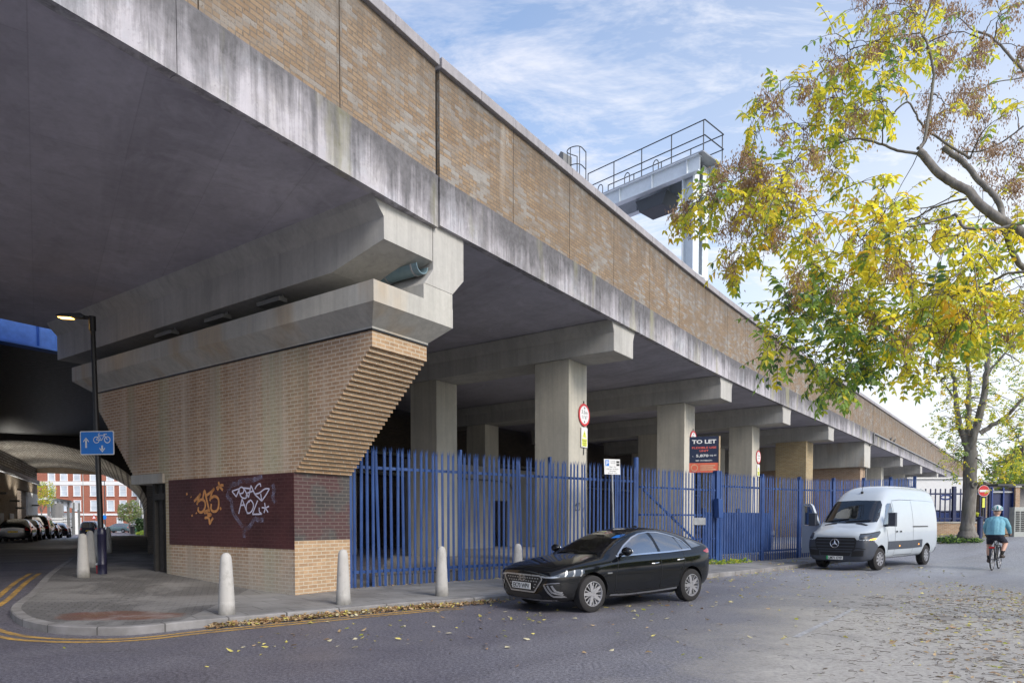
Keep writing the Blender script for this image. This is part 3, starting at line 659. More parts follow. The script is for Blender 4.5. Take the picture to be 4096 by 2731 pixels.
# second brick pier far along
T, Nn = frame(45.2); q = vp(44.5, 0.5)
mb = MB(); mb.obox(q + Vector((0, 0, -.1)), T * 1.5, Nn * 11, (0, 0, 5.5)); P2 = mb.build('pier', M['low_wall_brick'], VD)
mb = MB(); mb.obox(q - T * 0.3 - Nn * 0.3 + Vector((0, 0, 5.401)), T * 2.1, Nn * 11.5, (0, 0, 1.79)); mb.build('pier_cap', M['pier_concrete'], P2, bevel=0.02)
mb = MB(); a = vp(46.15, -0.07); mb.tube([vp(45.95, -0.07, 7.9), vp(45.95, -0.07, 7.2), vp(45.75, 0.32, 6.9), vp(45.6, 0.35, 6.5), vp(45.6, 0.38, 0.3)], 0.06, 8); mb.build('drainpipe', M['light_casing'], P2, smooth=60)
mb = MB(); mb.tube([vp(46.1, -0.06, 7.93), vp(60, -0.06, 7.93), vp(80, -0.06, 7.93), vp(105, -0.06, 7.93)], 0.05, 8); mb.build('conduit', M['galv_steel'], VD, smooth=60)

# --- the near pier, in the frame of its own long face
C0 = Vector((-4.32, 13.422, 0)); DB = Vector((0.578, 0.816, 0)); D1 = Vector((-0.816, 0.578, 0)); UZ = Vector((0, 0, 1))
def PP(t, b, z=0.0): return C0 + D1 * t + DB * b + UZ * z
prof = [(0, -0.3), (0, 2.566)]
N_ST = 29; dz = (4.775 - 2.566) / N_ST
for i in range(N_ST): z = 2.566 + dz * (i + 1); t = -2.25 * (i + 1) / N_ST; prof += [(t, z - dz), (t, z)]
prof += [(-2.25, 5.04), (8.54, 5.04), (8.54, 4.85)]
for i in range(N_ST, 0, -1): z = 2.75 + (4.85 - 2.75) / N_ST * i; t = 6.44 + 2.1 * i / N_ST; prof += [(t, z), (t, z - (4.85 - 2.75) / N_ST)]
prof += [(6.44, 2.75), (4.9, 2.75), (4.9, -0.3)]
q = []
for p in prof:
    if not q or (abs(p[0] - q[-1][0]) + abs(p[1] - q[-1][1])) > 1e-5: q.append(p)
mb = MB(); mb.prism(q, C0, D1, UZ, DB * 1.42, 0, 1)
PIER = mb.build('pier', [M['corbel_brick'], M['pier_brick']], VD)
# split look: the plain end wall below the corbel and the band above it carry the pier brick too
# painted bands on the wall, a brush coat thick
mb = MB(); mb.obox(PP(0.0, -0.004, 1.03), D1 * 4.75, DB * 0.003, UZ * 1.53); mb.build('painted_band', M['maroon_paint'], PIER)
mb = MB(); mb.obox(PP(-0.004, 0.0, 1.20), D1 * 0.003, DB * 1.42, UZ * 1.36); mb.build('painted_band', M['darkgrey_paint'], PIER)
mb = MB(); mb.obox(PP(4.93, -0.05, 2.50), D1 * 1.55, DB * 1.5, UZ * 0.24); mb.build('lintel', M['pier_concrete'], PIER, bevel=0.01)
# cap
def ring(mb, r0, z0, r1, z1):
    a = [PP(t, b, z0) for t, b in ((r0[0], r0[2]), (r0[1], r0[2]), (r0[1], r0[3]), (r0[0], r0[3]))]; b = [PP(t, bb, z1) for t, bb in ((r1[0], r1[2]), (r1[1], r1[2]), (r1[1], r1[3]), (r1[0], r1[3]))]
    for i in range(4): j = (i + 1) % 4; mb.poly([a[i], a[j], b[j], b[i]])
    return a, b
mb = MB(); IN = (-2.27, 8.56, -0.02, 1.44); OUT = (-2.664, 8.975, -0.35, 1.72)
a, _ = ring(mb, IN, 5.0, IN, 5.05); mb.poly(a[::-1]); ring(mb, IN, 5.05, OUT, 5.338); _, b = ring(mb, OUT, 5.338, OUT, 5.70); mb.poly(b)
CAP = mb.build('pier_cap', M['pier_concrete'], PIER, bevel=0.012)
mb = MB(); mb.obox(PP(-2.663, 0.90, 5.69), D1 * 11.63, DB * 0.818, UZ * 0.295); mb.build('bearing_shelf', M['pier_concrete'], CAP, bevel=0.012)
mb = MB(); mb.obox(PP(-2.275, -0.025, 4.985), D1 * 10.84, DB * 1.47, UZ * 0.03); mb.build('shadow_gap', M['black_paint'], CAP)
# end diaphragm of the left span (bottom rises towards the road) and of the right span
mb = MB()
secs = []
for t, zb in ((-2.664, 6.45), (-1.31, 6.16), (10.5, 6.16)):
    secs.append([PP(t, b, z) for b, z in ((-0.10, zb), (1.135, zb), (1.135, 7.16), (-0.36, 7.16), (-0.30, 7.05), (-0.10, 6.83))])
for A, B in zip(secs, secs[1:]):
    for i in range(6): j = (i + 1) % 6; mb.poly([A[i], A[j], B[j], B[i]])
mb.poly(secs[0][::-1]); mb.poly(secs[-1]); mb.build('crossbeam', M['beam_concrete'], VD, bevel=0.012)
mb = MB(); mb.prism([(1.16, 7.22), (2.057, 7.22), (2.057, 6.334), (1.72, 5.986), (0.92, 5.986), (1.16, 6.30)], PP(-2.664, 0, 0), DB, UZ, D1 * 11.6); mb.build('crossbeam', M['beam_concrete'], VD, bevel=0.012)
# half-round gutter slung under the joint
mb = MB(); n = 10; pr_ = [(math.cos(PI + PI * i / n) * 0.16, math.sin(PI + PI * i / n) * 0.16) for i in range(n + 1)] + [(math.cos(2 * PI - PI * i / n) * 0.145, math.sin(2 * PI - PI * i / n) * 0.145) for i in range(n + 1)]
mb.prism(pr_, PP(-2.58, 0.95, 6.34), DB, UZ, D1 * 11); GUT = mb.build('gutter', M['gutter_blue'], VD, smooth=50)
for t in (-2.45, -1.75): mb = MB(); mb.prism([(x * 1.12, y * 1.12) for x, y in pr_], PP(t, 0.95, 6.34), DB, UZ, D1 * 0.03); mb.build('gutter_bracket', M['galv_steel'], GUT)
for t in (0.35, 2.3, 4.45):
    mb = MB(); mb.obox(PP(t, -0.05, 5.98), D1 * 0.75, DB * 0.2, UZ * 0.09); mb.obox(PP(t + 0.1, 0.1, 6.07), D1 * 0.05, DB * 0.05, UZ * 0.1); mb.obox(PP(t + 0.6, 0.1, 6.07), D1 * 0.05, DB * 0.05, UZ * 0.1); LF = mb.build('light_fitting', M['light_casing'], VD, bevel=0.01)
# graffiti on the painted band: u runs to the right along the wall
GU, GO = -D1, PP(4.75, -0.009, 1.03)
def gpt(px_, py_): # traced strokes -> metres right of the band's left end, metres above its bottom edge
    u = (402 + px_ / 9.117 - 1176) / 1552; t = (-4.32 - 13.42 * u) / (0.816 + 0.578 * u); top = 75 - 0.066 * px_
    return (4.75 - t, (1485 - py_) / (1485 - top) * 1.53)
def tagstroke(mb, pts, w, mi=0, sm=4):
    stroke(mb, catmull([gpt(*p) for p in pts], sm) if len(pts) > 2 else [gpt(*p) for p in pts], w, GO, GU, UZ, mi)
o_ = 0.06; ORANGE = [[(415, 535), (500, 440), (555, 365)], [(555, 365), (500, 500), (475, 610)], [(475, 560), (560, 495), (630, 520), (650, 620), (610, 730), (550, 770), (500, 730), (505, 655)], [(600, 470), (640, 300), (680, 500), (735, 750)], [(680, 400), (760, 340), (845, 255)], [(845, 255), (790, 340), (745, 520)], [(745, 480), (840, 420), (920, 470), (930, 600), (900, 710), (830, 745), (770, 700), (775, 580)], [(735, 700), (620, 770), (700, 770)], [(690, 790), (770, 810), (690, 850)], [(640, 910), (650, 880), (720, 890), (735, 1010), (770, 940), (810, 880)], [(930, 115), (960, 210), (1020, 290)], [(905, 290), (960, 200), (1035, 185)], [(885, 250), (950, 215)], [(960, 650), (975, 705)], [(265, 350), (272, 400)], [(350, 430), (355, 455)], [(455, 770), (462, 800)], [(365, 820), (372, 860)]]
for nm, sl in (('orange_tag', ORANGE[:10]), ('orange_star', ORANGE[10:13]), ('orange_dots', ORANGE[13:])):
    mb = MB()
    for pts in sl: tagstroke(mb, pts, o_)
    mb.build(nm, M['spray_orange'], PIER, fix=False)
mb = MB(); w_ = 0.032
for pts in [[(1210, 310), (1365, 255)], [(1210, 310), (1300, 425)], [(1300, 425), (1360, 270)], [(1360, 360), (1370, 250), (1420, 225), (1460, 270), (1440, 340), (1370, 360)], [(1370, 360), (1420, 440), (1500, 450), (1510, 380)], [(1450, 240), (1600, 250)], [(1470, 260), (1555, 440)], [(1555, 440), (1610, 185)], [(1610, 185), (1690, 370)], [(1530, 345), (1650, 300)], [(1690, 260), (1740, 180), (1800, 150), (1815, 210)], [(1680, 365), (1780, 340), (1900, 255), (1995, 250)], [(1690, 370), (1830, 505)], [(1995, 250), (1920, 380), (1830, 505)], [(1830, 505), (1810, 350)], [(1345, 780), (1420, 470)], [(1420, 470), (1530, 780)], [(1395, 600), (1480, 590)], [(1570, 500), (1510, 590), (1510, 720), (1560, 765), (1630, 700), (1655, 580), (1600, 490), (1560, 540)], [(1745, 495), (1630, 785)], [(1630, 785), (1835, 775)], [(1835, 775), (1780, 730), (1775, 640)], [(1890, 540), (1905, 650)], [(1830, 640), (1905, 650)], [(1980, 610), (1905, 650)], [(1875, 750), (1905, 650)], [(1960, 735), (1905, 650)]]:
    tagstroke(mb, pts, w_)
mb.build('white_tag', M['spray_white'], PIER, fix=False)
GO = PP(4.75, -0.006, 1.03); mb = MB()
for pts in [[(1170, 200), (1240, 160), (1330, 150), (1390, 90), (1560, 85), (1680, 60), (1850, 0)], [(1160, 230), (1130, 350), (1110, 420), (1190, 510), (1200, 640), (1240, 780), (1330, 920), (1440, 1090), (1450, 1280)], [(1450, 1110), (1560, 1050), (1640, 930), (1690, 870), (1740, 900), (1860, 895)], [(2060, 160), (2090, 280), (2060, 420), (2110, 530)]]:
    tagstroke(mb, pts, 0.10, 0, 8)
mb.build('lilac_haze_tag', M['spray_lilac'], PIER, fix=False)
# ------------------------------------------------------------------ palisade fence
F0 = Vector((-3.56, 14.80, 0)); FD = Vector((0.783, 0.622, 0)).normalized(); FN = Vector((-FD.y, FD.x, 0)); FH = 3.28
def fp(a, off=0.0, z=0.0): p = F0 + FD * a + FN * off; p.z = gz(p.x, p.y) + z; return p
def pale(mb, a, z0, z1, off=-0.028):
    w = 0.036; d = 0.016; B = fp(a + rng.normal() * .006, off); b0 = Vector((B.x, B.y, B.z + z0)); out = -FN; ln_ = FD * (rng.normal() * (.022 if rng.random() < .06 else .005)) + FN * (rng.normal() * .004)
    xs = (-w, -w * 0.45, 0, w * 0.45, w); ds = (0, d, d * 0.55, d, 0); k = len(mb.v)
    for zz in (0.0, z1 - z0 - 0.14):
        for x, dd in zip(xs, ds): mb.v.append(tuple(b0 + FD * x + out * dd + UZ * zz + ln_ * zz))
    for i in range(4): mb.f.append((k + i, k + i + 1, k + 6 + i, k + 5 + i)); mb.m.append(0)
    # three splayed points
    top = z1 - z0
    for j, (i0, i1, cx_, cz, o) in enumerate(((0, 1, -w * 1.15, top - 0.02, 0.012), (1, 3, 0, top, 0.03), (3, 4, w * 1.15, top - 0.02, 0.012))):
        kk = len(mb.v); mb.v.append(tuple(b0 + FD * cx_ + out * (ds[i0] + o) + UZ * cz + ln_ * cz)); mb.f.append((k + 5 + i0, k + 5 + i1, kk) if i1 - i0 == 1 else (k + 5 + i0, k + 5 + i0 + 1, k + 5 + i1, kk)); mb.m.append(0)
BLUE = M['blue_fence']
FENCE = thing('palisade_fence', 'tall blue steel palisade fence with pointed pales running from the brick pier to the gate', 'fence', fp(0.0))
FENCE2 = thing('palisade_fence', 'tall blue steel palisade fence beyond the gate and behind the white van', 'fence', fp(13.62))
def post(a, h, parent, w=0.10, name='post'):
    p = fp(a, 0.03); mb = MB(); mb.obox(p - FD * w * .3 - FN * w * .5 - UZ * 0.1, FD * w * .6, FN * w, UZ * (h + 0.1)); return mb.build(name, BLUE, parent, bevel=0.006)
def bay(a0, a1, parent, z0=0.06, h=FH):
    n = max(1, int(round((a1 - a0) / 0.155))); mb = MB()
    for i in range(n):
        a = a0 + (a1 - a0) * (i + 0.5) / n
        pale(mb, a, z0, h + rng.uniform(-0.012, 0.012))
    mb.build('pale_panel', BLUE, parent, fix=False)
    for z in (0.46, h - 0.5):
        mb = MB(); A, B = fp(a0, 0.0, z), fp(a1, 0.0, z); mb.obox(A - UZ * .03, B - A, FN * 0.03, UZ * 0.065); mb.build('rail', BLUE, parent)
marks = [0.03, 2.94, 5.88, 8.55, 9.36]
for a in marks[:-1]: post(a, FH + 0.05, FENCE)
for a0, a1 in zip(marks, marks[1:]): bay(a0, a1, FENCE)
marks2 = [13.72, 16.35, 19.0, 21.75, 24.5, 27.25, 30.0]
for a in marks2: post(a, FH + 0.02, FENCE2, 0.13)
for a0, a1 in zip(marks2, marks2[1:]): bay(a0, a1, FENCE2)
GATE = thing('palisade_gate', 'blue palisade gate with a long diagonal brace and a blue lock box', 'gate', fp(9.43))
mb = MB(); p = fp(9.43, 0.06); mb.tube([p - UZ * .1, p + UZ * 3.52], 0.08, 14); mb.build('hinge_post', BLUE, GATE, smooth=50)
mb = MB(); p = fp(13.55, 0.05); mb.obox(p - FD * .09 - FN * .09 - UZ * .1, FD * .18, FN * .18, UZ * 3.4); mb.build('latch_post', BLUE, GATE, bevel=0.008)
mb = MB()
for i in range(25): pale(mb, 9.62 + i * 0.155, 0.12, FH - 0.02)
mb.build('pale_panel', BLUE, GATE, fix=False)
for z in (0.3, 0.95, 1.75, 2.6): mb = MB(); A, B = fp(9.55, 0.0, z), fp(13.44, 0.0, z); mb.obox(A, B - A, FN * 0.05, UZ * 0.055); mb.build('rail', BLUE, GATE)
mb = MB(); A, B = fp(9.75, 0.055, 2.55), fp(13.35, 0.055, 0.34); mb.obox(A, B - A, FN * 0.045, UZ * 0.075); mb.build('brace', BLUE, GATE)
mb = MB(); p = fp(13.35, -0.30, 1.68); mb.prism([(-0.13, 0), (0.13, 0), (0.13, 0.16), (0.11, 0.62), (-0.17, 0.66), (-0.13, 0.16)], p, FD, UZ, FN * 0.2); mb.build('lock_box', M['navy_steel'] if False else BLUE, GATE, bevel=0.012)
mb = MB(); p = fp(12.15, -0.062, 1.45); mb.obox(p, FD * 0.66, FN * 0.008, UZ * 0.24); mb.build('notice_plate', M['galv_steel'], GATE)
# sheeted blue inner gate standing behind
IG = thing('sheeted_gate', 'low blue sheeted steel gate standing behind the palisade fence', 'gate', fp(14.4, 1.2))
mb = MB(); p = fp(14.4, 1.2, 0.35); mb.obox(p, FD * 4.6 , FN * 0.04, UZ * 1.55); mb.build('sheet', M['blue_fence'], IG)
for a in (14.4, 16.6, 18.9): mb = MB(); p = fp(a, 1.16, 0.1); mb.obox(p, FD * 0.09, FN * 0.1, UZ * 1.95); mb.build('post', BLUE, IG)
# ------------------------------------------------------------------ to-let board and parking notice
BP = Vector((6.75, 23.85, 0)); bu = Vector((0.966, -0.26, 0)).normalized(); bn = Vector((bu.y, -bu.x, 0))   # bn faces the road
zb = 3.28
TL = thing('to_let_board', 'navy and orange TO LET board on a wooden post above the blue gate', 'sign', (BP.x, BP.y, 0.3))
mb = MB(); mb.obox(BP - bu * .5 + UZ * (zb + 0.34), bu * 1.0, bn * -0.02, UZ * 0.92); BN = mb.build('board', M['board_navy'], TL)
mb = MB(); mb.obox(BP - bu * .5 + UZ * zb, bu * 1.0, bn * -0.02, UZ * 0.338); BO = mb.build('board_footer', M['board_orange'], TL)
mb = MB(); mb.obox(BP + bu * .5 + UZ * 0.1 - bn * 0.05, bu * 0.05, bn * 0.07, UZ * (zb + 1.16)); mb.build('post', M['pale_wood'], TL)
O = BP + bn * 0.004
def letters(name, mat, parent, *a, **k): m_ = MB(); text_mb(m_, *a, **k); return m_.build(name, M[mat], parent, fix=False)
letters('lettering', 'white_paint', BN, 'TO LET', O + UZ * (zb + 1.02), bu, UZ, 0.125, width=0.82, bold=0.03)
letters('lettering', 'white_paint', BN, 'c.', O + UZ * (zb + 0.56) - bu * .37, bu, UZ, 0.05); letters('lettering', 'white_paint', BN, '5,870', O + UZ * (zb + 0.55) - bu * .06, bu, UZ, 0.085, width=0.42, bold=0.02); letters('lettering', 'white_paint', BN, 'SQ FT', O + UZ * (zb + 0.57) + bu * .31, bu, UZ, 0.045, width=0.23, bold=0.02)
letters('lettering', 'white_paint', BN, 'REF: WATERSON', O + UZ * (zb + 0.40), bu, UZ, 0.042, width=0.55, bold=0.02)
letters('lettering', 'board_red_text', BN, 'FLEXIBLE USE', O + UZ * (zb + 0.84), bu, UZ, 0.065, width=0.82, bold=0.02); letters('lettering', 'board_red_text', BN, 'UNIT', O + UZ * (zb + 0.73), bu, UZ, 0.065, width=0.3, bold=0.02)
mb = MB()
pts = [(math.cos(t) * .11 - .32, math.sin(t) * .11 + .17) for t in np.linspace(0, 2 * PI, 22)]; stroke(mb, pts, 0.022, O + UZ * zb, bu, UZ)
mb.build('round_emblem', M['pale_wood'], BO, fix=False)
for k, wd in ((0.24, 0.5), (0.17, 0.44), (0.10, 0.52)): mb = MB(); stroke(mb, [(-0.12, k), (-0.12 + wd, k)], 0.03, O + UZ * zb, bu, UZ); mb.build('footer_line', M['pale_wood'], BO, fix=False)

NP = fp(8.18, -0.28); nu = Vector((0.93, 0.36, 0)).normalized(); nn_ = Vector((nu.y, -nu.x, 0))
PN = thing('parking_notice', 'white parking notice with a blue P on a thin grey post by the fence', 'sign', NP)
ax = (UZ * 1.0 - FD * 0.05).normalized()
mb = MB(); mb.tube([NP + nn_ * -0.03 - UZ * .1, NP + nn_ * -0.03 + ax * 3.3], 0.03, 8); mb.build('post', M['galv_steel'], PN, smooth=50)
mb = MB(); b0 = NP - nu * 0.27 + ax * 2.93; mb.obox(b0, nu * 0.52, nn_ * 0.012, ax * 0.44); PB = mb.build('plate', M['white_paint'], PN)
O = NP + nn_ * 0.014
mb = MB(); mb.poly([O + nu * x + ax * z for x, z in ((-.23, 3.17), (-.11, 3.17), (-.11, 3.34), (-.23, 3.34))]); mb.build('parking_symbol', M['sign_blue'], PB, fix=False)
mb = MB(); text_mb(mb, 'P', O + nn_ * .002 - nu * .17 + ax * 3.2, nu, ax, 0.11, bold=0.02); mb.build('parking_letter', M['white_paint'], PB, fix=False)
mb = MB()
for t_, z, h, w in (('2 HOURS', 3.29, .028, .15), ('MAX STAY', 3.24, .028, .15), ('Mon - Fri', 3.13, .035, .2), ('8.30 am - 6.30 pm', 3.07, .035, .38), ('Saturday', 3.01, .035, .2), ('8.30 am - 1 pm', 2.955, .03, .3)):
    letters('lettering', 'black_text', PB, t_, O + nu * (0.02 if z > 3.2 else 0) + ax * z, nu, ax, h, width=w)
for z in (3.26, 3.18): mb.poly([O + nu * x + ax * q for x, q in ((.13, z), (.23, z), (.23, z + .06), (.13, z + .06))])
mb.build('dark_boxes', M['black_text'], PB, fix=False)

# ------------------------------------------------------------------ height and warning signs on the columns
def height_sign(s, z, label, wl_label, small=1.0):
    T, Nn = frame(s); c = vp(s, 2.2 - 0.6) + T * 0.33 - Nn * 0.03; u, n = T, -Nn
    # the plate faces the road (outwards from the column's road face)
    h = thing('height_limit_sign', label, 'sign', (c.x, c.y, z), 0, 'height signs on the columns')
    mb = MB(); mb.lathe([(0.0, -0.006), (0.34, -0.006), (0.34, 0.006), (0.0, 0.006)], c + UZ * z, 28, n); R0 = mb.build('red_ring', M['sign_red'], h)
    mb = MB(); mb.lathe([(0.0, 0.0065), (0.27, 0.0065), (0.27, 0.009), (0.0, 0.009)], c + UZ * z, 28, n); mb.build('white_disc', M['white_paint'], h)
    mb = MB(); O = c + n * 0.0115 + UZ * z
    letters('lettering', 'black_text', h, '3.5m', O + UZ * 0.03, u, UZ, 0.105, width=0.36); letters('lettering', 'black_text', h, '11\'6"', O - UZ * 0.12, u, UZ, 0.10, width=0.32)
    mb.poly([O + UZ * .17, O + UZ * .23 + u * .045, O + UZ * .23 - u * .045]); mb.poly([O - UZ * .17, O - UZ * .23 + u * .045, O - UZ * .23 - u * .045])
    mb.build('arrowheads', M['black_text'], h, fix=False)
    mb = MB(); mb.obox(c - n * .02 - u * .02 + UZ * (z - 1.2), u * .04, n * 0.012, UZ * 1.62); mb.build('bracket', M['dark_steel'], h)
    w = thing('warning_sign', wl_label, 'sign', (c.x, c.y, z - 0.66), 0, 'warning plates under the height signs')
    mb = MB(); mb.obox(c - u * .19 + UZ * (z - 0.98), u * .38, n * 0.01, UZ * 0.6); P = mb.build('plate', M['white_paint'], w)
    O = c + n * 0.0125 + UZ * (z - 0.98)
    mb = MB(); mb.poly([O + u * -.13 + UZ * .3, O + u * .13 + UZ * .3, O + UZ * .52]); mb.poly([O + u * x + UZ * q for x, q in ((-.15, .03), (.15, .03), (.15, .26), (-.15, .26))]); mb.build('yellow_panel', M['sign_yellow'], P, fix=False)
    O = O + n * .002
    for t_, z_, h_, w_ in (('Danger', .18, .05, .24), ('Low beams', .11, .04, .22), ('above', .05, .04, .16), ('!', .33, .12, None)): letters('lettering', 'black_text', P, t_, O + UZ * z_, u, UZ, h_, width=w_)
height_sign(8.12, 4.80, 'round red and white height limit sign on the nearest front column', 'small yellow and white danger plate on the nearest front column')
height_sign(17.15, 4.95, 'round height limit sign half hidden behind the TO LET board', 'small yellow danger plate hidden behind the TO LET board')
height_sign(25.5, 4.82, 'round height limit sign on the third front column, right of the TO LET board', 'small yellow danger plate on the third front column')
# scribble on the first column
mb = MB(); T, Nn = frame(8.12); O = vp(8.12, 1.6) - Nn * 0.004 - T * 0.5
for pts in [[(.3, 2.0), (.42, 2.1), (.35, 1.9), (.5, 1.95)], [(.55, 2.1), (.52, 1.92), (.62, 1.95), (.62, 2.1), (.55, 2.12)], [(.72, 2.05), (.78, 1.8), (.86, 2.0)], [(.74, 1.7), (.8, 1.5), (.76, 1.3)], [(.8, 1.75), (.86, 1.55), (.84, 1.4)]]: stroke(mb, catmull(pts, 4), 0.028, O, T, UZ)
mb.build('scribble', M['spray_black'], VD, fix=False)

# ------------------------------------------------------------------ bollards
def bollard_mesh():
    mb = MB(); prof = [(0.0, -0.08), (0.135, -0.08), (0.132, 0.0), (0.128, 0.08), (0.122, 0.20), (0.1205, 0.205), (0.121, 0.215), (0.108, 0.5), (0.092, 0.80), (0.088, 0.86), (0.078, 0.915), (0.058, 0.955), (0.03, 0.975), (0.0, 0.98)]
    mb.lathe(prof, (0, 0, 0), 22); return mb.build('shaft', M['bollard_concrete'], None, smooth=50, uv=False)
def bollard(label, x, y, k=[None]):
    z = gz(x, y) + 0.12
    o = thing('bollard', label, 'bollard', (x, y, z), rng.uniform(0, 6), 'concrete bollards along the pavement')
    if k[0] is None: s = bollard_mesh(); k[0] = s
    else: s = k[0].copy(); COL.objects.link(s)
    s.parent = o; s.location = (0, 0, 0); return o
bollard('white concrete bollard nearest the camera, in front of the brick pier', -4.535, 10.70)
bollard('white concrete bollard in front of the left end of the blue fence', -3.00, 11.98)
bollard('white concrete bollard in the middle of the pavement left of the black car', -1.39, 13.33)
bollard('white concrete bollard half hidden behind the bonnet of the black car', 0.13, 14.85)
bollard('white concrete bollard left of the lamp post, nearest of the side street row', -9.58, 15.07)
bollard('grey concrete bollard second in the side street row, right behind the nearest', -11.15, 17.85)
bollard('grey concrete bollard third in the side street row, partly behind the lamp post', -12.95, 21.1)
bollard('small looking grey concrete bollard farthest along the side street row', -15.3, 25.6)
# ------------------------------------------------------------------ street lamp, sign, cup
LX, LY = -9.62, 15.84; LZ = gz(LX, LY) + 0.12
LP = thing('street_lamp', 'dark street lamp post with a glowing yellow lantern beside the side street', 'street lamp', (LX, LY, LZ))
lean = Vector((-0.02, 0, 1)).normalized()
P0 = Vector((LX, LY, LZ))
mb = MB(); mb.lathe([(0.0, -.05), (0.105, -.05), (0.098, 0.03), (0.096, 0.2), (0.100, 0.21), (0.100, 0.24), (0.096, 0.25), (0.096, 0.9), (0.102, 0.91), (0.102, 0.95), (0.09, 1.02), (0.062, 1.08), (0.0, 1.08)], P0, 18); mb.build('base', M['navy_steel'], LP, smooth=40)
mb = MB(); mb.tube([P0 + lean * 1.05, P0 + lean * 5.9], [0.062, 0.052], 14); mb.build('pole', M['black_paint'], LP, smooth=50)
mb = MB(); t = P0 + lean * 5.9; mb.tube([t - UZ * .25, t + UZ * 0.08], 0.075, 12); mb.tube([t + UZ * .03, t + Vector((-0.2, -.03, 0.06))], 0.04, 8); mb.build('bracket', M['black_paint'], LP, smooth=50)
mb = MB(); h0 = t + Vector((-0.12, -0.02, 0.04)); mb.prism([(0, 0.03), (-.1, 0.09), (-.5, 0.07), (-.62, 0.03), (-.6, -.01), (-.05, -.02)], h0 - Vector((0, .09, 0)), (1, 0.12, 0), (0, 0, 1), (0, 0.18, 0)); HEAD = mb.build('lantern', M['dark_steel'], LP, bevel=0.015)
mb = MB(); mb.prism([(-.30, -.012), (-.58, -.008), (-.57, -.026), (-.31, -.028)], h0 - Vector((0, .075, 0)), (1, 0.12, 0), (0, 0, 1), (0, 0.15, 0)); mb.build('lens', M['lamp_glow'], HEAD)
ld = bpy.data.lights.new('lamp_light', 'POINT'); lo = bpy.data.objects.new('lamp_light', ld); COL.objects.link(lo); ld.energy = 0.8; ld.color = (1, 0.6, 0.2); ld.shadow_soft_size = 0.1; lo.location = h0 + Vector((-.45, -0.05, -.12)); lo.parent = LP; lo.location = lo.location - LP.location
# cycle contraflow sign
su = Vector((0.985, -0.10, 0)).normalized(); sn = Vector((su.y, -su.x, 0)); sc = P0 + lean * 3.05 + sn * 0.075 + su * 0.06
CS = thing('cycle_sign', 'blue sign with a white bicycle and arrows fixed to the lamp post', 'sign', sc)
def rrect(w, h, r, n=5):
    o = []
    for cx_, cy_, a0 in ((w / 2 - r, h / 2 - r, 0), (-w / 2 + r, h / 2 - r, 90), (-w / 2 + r, -h / 2 + r, 180), (w / 2 - r, -h / 2 + r, 270)):
        for i in range(n): a = R(a0 + 90 * i / (n - 1)); o.append((cx_ + r * math.cos(a), cy_ + r * math.sin(a)))
    return o
mb = MB(); mb.prism(rrect(.84, .55, .03), sc, su, UZ, sn * 0.012); mb.build('border', M['white_paint'], CS)
mb = MB(); mb.prism(rrect(.80, .51, .025), sc + sn * .0125, su, UZ, sn * 0.002); mb.build('plate', M['sign_blue'], CS)
O = sc + sn * 0.0165; mb = MB()
def P2(x, z): return O + su * x + UZ * z
for x, z0, z1, s in ((-.27, -.11, .13, 1), (.13, -.22, -.06, -1)):
    mb = MB()
    a, b = (z0, z1) if s > 0 else (z1, z0)
    mb.poly([P2(x - .022, a), P2(x + .022, a), P2(x + .022, b - s * .06), P2(x - .022, b - s * .06)]); mb.poly([P2(x, b), P2(x - .07, b - s * .085), P2(x - .07, b - s * .115), P2(x, b - s * .04), P2(x + .07, b - s * .115), P2(x + .07, b - s * .085)]); mb.build('arrow', M['white_paint'], CS, fix=False)
mb = MB()
for cx_ in (-.01, .26): stroke(mb, [(cx_ + math.cos(t) * .07, .07 + math.sin(t) * .07) for t in np.linspace(0, 2 * PI, 20)], 0.018, O, su, UZ)
for pts in [[(-.01, .07), (.05, .17), (.19, .17), (.26, .07)], [(.05, .17), (.12, .06), (.19, .17)], [(.12, .06), (-.01, .07)], [(.05, .17), (.04, .21), (.08, .215)], [(.19, .17), (.2, .2)], [(.17, .2), (.25, .2)]]: stroke(mb, pts, 0.018, O, su, UZ)
mb.build('bicycle_symbol', M['white_paint'], CS, fix=False)
CU = thing('drinks_cup', 'red and white paper cup standing at the foot of the lamp post', 'cup', (LX - .17, LY + .12, LZ))
mb = MB(); c_ = Vector((LX - .17, LY + .12, LZ)); mb.lathe([(0, 0), (.04, 0), (.05, .2), (0, .2)], c_, 14); mb.build('cup_body', M['cup_red'], CU, smooth=50)
mb = MB(); mb.lathe([(0, .201), (.055, .201), (.055, .225), (.045, .25), (0, .25)], c_, 14); mb.build('lid', M['white_paint'], CU, smooth=50)

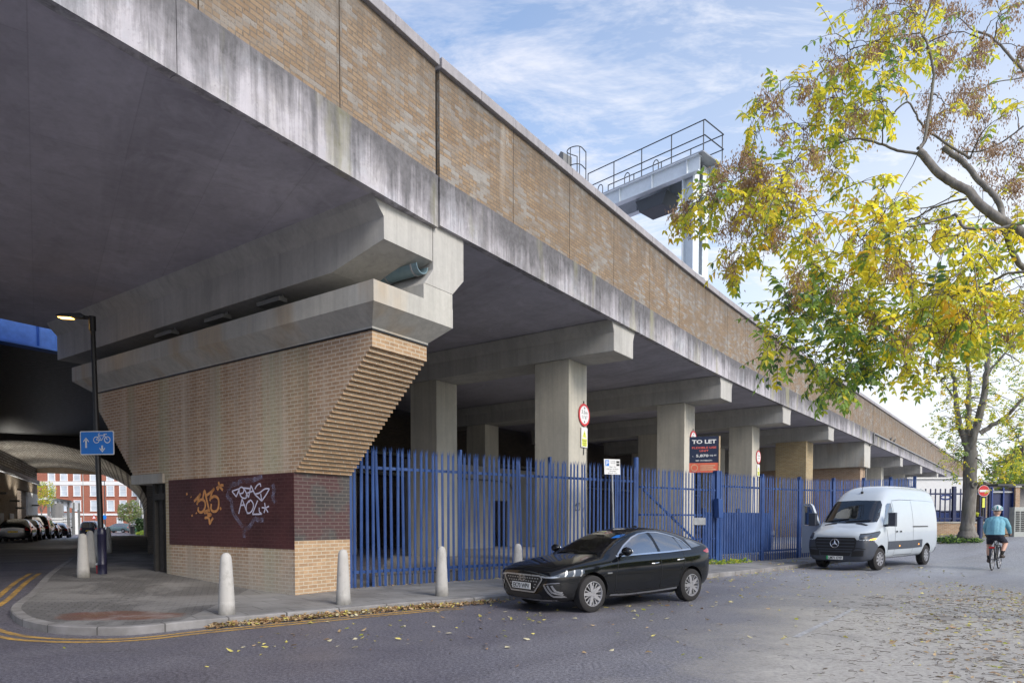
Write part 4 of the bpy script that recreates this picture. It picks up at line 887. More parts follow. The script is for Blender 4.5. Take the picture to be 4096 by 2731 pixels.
# ------------------------------------------------------------------ signal gantry over the tracks
GP = vp(16.6, 1.0); gd = Vector((-0.70, 0.71, 0)).normalized(); gt = Vector((gd.y, -gd.x, 0))    # gd: across the tracks
ZB = 14.95
GA = thing('signal_gantry', 'pale grey steel gantry with handrails standing above the brick parapet', 'gantry', (GP.x, GP.y, 8.4))
def ibeam(mb, A, B, h, w, up=UZ, tf=0.03, tw=0.02):
    A, B = Vector(A), Vector(B); d = B - A; side = d.cross(up).normalized()
    mb.obox(A - side * w / 2, d, side * w, up * tf); mb.obox(A - side * w / 2 + up * (h - tf), d, side * w, up * tf); mb.obox(A - side * tw / 2 + up * tf, d, side * tw, up * (h - 2 * tf))
GG = M['gantry_grey']
for i, k in enumerate((0, 13.0)):
    b = GP + gd * k; mb = MB()
    for q in (-0.36, 0.36): c = b + gt * q; ibeam(mb, c + UZ * 8.42, c + UZ * (ZB + 0.62), 0.5, 0.44, gd)
    for z in (9.2, 10.9, 12.7, 14.3): mb.obox(b - gt * .36 - gd * 0.02 + UZ * z, gt * .72, gd * .25, UZ * .05); mb.obox(b - gt * .36 - gd * 0.02 + UZ * (z + .3), gt * .72, gd * .25, UZ * .05)
    mb.build('leg', GG, GA)
for q in (-0.62, 0.62):
    mb = MB(); ibeam(mb, GP + gt * q - gd * 0.3 + UZ * ZB, GP + gt * q + gd * 13.4 + UZ * ZB, 0.62, 0.28)
    for k in np.arange(0.2, 13.2, 1.6): mb.obox(GP + gt * (q - .12) + gd * k + UZ * (ZB + .03), gt * .24, gd * .02, UZ * .56)
    mb.build('beam', GG, GA)
mb = MB(); mb.obox(GP - gt * .75 - gd * .5 + UZ * (ZB + .625), gt * 1.5, gd * 14, UZ * .05); mb.build('walkway', M['galv_steel'], GA)
DS = M['dark_steel']
for q in (-0.72, 0.72):
    mb = MB(); a = GP + gt * q + UZ * (ZB + .67)
    for zz in (0.55, 1.12): mb.tube([a - gd * .55 + UZ * zz, a + gd * 5.1 + UZ * zz], 0.024, 6)
    for k in np.arange(-0.5, 5.2, 1.4): mb.tube([a + gd * k, a + gd * k + UZ * 1.12], 0.022, 6)
    mb.build('handrail', DS, GA, smooth=60)
mb = MB()
for zz in (0.55, 1.12): a = GP - gd * .55 + UZ * (ZB + .67 + zz); mb.tube([a - gt * .72, a + gt * .72], 0.024, 6)
mb.build('end_rail', DS, GA, smooth=60)
for j, k in enumerate((1.5, 2.9, 4.3)):
    mb = MB(); a = GP - gt * 0.72 + gd * k + UZ * (ZB + .67); mb.tube(catmull([a, a + UZ * .3, a + UZ * .42 + gd * .12, a + UZ * .3 + gd * .24, a + gd * .24], 4), 0.02, 6); mb.build('hoop', DS, GA, smooth=60)
# access ladder with cage, at the far end of what shows over the parapet
mb = MB(); L0 = GP + gd * 5.2 - gt * 0.75
for q in (0, 0.5): mb.tube([L0 + gd * q + UZ * 9.0, L0 + gd * q + UZ * (ZB + 2.75)], 0.022, 6)
for z in np.arange(9.2, ZB + .7, 0.3): mb.tube([L0 + UZ * z, L0 + gd * .5 + UZ * z], 0.015, 5)
LAD = mb.build('ladder', DS, GA, smooth=60)
mb = MB()
for z in (ZB + .4, ZB + 1.2, ZB + 2.0, ZB + 2.75): mb.tube(catmull([L0 + UZ * z, L0 - gt * .55 - gd * .1 + UZ * z, L0 - gt * .75 + gd * .25 + UZ * z, L0 - gt * .55 + gd * .6 + UZ * z, L0 + gd * .5 + UZ * z], 5), 0.022, 6)
for o in ((-.55, -.1), (-.75, .25), (-.55, .6)): mb.tube([L0 + gt * o[0] + gd * o[1] + UZ * (ZB + .4), L0 + gt * o[0] + gd * o[1] + UZ * (ZB + 2.75)], 0.018, 6)
mb.build('ladder_cage', DS, LAD, smooth=60)
mb = MB(); c = GP + gd * 2.0 - UZ * 0 + UZ * (ZB - 0.62); mb.prism([(-.55, 0), (.55, 0), (.75, .5), (-.75, .5)], c - gt * .5, gd, UZ, gt * 1.0); mb.build('signal_head', DS, GA)
mb = MB()
for q in (-.3, 0.0, .3): mb.tube([GP + gd * (2.0 + q) + gt * .2 + UZ * (ZB - .12), GP + gd * (2.0 + q) + gt * .2 + UZ * (ZB + .05)], 0.03, 6)
mb.build('hanger', DS, GA)
hb_ = GP + gd * 7.0 - gt * .3
SB = thing('signal_hood', 'dark grey hooded signal box showing above the parapet left of the gantry', 'signal', (hb_.x, hb_.y, 8.4))
mb = MB(); mb.tube([hb_ + UZ * 8.4, hb_ + UZ * 16.5], 0.09, 10); mb.build('post', GG, SB, smooth=50)
mb = MB(); mb.prism([(-.45, 16.4), (.35, 16.4), (.35, 18.3), (.2, 18.4), (-.45, 17.8)], hb_ - gt * .3, gd * -1, UZ, gt * .6); mb.build('hood', M['light_casing'], SB)
# ------------------------------------------------------------------ the older bridge behind: blue girder and brick arch
DS_ = Vector((-0.489, 0.872, 0)).normalized(); NR = Vector((0.872, 0.489, 0)).normalized(); TL0 = Vector((-34.1, 44.0, 0)); TLEN = 26.0
def tp(r, l, z=0.0): return TL0 + NR * r + DS_ * l + UZ * z
AC, AA, AB, AZ = 2.0, 7.2, 4.4, 2.4         # arch centre, half span, rise, springing height
def arch(r): 
    k = 1 - ((r - AC) / AA) ** 2
    return AZ + AB * math.sqrt(max(k, 0.0))
OV = thing('brick_arch_bridge', 'old sooty brick arch bridge with a blue steel girder, crossing the side street', 'bridge', tp(0, 0))
RS = np.concatenate([np.linspace(0, 8, 26), np.linspace(8.2, AC + AA, 12)])
def cutface(l, ztop, r0=-14, r1=70, th=0.6):
    mb = MB(); P = [(0.0, 5.4)] + [(r, max(arch(r), 0.0)) for r in RS] + [(AC + AA, -1.2)]
    for a, b in zip(P, P[1:]):
        if b[0] - a[0] < 1e-6: continue
        mb.obox(tp(a[0], l, 0), NR * 0.0001, DS_ * .0001, UZ * .0001) if False else None
        k = len(mb.v)
        for ll in (l, l + th):
            mb.v += [tuple(tp(a[0], ll, a[1])), tuple(tp(b[0], ll, b[1])), tuple(tp(b[0], ll, ztop)), tuple(tp(a[0], ll, ztop))]
        mb.f += [(k, k + 1, k + 2, k + 3), (k + 7, k + 6, k + 5, k + 4), (k, k + 4, k + 5, k + 1)]; mb.m += [0, 0, 0]
    mb.obox(tp(r0, l, -1.5), NR * (0 - r0), DS_ * th, UZ * (ztop + 1.5)); mb.obox(tp(AC + AA, l, -1.5), NR * (r1 - AC - AA), DS_ * th, UZ * (ztop + 1.5))
    return mb
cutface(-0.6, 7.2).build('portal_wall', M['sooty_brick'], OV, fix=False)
mb = MB(); mb.obox(tp(-10, TLEN, -1.5), NR * 10, DS_ * .6, UZ * 11); mb.obox(tp(0, TLEN, 6.25), NR * (AC + AA), DS_ * .6, UZ * 3.2); mb.obox(tp(AC + AA, TLEN, -1.5), NR * 30, DS_ * .6, UZ * 11); mb.build('portal_wall', M['tunnel_brick'], OV)
def vault(l0, l1, lift, th=0.5):
    mb = MB(); P = [(0.0, 5.4 + lift)] + [(r, arch(r) + lift) for r in RS]
    for a, b in zip(P, P[1:]):
        k = len(mb.v)
        for ll in (l0, l1): mb.v += [tuple(tp(a[0], ll, a[1])), tuple(tp(b[0], ll, b[1])), tuple(tp(b[0], ll, b[1] + th)), tuple(tp(a[0], ll, a[1] + th))]
        mb.f += [(k, k + 4, k + 5, k + 1), (k + 3, k + 2, k + 6, k + 7), (k, k + 1, k + 2, k + 3), (k + 4, k + 7, k + 6, k + 5)]; mb.m += [0] * 4
    return mb
VA = vault(0.0, TLEN, 0.0).build('vault', M['vault_brick'], OV, fix=False, uv=False, smooth=60)
me = VA.data; L = me.uv_layers.new(name='UVMap')
for lp in me.loops:
    v = me.vertices[lp.vertex_index].co + wl(OV) - TL0; L.data[lp.index].uv = (v.dot(DS_), v.dot(NR) + 0.8 * v.z)
mb = MB(); prev = None
for r in RS:
    q = [tp(r, -0.75, arch(r) - 0.02), tp(r, -0.75, arch(r) + 0.55), tp(r, -0.6, arch(r) + 0.55), tp(r, -0.6, arch(r) - 0.02)]
    if prev:
        for i in range(4): j = (i + 1) % 4; mb.poly([prev[i], prev[j], q[j], q[i]])
    prev = q
mb.build('arch_ring', M['sooty_brick'], OV, fix=False)
# left side wall with a dark arched doorway, in pieces round the opening
TW = M['tunnel_brick']
LW = MB()
def wallseg(l0, l1, z0, z1): LW.obox(tp(-0.5, l0, z0), DS_ * (l1 - l0), NR * 0.5, UZ * (z1 - z0))
wallseg(0, 13.0, -1.2, 5.5); wallseg(13.0, 19.5, 4.2, 5.5); wallseg(19.5, TLEN, -1.2, 5.5)
LW.build('side_wall', TW, OV)
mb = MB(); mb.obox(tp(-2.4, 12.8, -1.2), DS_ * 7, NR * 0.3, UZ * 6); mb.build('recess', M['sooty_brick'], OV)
mb = MB(); mb.obox(tp(AC + AA, 0, -1.2), DS_ * TLEN, NR * 0.5, UZ * 4.2); mb.build('side_wall', TW, OV)
mb = MB(); mb.obox(tp(-0.05, 18.6, -0.8), DS_ * 7.3, NR * 0.12, UZ * 4.9); mb.build('white_panel', M['stone_white'], OV)
mb = MB(); mb.obox(tp(0.0, -0.2, 5.15), DS_ * (TLEN + .1), NR * 0.28, UZ * 0.28); mb.build('ledge', M['dark_steel'], OV)
mb = MB(); mb.tube([tp(.32, 0, 5.0), tp(.32, TLEN, 5.0)], 0.07, 8); mb.build('pipe', M['galv_steel'], OV, smooth=60)
for l, z in ((3.0, 3.4), (9.0, 3.0), (12.0, 2.5), (21.5, 2.9)):
    mb = MB(); mb.obox(tp(0.0, l, z), DS_ * 0.5, NR * 0.6, UZ * 0.14); mb.build('wall_lamp', M['light_casing'], OV)
    ld = bpy.data.lights.new('vault_fill_light', 'SPOT'); lo = bpy.data.objects.new('vault_fill_light', ld); COL.objects.link(lo); ld.energy = 120; ld.spot_size = R(150); ld.spot_blend = .6; ld.color = (1, .96, .88); ld.shadow_soft_size = .12  # spot added at each wall lamp, aimed up to brighten the vault
    lo.location = tp(.75, l + .25, z + .25); lo.rotation_euler = (-(UZ * .9 + NR * .45)).to_track_quat('Z', 'Y').to_euler()
for l, w_ in ((4.2, 1.6), (8.6, 2.0)): 
    mb = MB(); mb.obox(tp(0.001, l, -0.6), DS_ * w_, NR * 0.06, UZ * 2.7); mb.build('door', M['cabinet_grey'], OV)
# blue girder bridge between the two viaducts
ga, gb = vp(-34, 16.7), vp(26, 16.7)
gdir = Vector((0.55, 0.835, 0)).normalized(); g0 = Vector((-15.77, 21.0, 0)) - gdir * 26; gn = Vector((-gdir.y, gdir.x, 0))
mb = MB(); mb.obox(g0 + UZ * 7.10, gdir * 80, gn * 0.06, UZ * 2.6); mb.obox(g0 + UZ * 7.08 - gn * .22, gdir * 80, gn * 0.5, UZ * 0.06); mb.obox(g0 + UZ * 9.7 - gn * .22, gdir * 80, gn * .5, UZ * .08)
for k in np.arange(1.0, 80, 2.6): mb.obox(g0 + gdir * k + UZ * 7.14 - gn * .2, gdir * .03, gn * .2, UZ * 2.55)
mb.build('blue_girder', M['blue_girder'], OV)
mb = MB(); mb.obox(g0 + UZ * 7.16 + gn * .07, gdir * 80, gn * 32, UZ * .5); mb.build('girder_deck', M['black_paint'], OV)
# dark retaining wall closing the back of the yard
RW = thing('retaining_wall', 'dark sooty brick retaining wall closing the back of the yard under the viaduct', 'wall', vp(6, 17.4))
mb = MB()
A = [vp(s, 16.4) for s in np.arange(3.0, 130, 4.0)]
for a, b in zip(A, A[1:]): d = (b - a); n_ = Vector((-d.y, d.x, 0)).normalized(); mb.obox(a - UZ * .5, d, n_ * .5, UZ * 8.0)
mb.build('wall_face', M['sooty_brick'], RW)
mb = MB()
for z in (3.9, 4.9): mb.tube([vp(s, 15.9, z) for s in np.arange(3, 60, 4)], 0.09, 8)
mb.build('service_pipe', M['light_casing'], RW, smooth=60)
# rendered partition with dark doorways in the yard
YW = thing('rendered_partition', 'grey rendered partition wall with open dark doorways under the viaduct', 'wall', vp(9.9, 10.0, .35))
mb = MB()
def yseg(s0, s1, z0, z1): T, Nn = frame(s0); mb.obox(vp(s0, 10.0, z0), vp(s1, 10.0) - vp(s0, 10.0), Nn * .2, UZ * (z1 - z0))
for s0, s1, z0, z1 in ((9.6, 10.3, .3, 4.0), (10.3, 12.0, 3.05, 4.0), (12.0, 14.9, .3, 4.0), (14.9, 16.1, 2.5, 4.0), (16.1, 21, .3, 4.0)): yseg(s0, s1, z0, z1)
mb.build('wall_face', M['render_grey'], YW)
mb = MB(); mb.tube([vp(9.8, 9.93, 3.42), vp(11, 9.93, 3.38), vp(15, 9.93, 3.4), vp(16, 9.93, 3.35), vp(16.3, 9.93, 3.0)], 0.02, 6); mb.build('cable', M['black_paint'], YW)
# timber hoarding under the lintel, with rubbish
HO = thing('timber_hoarding', 'dark timber hoarding with a bracket filling the gap under the pier lintel', 'hoarding', PP(5.2, 0.3, .3))
mb = MB()
for i in range(4): mb.obox(PP(4.92 + i * .16, 0.10 + .03 * (i % 2), .1), D1 * .15, DB * .04, UZ * 2.4)
mb.build('boards', M['dark_timber'], HO)
mb = MB(); mb.obox(PP(5.5, 0.04, .1), D1 * .09, DB * .09, UZ * 2.4); mb.build('post', M['dark_timber'], HO)
mb = MB(); mb.obox(PP(5.0, 0.03, 2.1), D1 * .5, DB * .06, UZ * .16); mb.build('crosspiece', M['dark_timber'], HO)

# ------------------------------------------------------------------ far end of the side street
def px(x, Y): return (x - 1176) / 1552 * Y
def pz(y, Y): return 1.62 + (1193 - y) / 1552 * Y
YB = 125.0
AP = thing('apartment_block', 'red brick apartment block with white bands at the far end of the street', 'building', (px(230, YB), YB, -.7))
mb = MB(); mb.box((px(215, YB), YB + 5, 6.5), (40, 10, 15)); mb.build('wall', M['red_brick'], AP)
for z, h in ((8.0, 0.68), (2.42, 0.36)): mb = MB(); mb.box((px(215, YB), YB - 0.06, z + h / 2), (40, .12, h)); mb.build('band', M['white_paint'], AP)
WX = [(70, 84), (114, 129), (142, 157.6), (172, 187), (210, 225.6), (248, 263.7), (277, 292), (305.6, 320), (334, 349)]
def window(x0, x1, z0, z1, gl='window_pale'):
    X0, X1 = px(x0, YB), px(x1, YB); mb = MB(); t = .12
    mb.box(((X0 + X1) / 2, YB - .05, z0 - t / 2), (X1 - X0 + .2, .22, t)); mb.box(((X0 + X1) / 2, YB - .04, z1 + t / 2), (X1 - X0 + .2, .14, t))
    for X in (X0, X1): mb.box((X, YB - .04, (z0 + z1) / 2), (t, .14, z1 - z0))
    f = mb.build('window', M['window_frame'], AP)
    mb = MB(); mb.box(((X0 + X1) / 2, YB - .01, (z0 + z1) / 2), (X1 - X0, .05, z1 - z0)); mb.box(((X0 + X1) / 2, YB - .045, (z0 + z1) / 2), (X1 - X0, .02, .05), mi=1); mb.build('pane', [M[gl], M['window_frame']], f)
for x0, x1 in WX:
    for z0, z1 in ((8.85, 10.7), (6.05, 7.8), (3.3, 5.1), (11.4, 13.2)): window(x0, x1, z0, z1)
for x0, x1, z1 in ((163, 187, 1.9), (270, 283, 1.9), (297, 312, 1.7)): window(x0, x1, -.6 if x0 > 200 else .3, z1)
mb = MB(); mb.tube([(px(194, YB), YB - .12, -.6), (px(194, YB), YB - .12, 13.5)], .06, 6); mb.build('drainpipe', M['cabinet_grey'], AP)
mb = MB(); mb.box((px(215, YB), YB + 5, 14.2), (41, 11, .4)); mb.build('roof', M['dark_steel'], AP)
SCF = thing('scaffolded_building', 'grey stone building wrapped in pale scaffolding right of the apartment block', 'building', (px(325, 122), 122, -.7))
mb = MB(); mb.box((px(331, 124), 125, 5), (1.9, 3, 11.5)); mb.build('wall', M['cabinet_grey'], SCF)
mb = MB()
for x in (322, 329, 337): mb.tube([(px(x, 122), 122, -.7), (px(x, 122), 122, 10.5)], .06, 5)
for z in (1.5, 3.4, 5.4, 7.4, 9.4): mb.tube([(px(320, 122), 122, z), (px(340, 122), 122, z)], .05, 5); mb.box((px(330, 122), 122.5, z), (1.5, .9, .06))
mb.build('scaffolding', M['stone_white'], SCF)
# garden pavilion and slatted fence, left
PA = thing('garden_pavilion', 'grey posted garden pavilion with a white fascia in front of the apartment block', 'pavilion', (px(120, 92), 92, -.6))
Yp = 92; x0, x1, x2 = px(84, Yp), px(112, Yp), px(181, Yp + 12)
mb = MB(); mb.poly([(x0, Yp, 4.5), (x1, Yp, 4.7), (x2, Yp + 12, 4.2), (x2 - 4, Yp + 14, 4.2), (x0, Yp + 8, 4.4)]); mb.poly([(x0, Yp, 4.32), (x1, Yp, 4.45), (x2, Yp + 12, 3.9), (x2 - 4, Yp + 14, 3.9), (x0, Yp + 8, 4.2)]); mb.build('roof', M['cabinet_grey'], PA)
mb = MB(); mb.poly([(x1, Yp - .02, 4.72), (x1, Yp - .02, 4.2), (x2, Yp + 11.98, 3.1), (x2, Yp + 11.98, 4.2)]); mb.poly([(x0, Yp - .02, 4.5), (x0, Yp - .02, 4.25), (x1, Yp - .02, 4.4), (x1, Yp - .02, 4.7)]); mb.build('fascia', M['stone_white'], PA, fix=False)
for k in (0, .14, .28, .42, .62, .8, 1): p = Vector((x1, Yp, 0)).lerp(Vector((x2, Yp + 12, 0)), k); mb = MB(); mb.box((p.x, p.y + .1, 1.7), (.26, .26, 5.0)); mb.build('post', M['light_casing'], PA)
mb = MB(); mb.box(((x0 + x1) / 2, Yp + 3, 1.6), (abs(x1 - x0), .2, 4.6)); mb.build('back_wall', M['render_grey'], PA)
mb = MB(); mb.obox((px(135, 101), 101, -.6), (px(178, 103) - px(135, 101), 2, 0), (0, .2, 0), (0, 0, 3.3)); mb.build('side_wall', M['stone_white'], PA)
SF = thing('slatted_fence', 'pale slatted timber fence behind the parked cars beyond the tunnel', 'fence', (px(135, 84), 84, -.6))
for i in range(6): mb = MB(); mb.box((px(131, 84), 84, .1 + i * .33), (2.4, .04, .24)); mb.build('slat', M['stone_white'], SF)
for x in (117, 145): mb = MB(); mb.box((px(x, 84), 84.05, .8), (.1, .1, 2.6)); mb.build('post', M['cabinet_grey'], SF)
LF2 = thing('lattice_fence', 'dark lattice fence panel at the end of the slatted fence', 'fence', (px(156, 84), 84, -.6))
mb = MB()
for i in range(6): mb.box((px(156, 84), 84, -.3 + i * .4), (1.2, .04, .06))
for i in range(5): mb.box((px(156, 84) - .5 + i * .25, 84.03, .6), (.06, .04, 2.6))
mb.build('lattice', M['light_casing'], LF2)
# street clutter beyond
ZG = -.72
TS = thing('warning_triangle_sign', 'red and white triangular warning sign on a grey post beyond the tunnel', 'sign', (px(217, 110), 110, ZG)); c = Vector((px(217, 110), 110, 0))
mb = MB(); mb.tube([c + UZ * ZG, c + UZ * 2.2], .04, 6); mb.build('post', M['dark_steel'], TS)
mb = MB(); mb.prism([(-.42, 1.75), (.42, 1.75), (0, 2.5)], c - Vector((0, .06, 0)), (1, 0, 0), UZ, (0, .01, 0)); TP = mb.build('plate', M['sign_red'], TS)
mb = MB(); mb.prism([(-.26, 1.84), (.26, 1.84), (0, 2.3)], c - Vector((0, .065, 0)), (1, 0, 0), UZ, (0, .004, 0)); mb.build('panel', M['white_paint'], TP)
ST = thing('street_lamp', 'slim dark street lamp standing right of the small tree at the far street end', 'street lamp', (px(324, 116), 116, ZG))
mb = MB(); c = Vector((px(324, 116), 116, 0)); mb.tube([c + UZ * ZG, c + UZ * 6.3], [.1, .06], 8); mb.build('pole', M['navy_steel'], ST)
mb = MB(); mb.box((c.x - .5, c.y, 6.35), (1.1, .2, .12)); mb.build('lantern', M['dark_steel'], ST)
ST2 = thing('street_lamp', 'slim brown street lamp in front of the apartment block behind the lamp post', 'street lamp', (px(242, 118), 118, ZG))
mb = MB(); c = Vector((px(242, 118), 118, 0)); mb.tube([c + UZ * ZG, c + UZ * 8.3], [.1, .06], 8); mb.build('pole', M['dark_steel'], ST2)
mb = MB(); mb.box((c.x - .4, c.y, 8.35), (.9, .2, .12)); mb.build('lantern', M['dark_steel'], ST2)
BI = thing('litter_bin', 'tall black litter bin on the far pavement in front of the tree', 'bin', (px(305.5, 105), 105, ZG))
mb = MB(); c = (px(305.5, 105), 105, ZG); mb.lathe([(0, 0), (.3, 0), (.32, 1.3), (.34, 1.32), (.3, 1.6), (0, 1.68)], c, 12); mb.build('bin_body', M['black_paint'], BI, smooth=50)
mb = MB(); mb.box((c[0], c[1] - .3, ZG + 1.42), (.3, .1, .12)); mb.build('slot', M['light_casing'], BI)
BS = thing('bus_stop_flag', 'small blue round traffic sign on a post beside the lamp post', 'sign', (px(241, 104), 104, ZG)); c = Vector((px(241, 104), 104, 0))
mb = MB(); mb.tube([c + UZ * ZG, c + UZ * 2.2], .05, 6); mb.build('post', M['dark_steel'], BS)
mb = MB(); mb.lathe([(0, -.02), (.34, -.02), (.34, .02), (0, .02)], c + Vector((0, -.07, 2.0)), 16, (0, 1, 0)); mb.build('disc', M['sign_blue'], BS)
GS = thing('green_skip', 'small green wedge shaped skip on the far pavement', 'skip', (px(315, 108), 108, ZG))
mb = MB(); mb.prism([(-.75, 0), (.45, 0), (.75, 1.35), (-.85, .7)], (px(315, 108), 108, ZG), (1, 0, 0), UZ, (0, 1.2, 0)); mb.build('skip_body', M['green_plastic'], GS, bevel=.03)
mb = MB(); mb.obox((px(315, 108) - .86, 107.9, ZG + .68), (1.62, 0, .68), (0, .1, 0), (0, 0, .08)); mb.build('rim', M['galv_steel'], GS)
# leafy things out there
def leafball(mb, c, rx, ry, rz, n, size, mats, seed):
    r_ = np.random.default_rng(seed); c = np.array(c)
    for i in range(n):
        d = r_.normal(size=3); d /= np.linalg.norm(d); k = r_.uniform(.35, 1) ** .5 * (1 + .22 * math.sin(5 * d[0] + seed) * math.cos(4 * d[2] + 2 * seed)); p = c + d * k * np.array([rx, ry, rz])
        a = r_.normal(size=3); a /= np.linalg.norm(a); b = np.cross(a, r_.normal(size=3)); b /= np.linalg.norm(b); s = size * r_.uniform(.6, 1.3)
        mb.poly([p - a * s, p + b * s * .5, p + a * s, p - b * s * .5], int(r_.choice(len(mats), p=None)))
def small_tree(label, x, y, z0, trunk, r, mats, n, seed, size=.16, cat='tree', group=None, sq=1.0):
    t = thing('tree' if cat == 'tree' else 'shrub', label, cat, (x, y, z0), 0, group)
    mb = MB(); mb.tube([(x, y, z0 - .1), (x + .05, y, z0 + trunk * .6), (x - .05, y, z0 + trunk + r * .4)], [.09, .07, .04], 7)
    for k in range(5): a = k * 1.3; mb.tube([(x, y, z0 + trunk * .8), (x + math.cos(a) * r * .6, y + math.sin(a) * r * .6, z0 + trunk + r * (.5 + .15 * k))], [.04, .015], 5)
    mb.build('trunk' if cat == 'tree' else 'stem', M['bark'], t, smooth=60)
    mb = MB(); leafball(mb, (x, y, z0 + trunk + r * .9), r, r, r * sq, n, size, mats, seed); mb.build('crown' if cat == 'tree' else 'foliage', [M[m] for m in mats], t, fix=False, uv=False); return t
small_tree('small round grey green street tree in front of the far apartment block', px(298, 112), 112, ZG, 1.9, 1.85, ['pale_leaf', 'pale_leaf', 'leaf_green'], 2600, 3, .15)
small_tree('yellow leaved tree showing past the left end of the tunnel wall', px(96, 82), 82, ZG, 4.0, 1.6, ['leaf_lime', 'leaf_yellow', 'leaf_green'], 1900, 5, .10)
HD = thing('hedge', 'clipped dark green hedge at the right edge of the far street end', 'hedge', (px(334, 100), 100, ZG))
mb = MB(); r_ = np.random.default_rng(4)
for i in range(1800):
    p = np.array([px(334, 100) + r_.uniform(-1.25, 1.25), 100 + r_.uniform(-.6, .6), ZG + .5 + r_.uniform(0, 2.0)]); a = r_.normal(size=3) * .1; b = r_.normal(size=3) * .08; mb.poly([p - a, p + b, p + a, p - b], int(r_.random() < .2))
mb.build('foliage', [M['hedge_leaf'], M['ivy_leaf']], HD, fix=False, uv=False)
mb = MB(); mb.box((px(334, 100), 100.2, ZG + 1.2), (2.3, 1.0, 2.3)); mb.build('core', M['hedge_leaf'], HD)
HP = thing('low_plants', 'bright lime green low plants growing at the foot of the hedge', 'plant', (px(331, 96), 96, ZG))
mb = MB(); leafball(mb, (px(331, 96), 96, ZG + .4), 1.2, .5, .4, 500, .13, ['leaf_lime', 'leaf_green'], 8); mb.build('foliage', [M['leaf_lime'], M['leaf_green']], HP, fix=False, uv=False)
mb = MB(); mb.box((px(331, 96), 96, ZG + .08), (2.4, .8, .2)); mb.build('planter', M['render_grey'], HP)
# ------------------------------------------------------------------ right background
YR = 37.0; ZR = gz(24, 37)
def bxx(x): return px(x, YR)
BW = thing('low_brick_wall', 'low brown brick wall with a pale coping under the dark blue railings', 'wall', (bxx(2180), YR, ZR))
mb = MB(); mb.box(((bxx(2100) + bxx(2330)) / 2, YR + .12, ZR + .2), (bxx(2330) - bxx(2100), .24, 1.1)); mb.build('brickwork', M['low_wall_brick'], BW)
mb = MB(); mb.box(((bxx(2100) + bxx(2330)) / 2, YR + .12, ZR + .79), (bxx(2330) - bxx(2100), .32, .08)); mb.build('wall_coping', M['pier_concrete'], BW)
RL = thing('railings', 'dark blue upright bar railings on the low brick wall behind the tree', 'railing', (bxx(2160), YR, ZR + .83))
for x0, x1 in ((2100, 2192), (2192, 2275)):
    mb = MB()
    for X in np.arange(bxx(x0) + .1, bxx(x1), .27): mb.box((X, YR + .1, ZR + 1.73), (.05, .05, 1.8))
    mb.build('bar_panel', M['navy_gate'], RL)
    for z in (ZR + 1.0, ZR + 2.35): mb = MB(); mb.box(((bxx(x0) + bxx(x1)) / 2, YR + .1, z), (bxx(x1) - bxx(x0), .07, .09)); mb.build('rail', M['navy_gate'], RL)
for x in (2100, 2192, 2275): mb = MB(); mb.box((bxx(x), YR + .1, ZR + 1.78), (.16, .16, 1.95)); mb.build('post', M['navy_gate'], RL)
CB = thing('site_cabin', 'white site cabin with a blue oval mark standing behind the railings', 'cabin', (px(2160, 41), 41, ZR))
mb = MB(); mb.box((px(2150, 41), 42.2, ZR + 2.15), (3.4, 2.2, 2.5)); mb.build('cabin_body', M['cabin_white'], CB, bevel=.04)
mb = MB(); mb.box((px(2150, 41), 42.2, ZR + 3.45), (3.6, 2.4, .1)); mb.build('roof', M['stone_white'], CB)
mb = MB(); c = Vector((px(2173, 41), 41.09, ZR + 2.3)); stroke(mb, [(math.cos(t) * .33, math.sin(t) * .13) for t in np.linspace(0, 2 * PI, 20)], .1, c, (1, 0, 0), UZ); mb.build('oval_mark', M['cabin_blue'], CB, fix=False)
for i, (x0, x1, h) in enumerate(((2118, 2144, 1.55), (2145, 2170, 1.5), (2171, 2196, 1.52))):
    cx_ = (px(x0, 39) + px(x1, 39)) / 2; w_ = px(x1, 39) - px(x0, 39)
    b = thing('waste_container', ('left', 'middle', 'right')[i] + ' one of three dark blue waste containers lined up behind the railings', 'container', (cx_, 39, ZR))
    mb = MB(); mb.prism([(-.5 * w_, .1), (.5 * w_, .1), (.5 * w_, h - .15), (-.5 * w_, h - .15)], (cx_, 38.5, ZR), (1, 0, 0), UZ, (0, 1, 0)); mb.build('container_body', M['cabin_blue'], b, bevel=.03)
    mb = MB(); mb.box((cx_, 39, ZR + h - .1), (w_ + .04, 1.06, .09)); mb.build('lid', M['navy_gate'], b, bevel=.02)
NG = thing('navy_metal_gate', 'dark navy sheet metal gate between the railings and the brick gate pier', 'gate', (bxx(2302), YR, ZR))
mb = MB(); mb.box(((bxx(2277) + bxx(2326)) / 2, YR + .1, ZR + 1.6), (bxx(2326) - bxx(2277), .05, 1.9)); mb.build('sheet', M['navy_gate'], NG)
for x in (2277, 2303, 2326): mb = MB(); mb.box((bxx(x), YR + .03, ZR + 1.65), (.07, .1, 2.1)); mb.build('upright', M['cabin_blue'], NG)
for z in (ZR + .68, ZR + 2.45): mb = MB(); mb.box(((bxx(2277) + bxx(2326)) / 2, YR + .03, z), (bxx(2326) - bxx(2277), .08, .08)); mb.build('rail', M['galv_steel'], NG)
GP2 = thing('gate_pier', 'yellow brown brick gate pier right of the navy metal gate', 'pier', (bxx(2331), YR, ZR))
mb = MB(); mb.box((bxx(2331), YR + .1, ZR + 1.25), (.24, .5, 2.9)); mb.build('brickwork', M['low_wall_brick'], GP2)
mb = MB(); mb.box((bxx(2331), YR + .1, ZR + 2.74), (.34, .6, .08)); mb.build('pier_cap', M['pier_concrete'], GP2)
GW = thing('garden_wall', 'mottled grey wall with a dark roof edge at the right edge of the photo', 'wall', (bxx(2370), YR + 1, ZR))
mb = MB(); mb.box((bxx(2385), YR + 1.2, ZR + 1.2), (2.4, .4, 3.0)); mb.build('wall_face', M['yard_concrete'], GW)
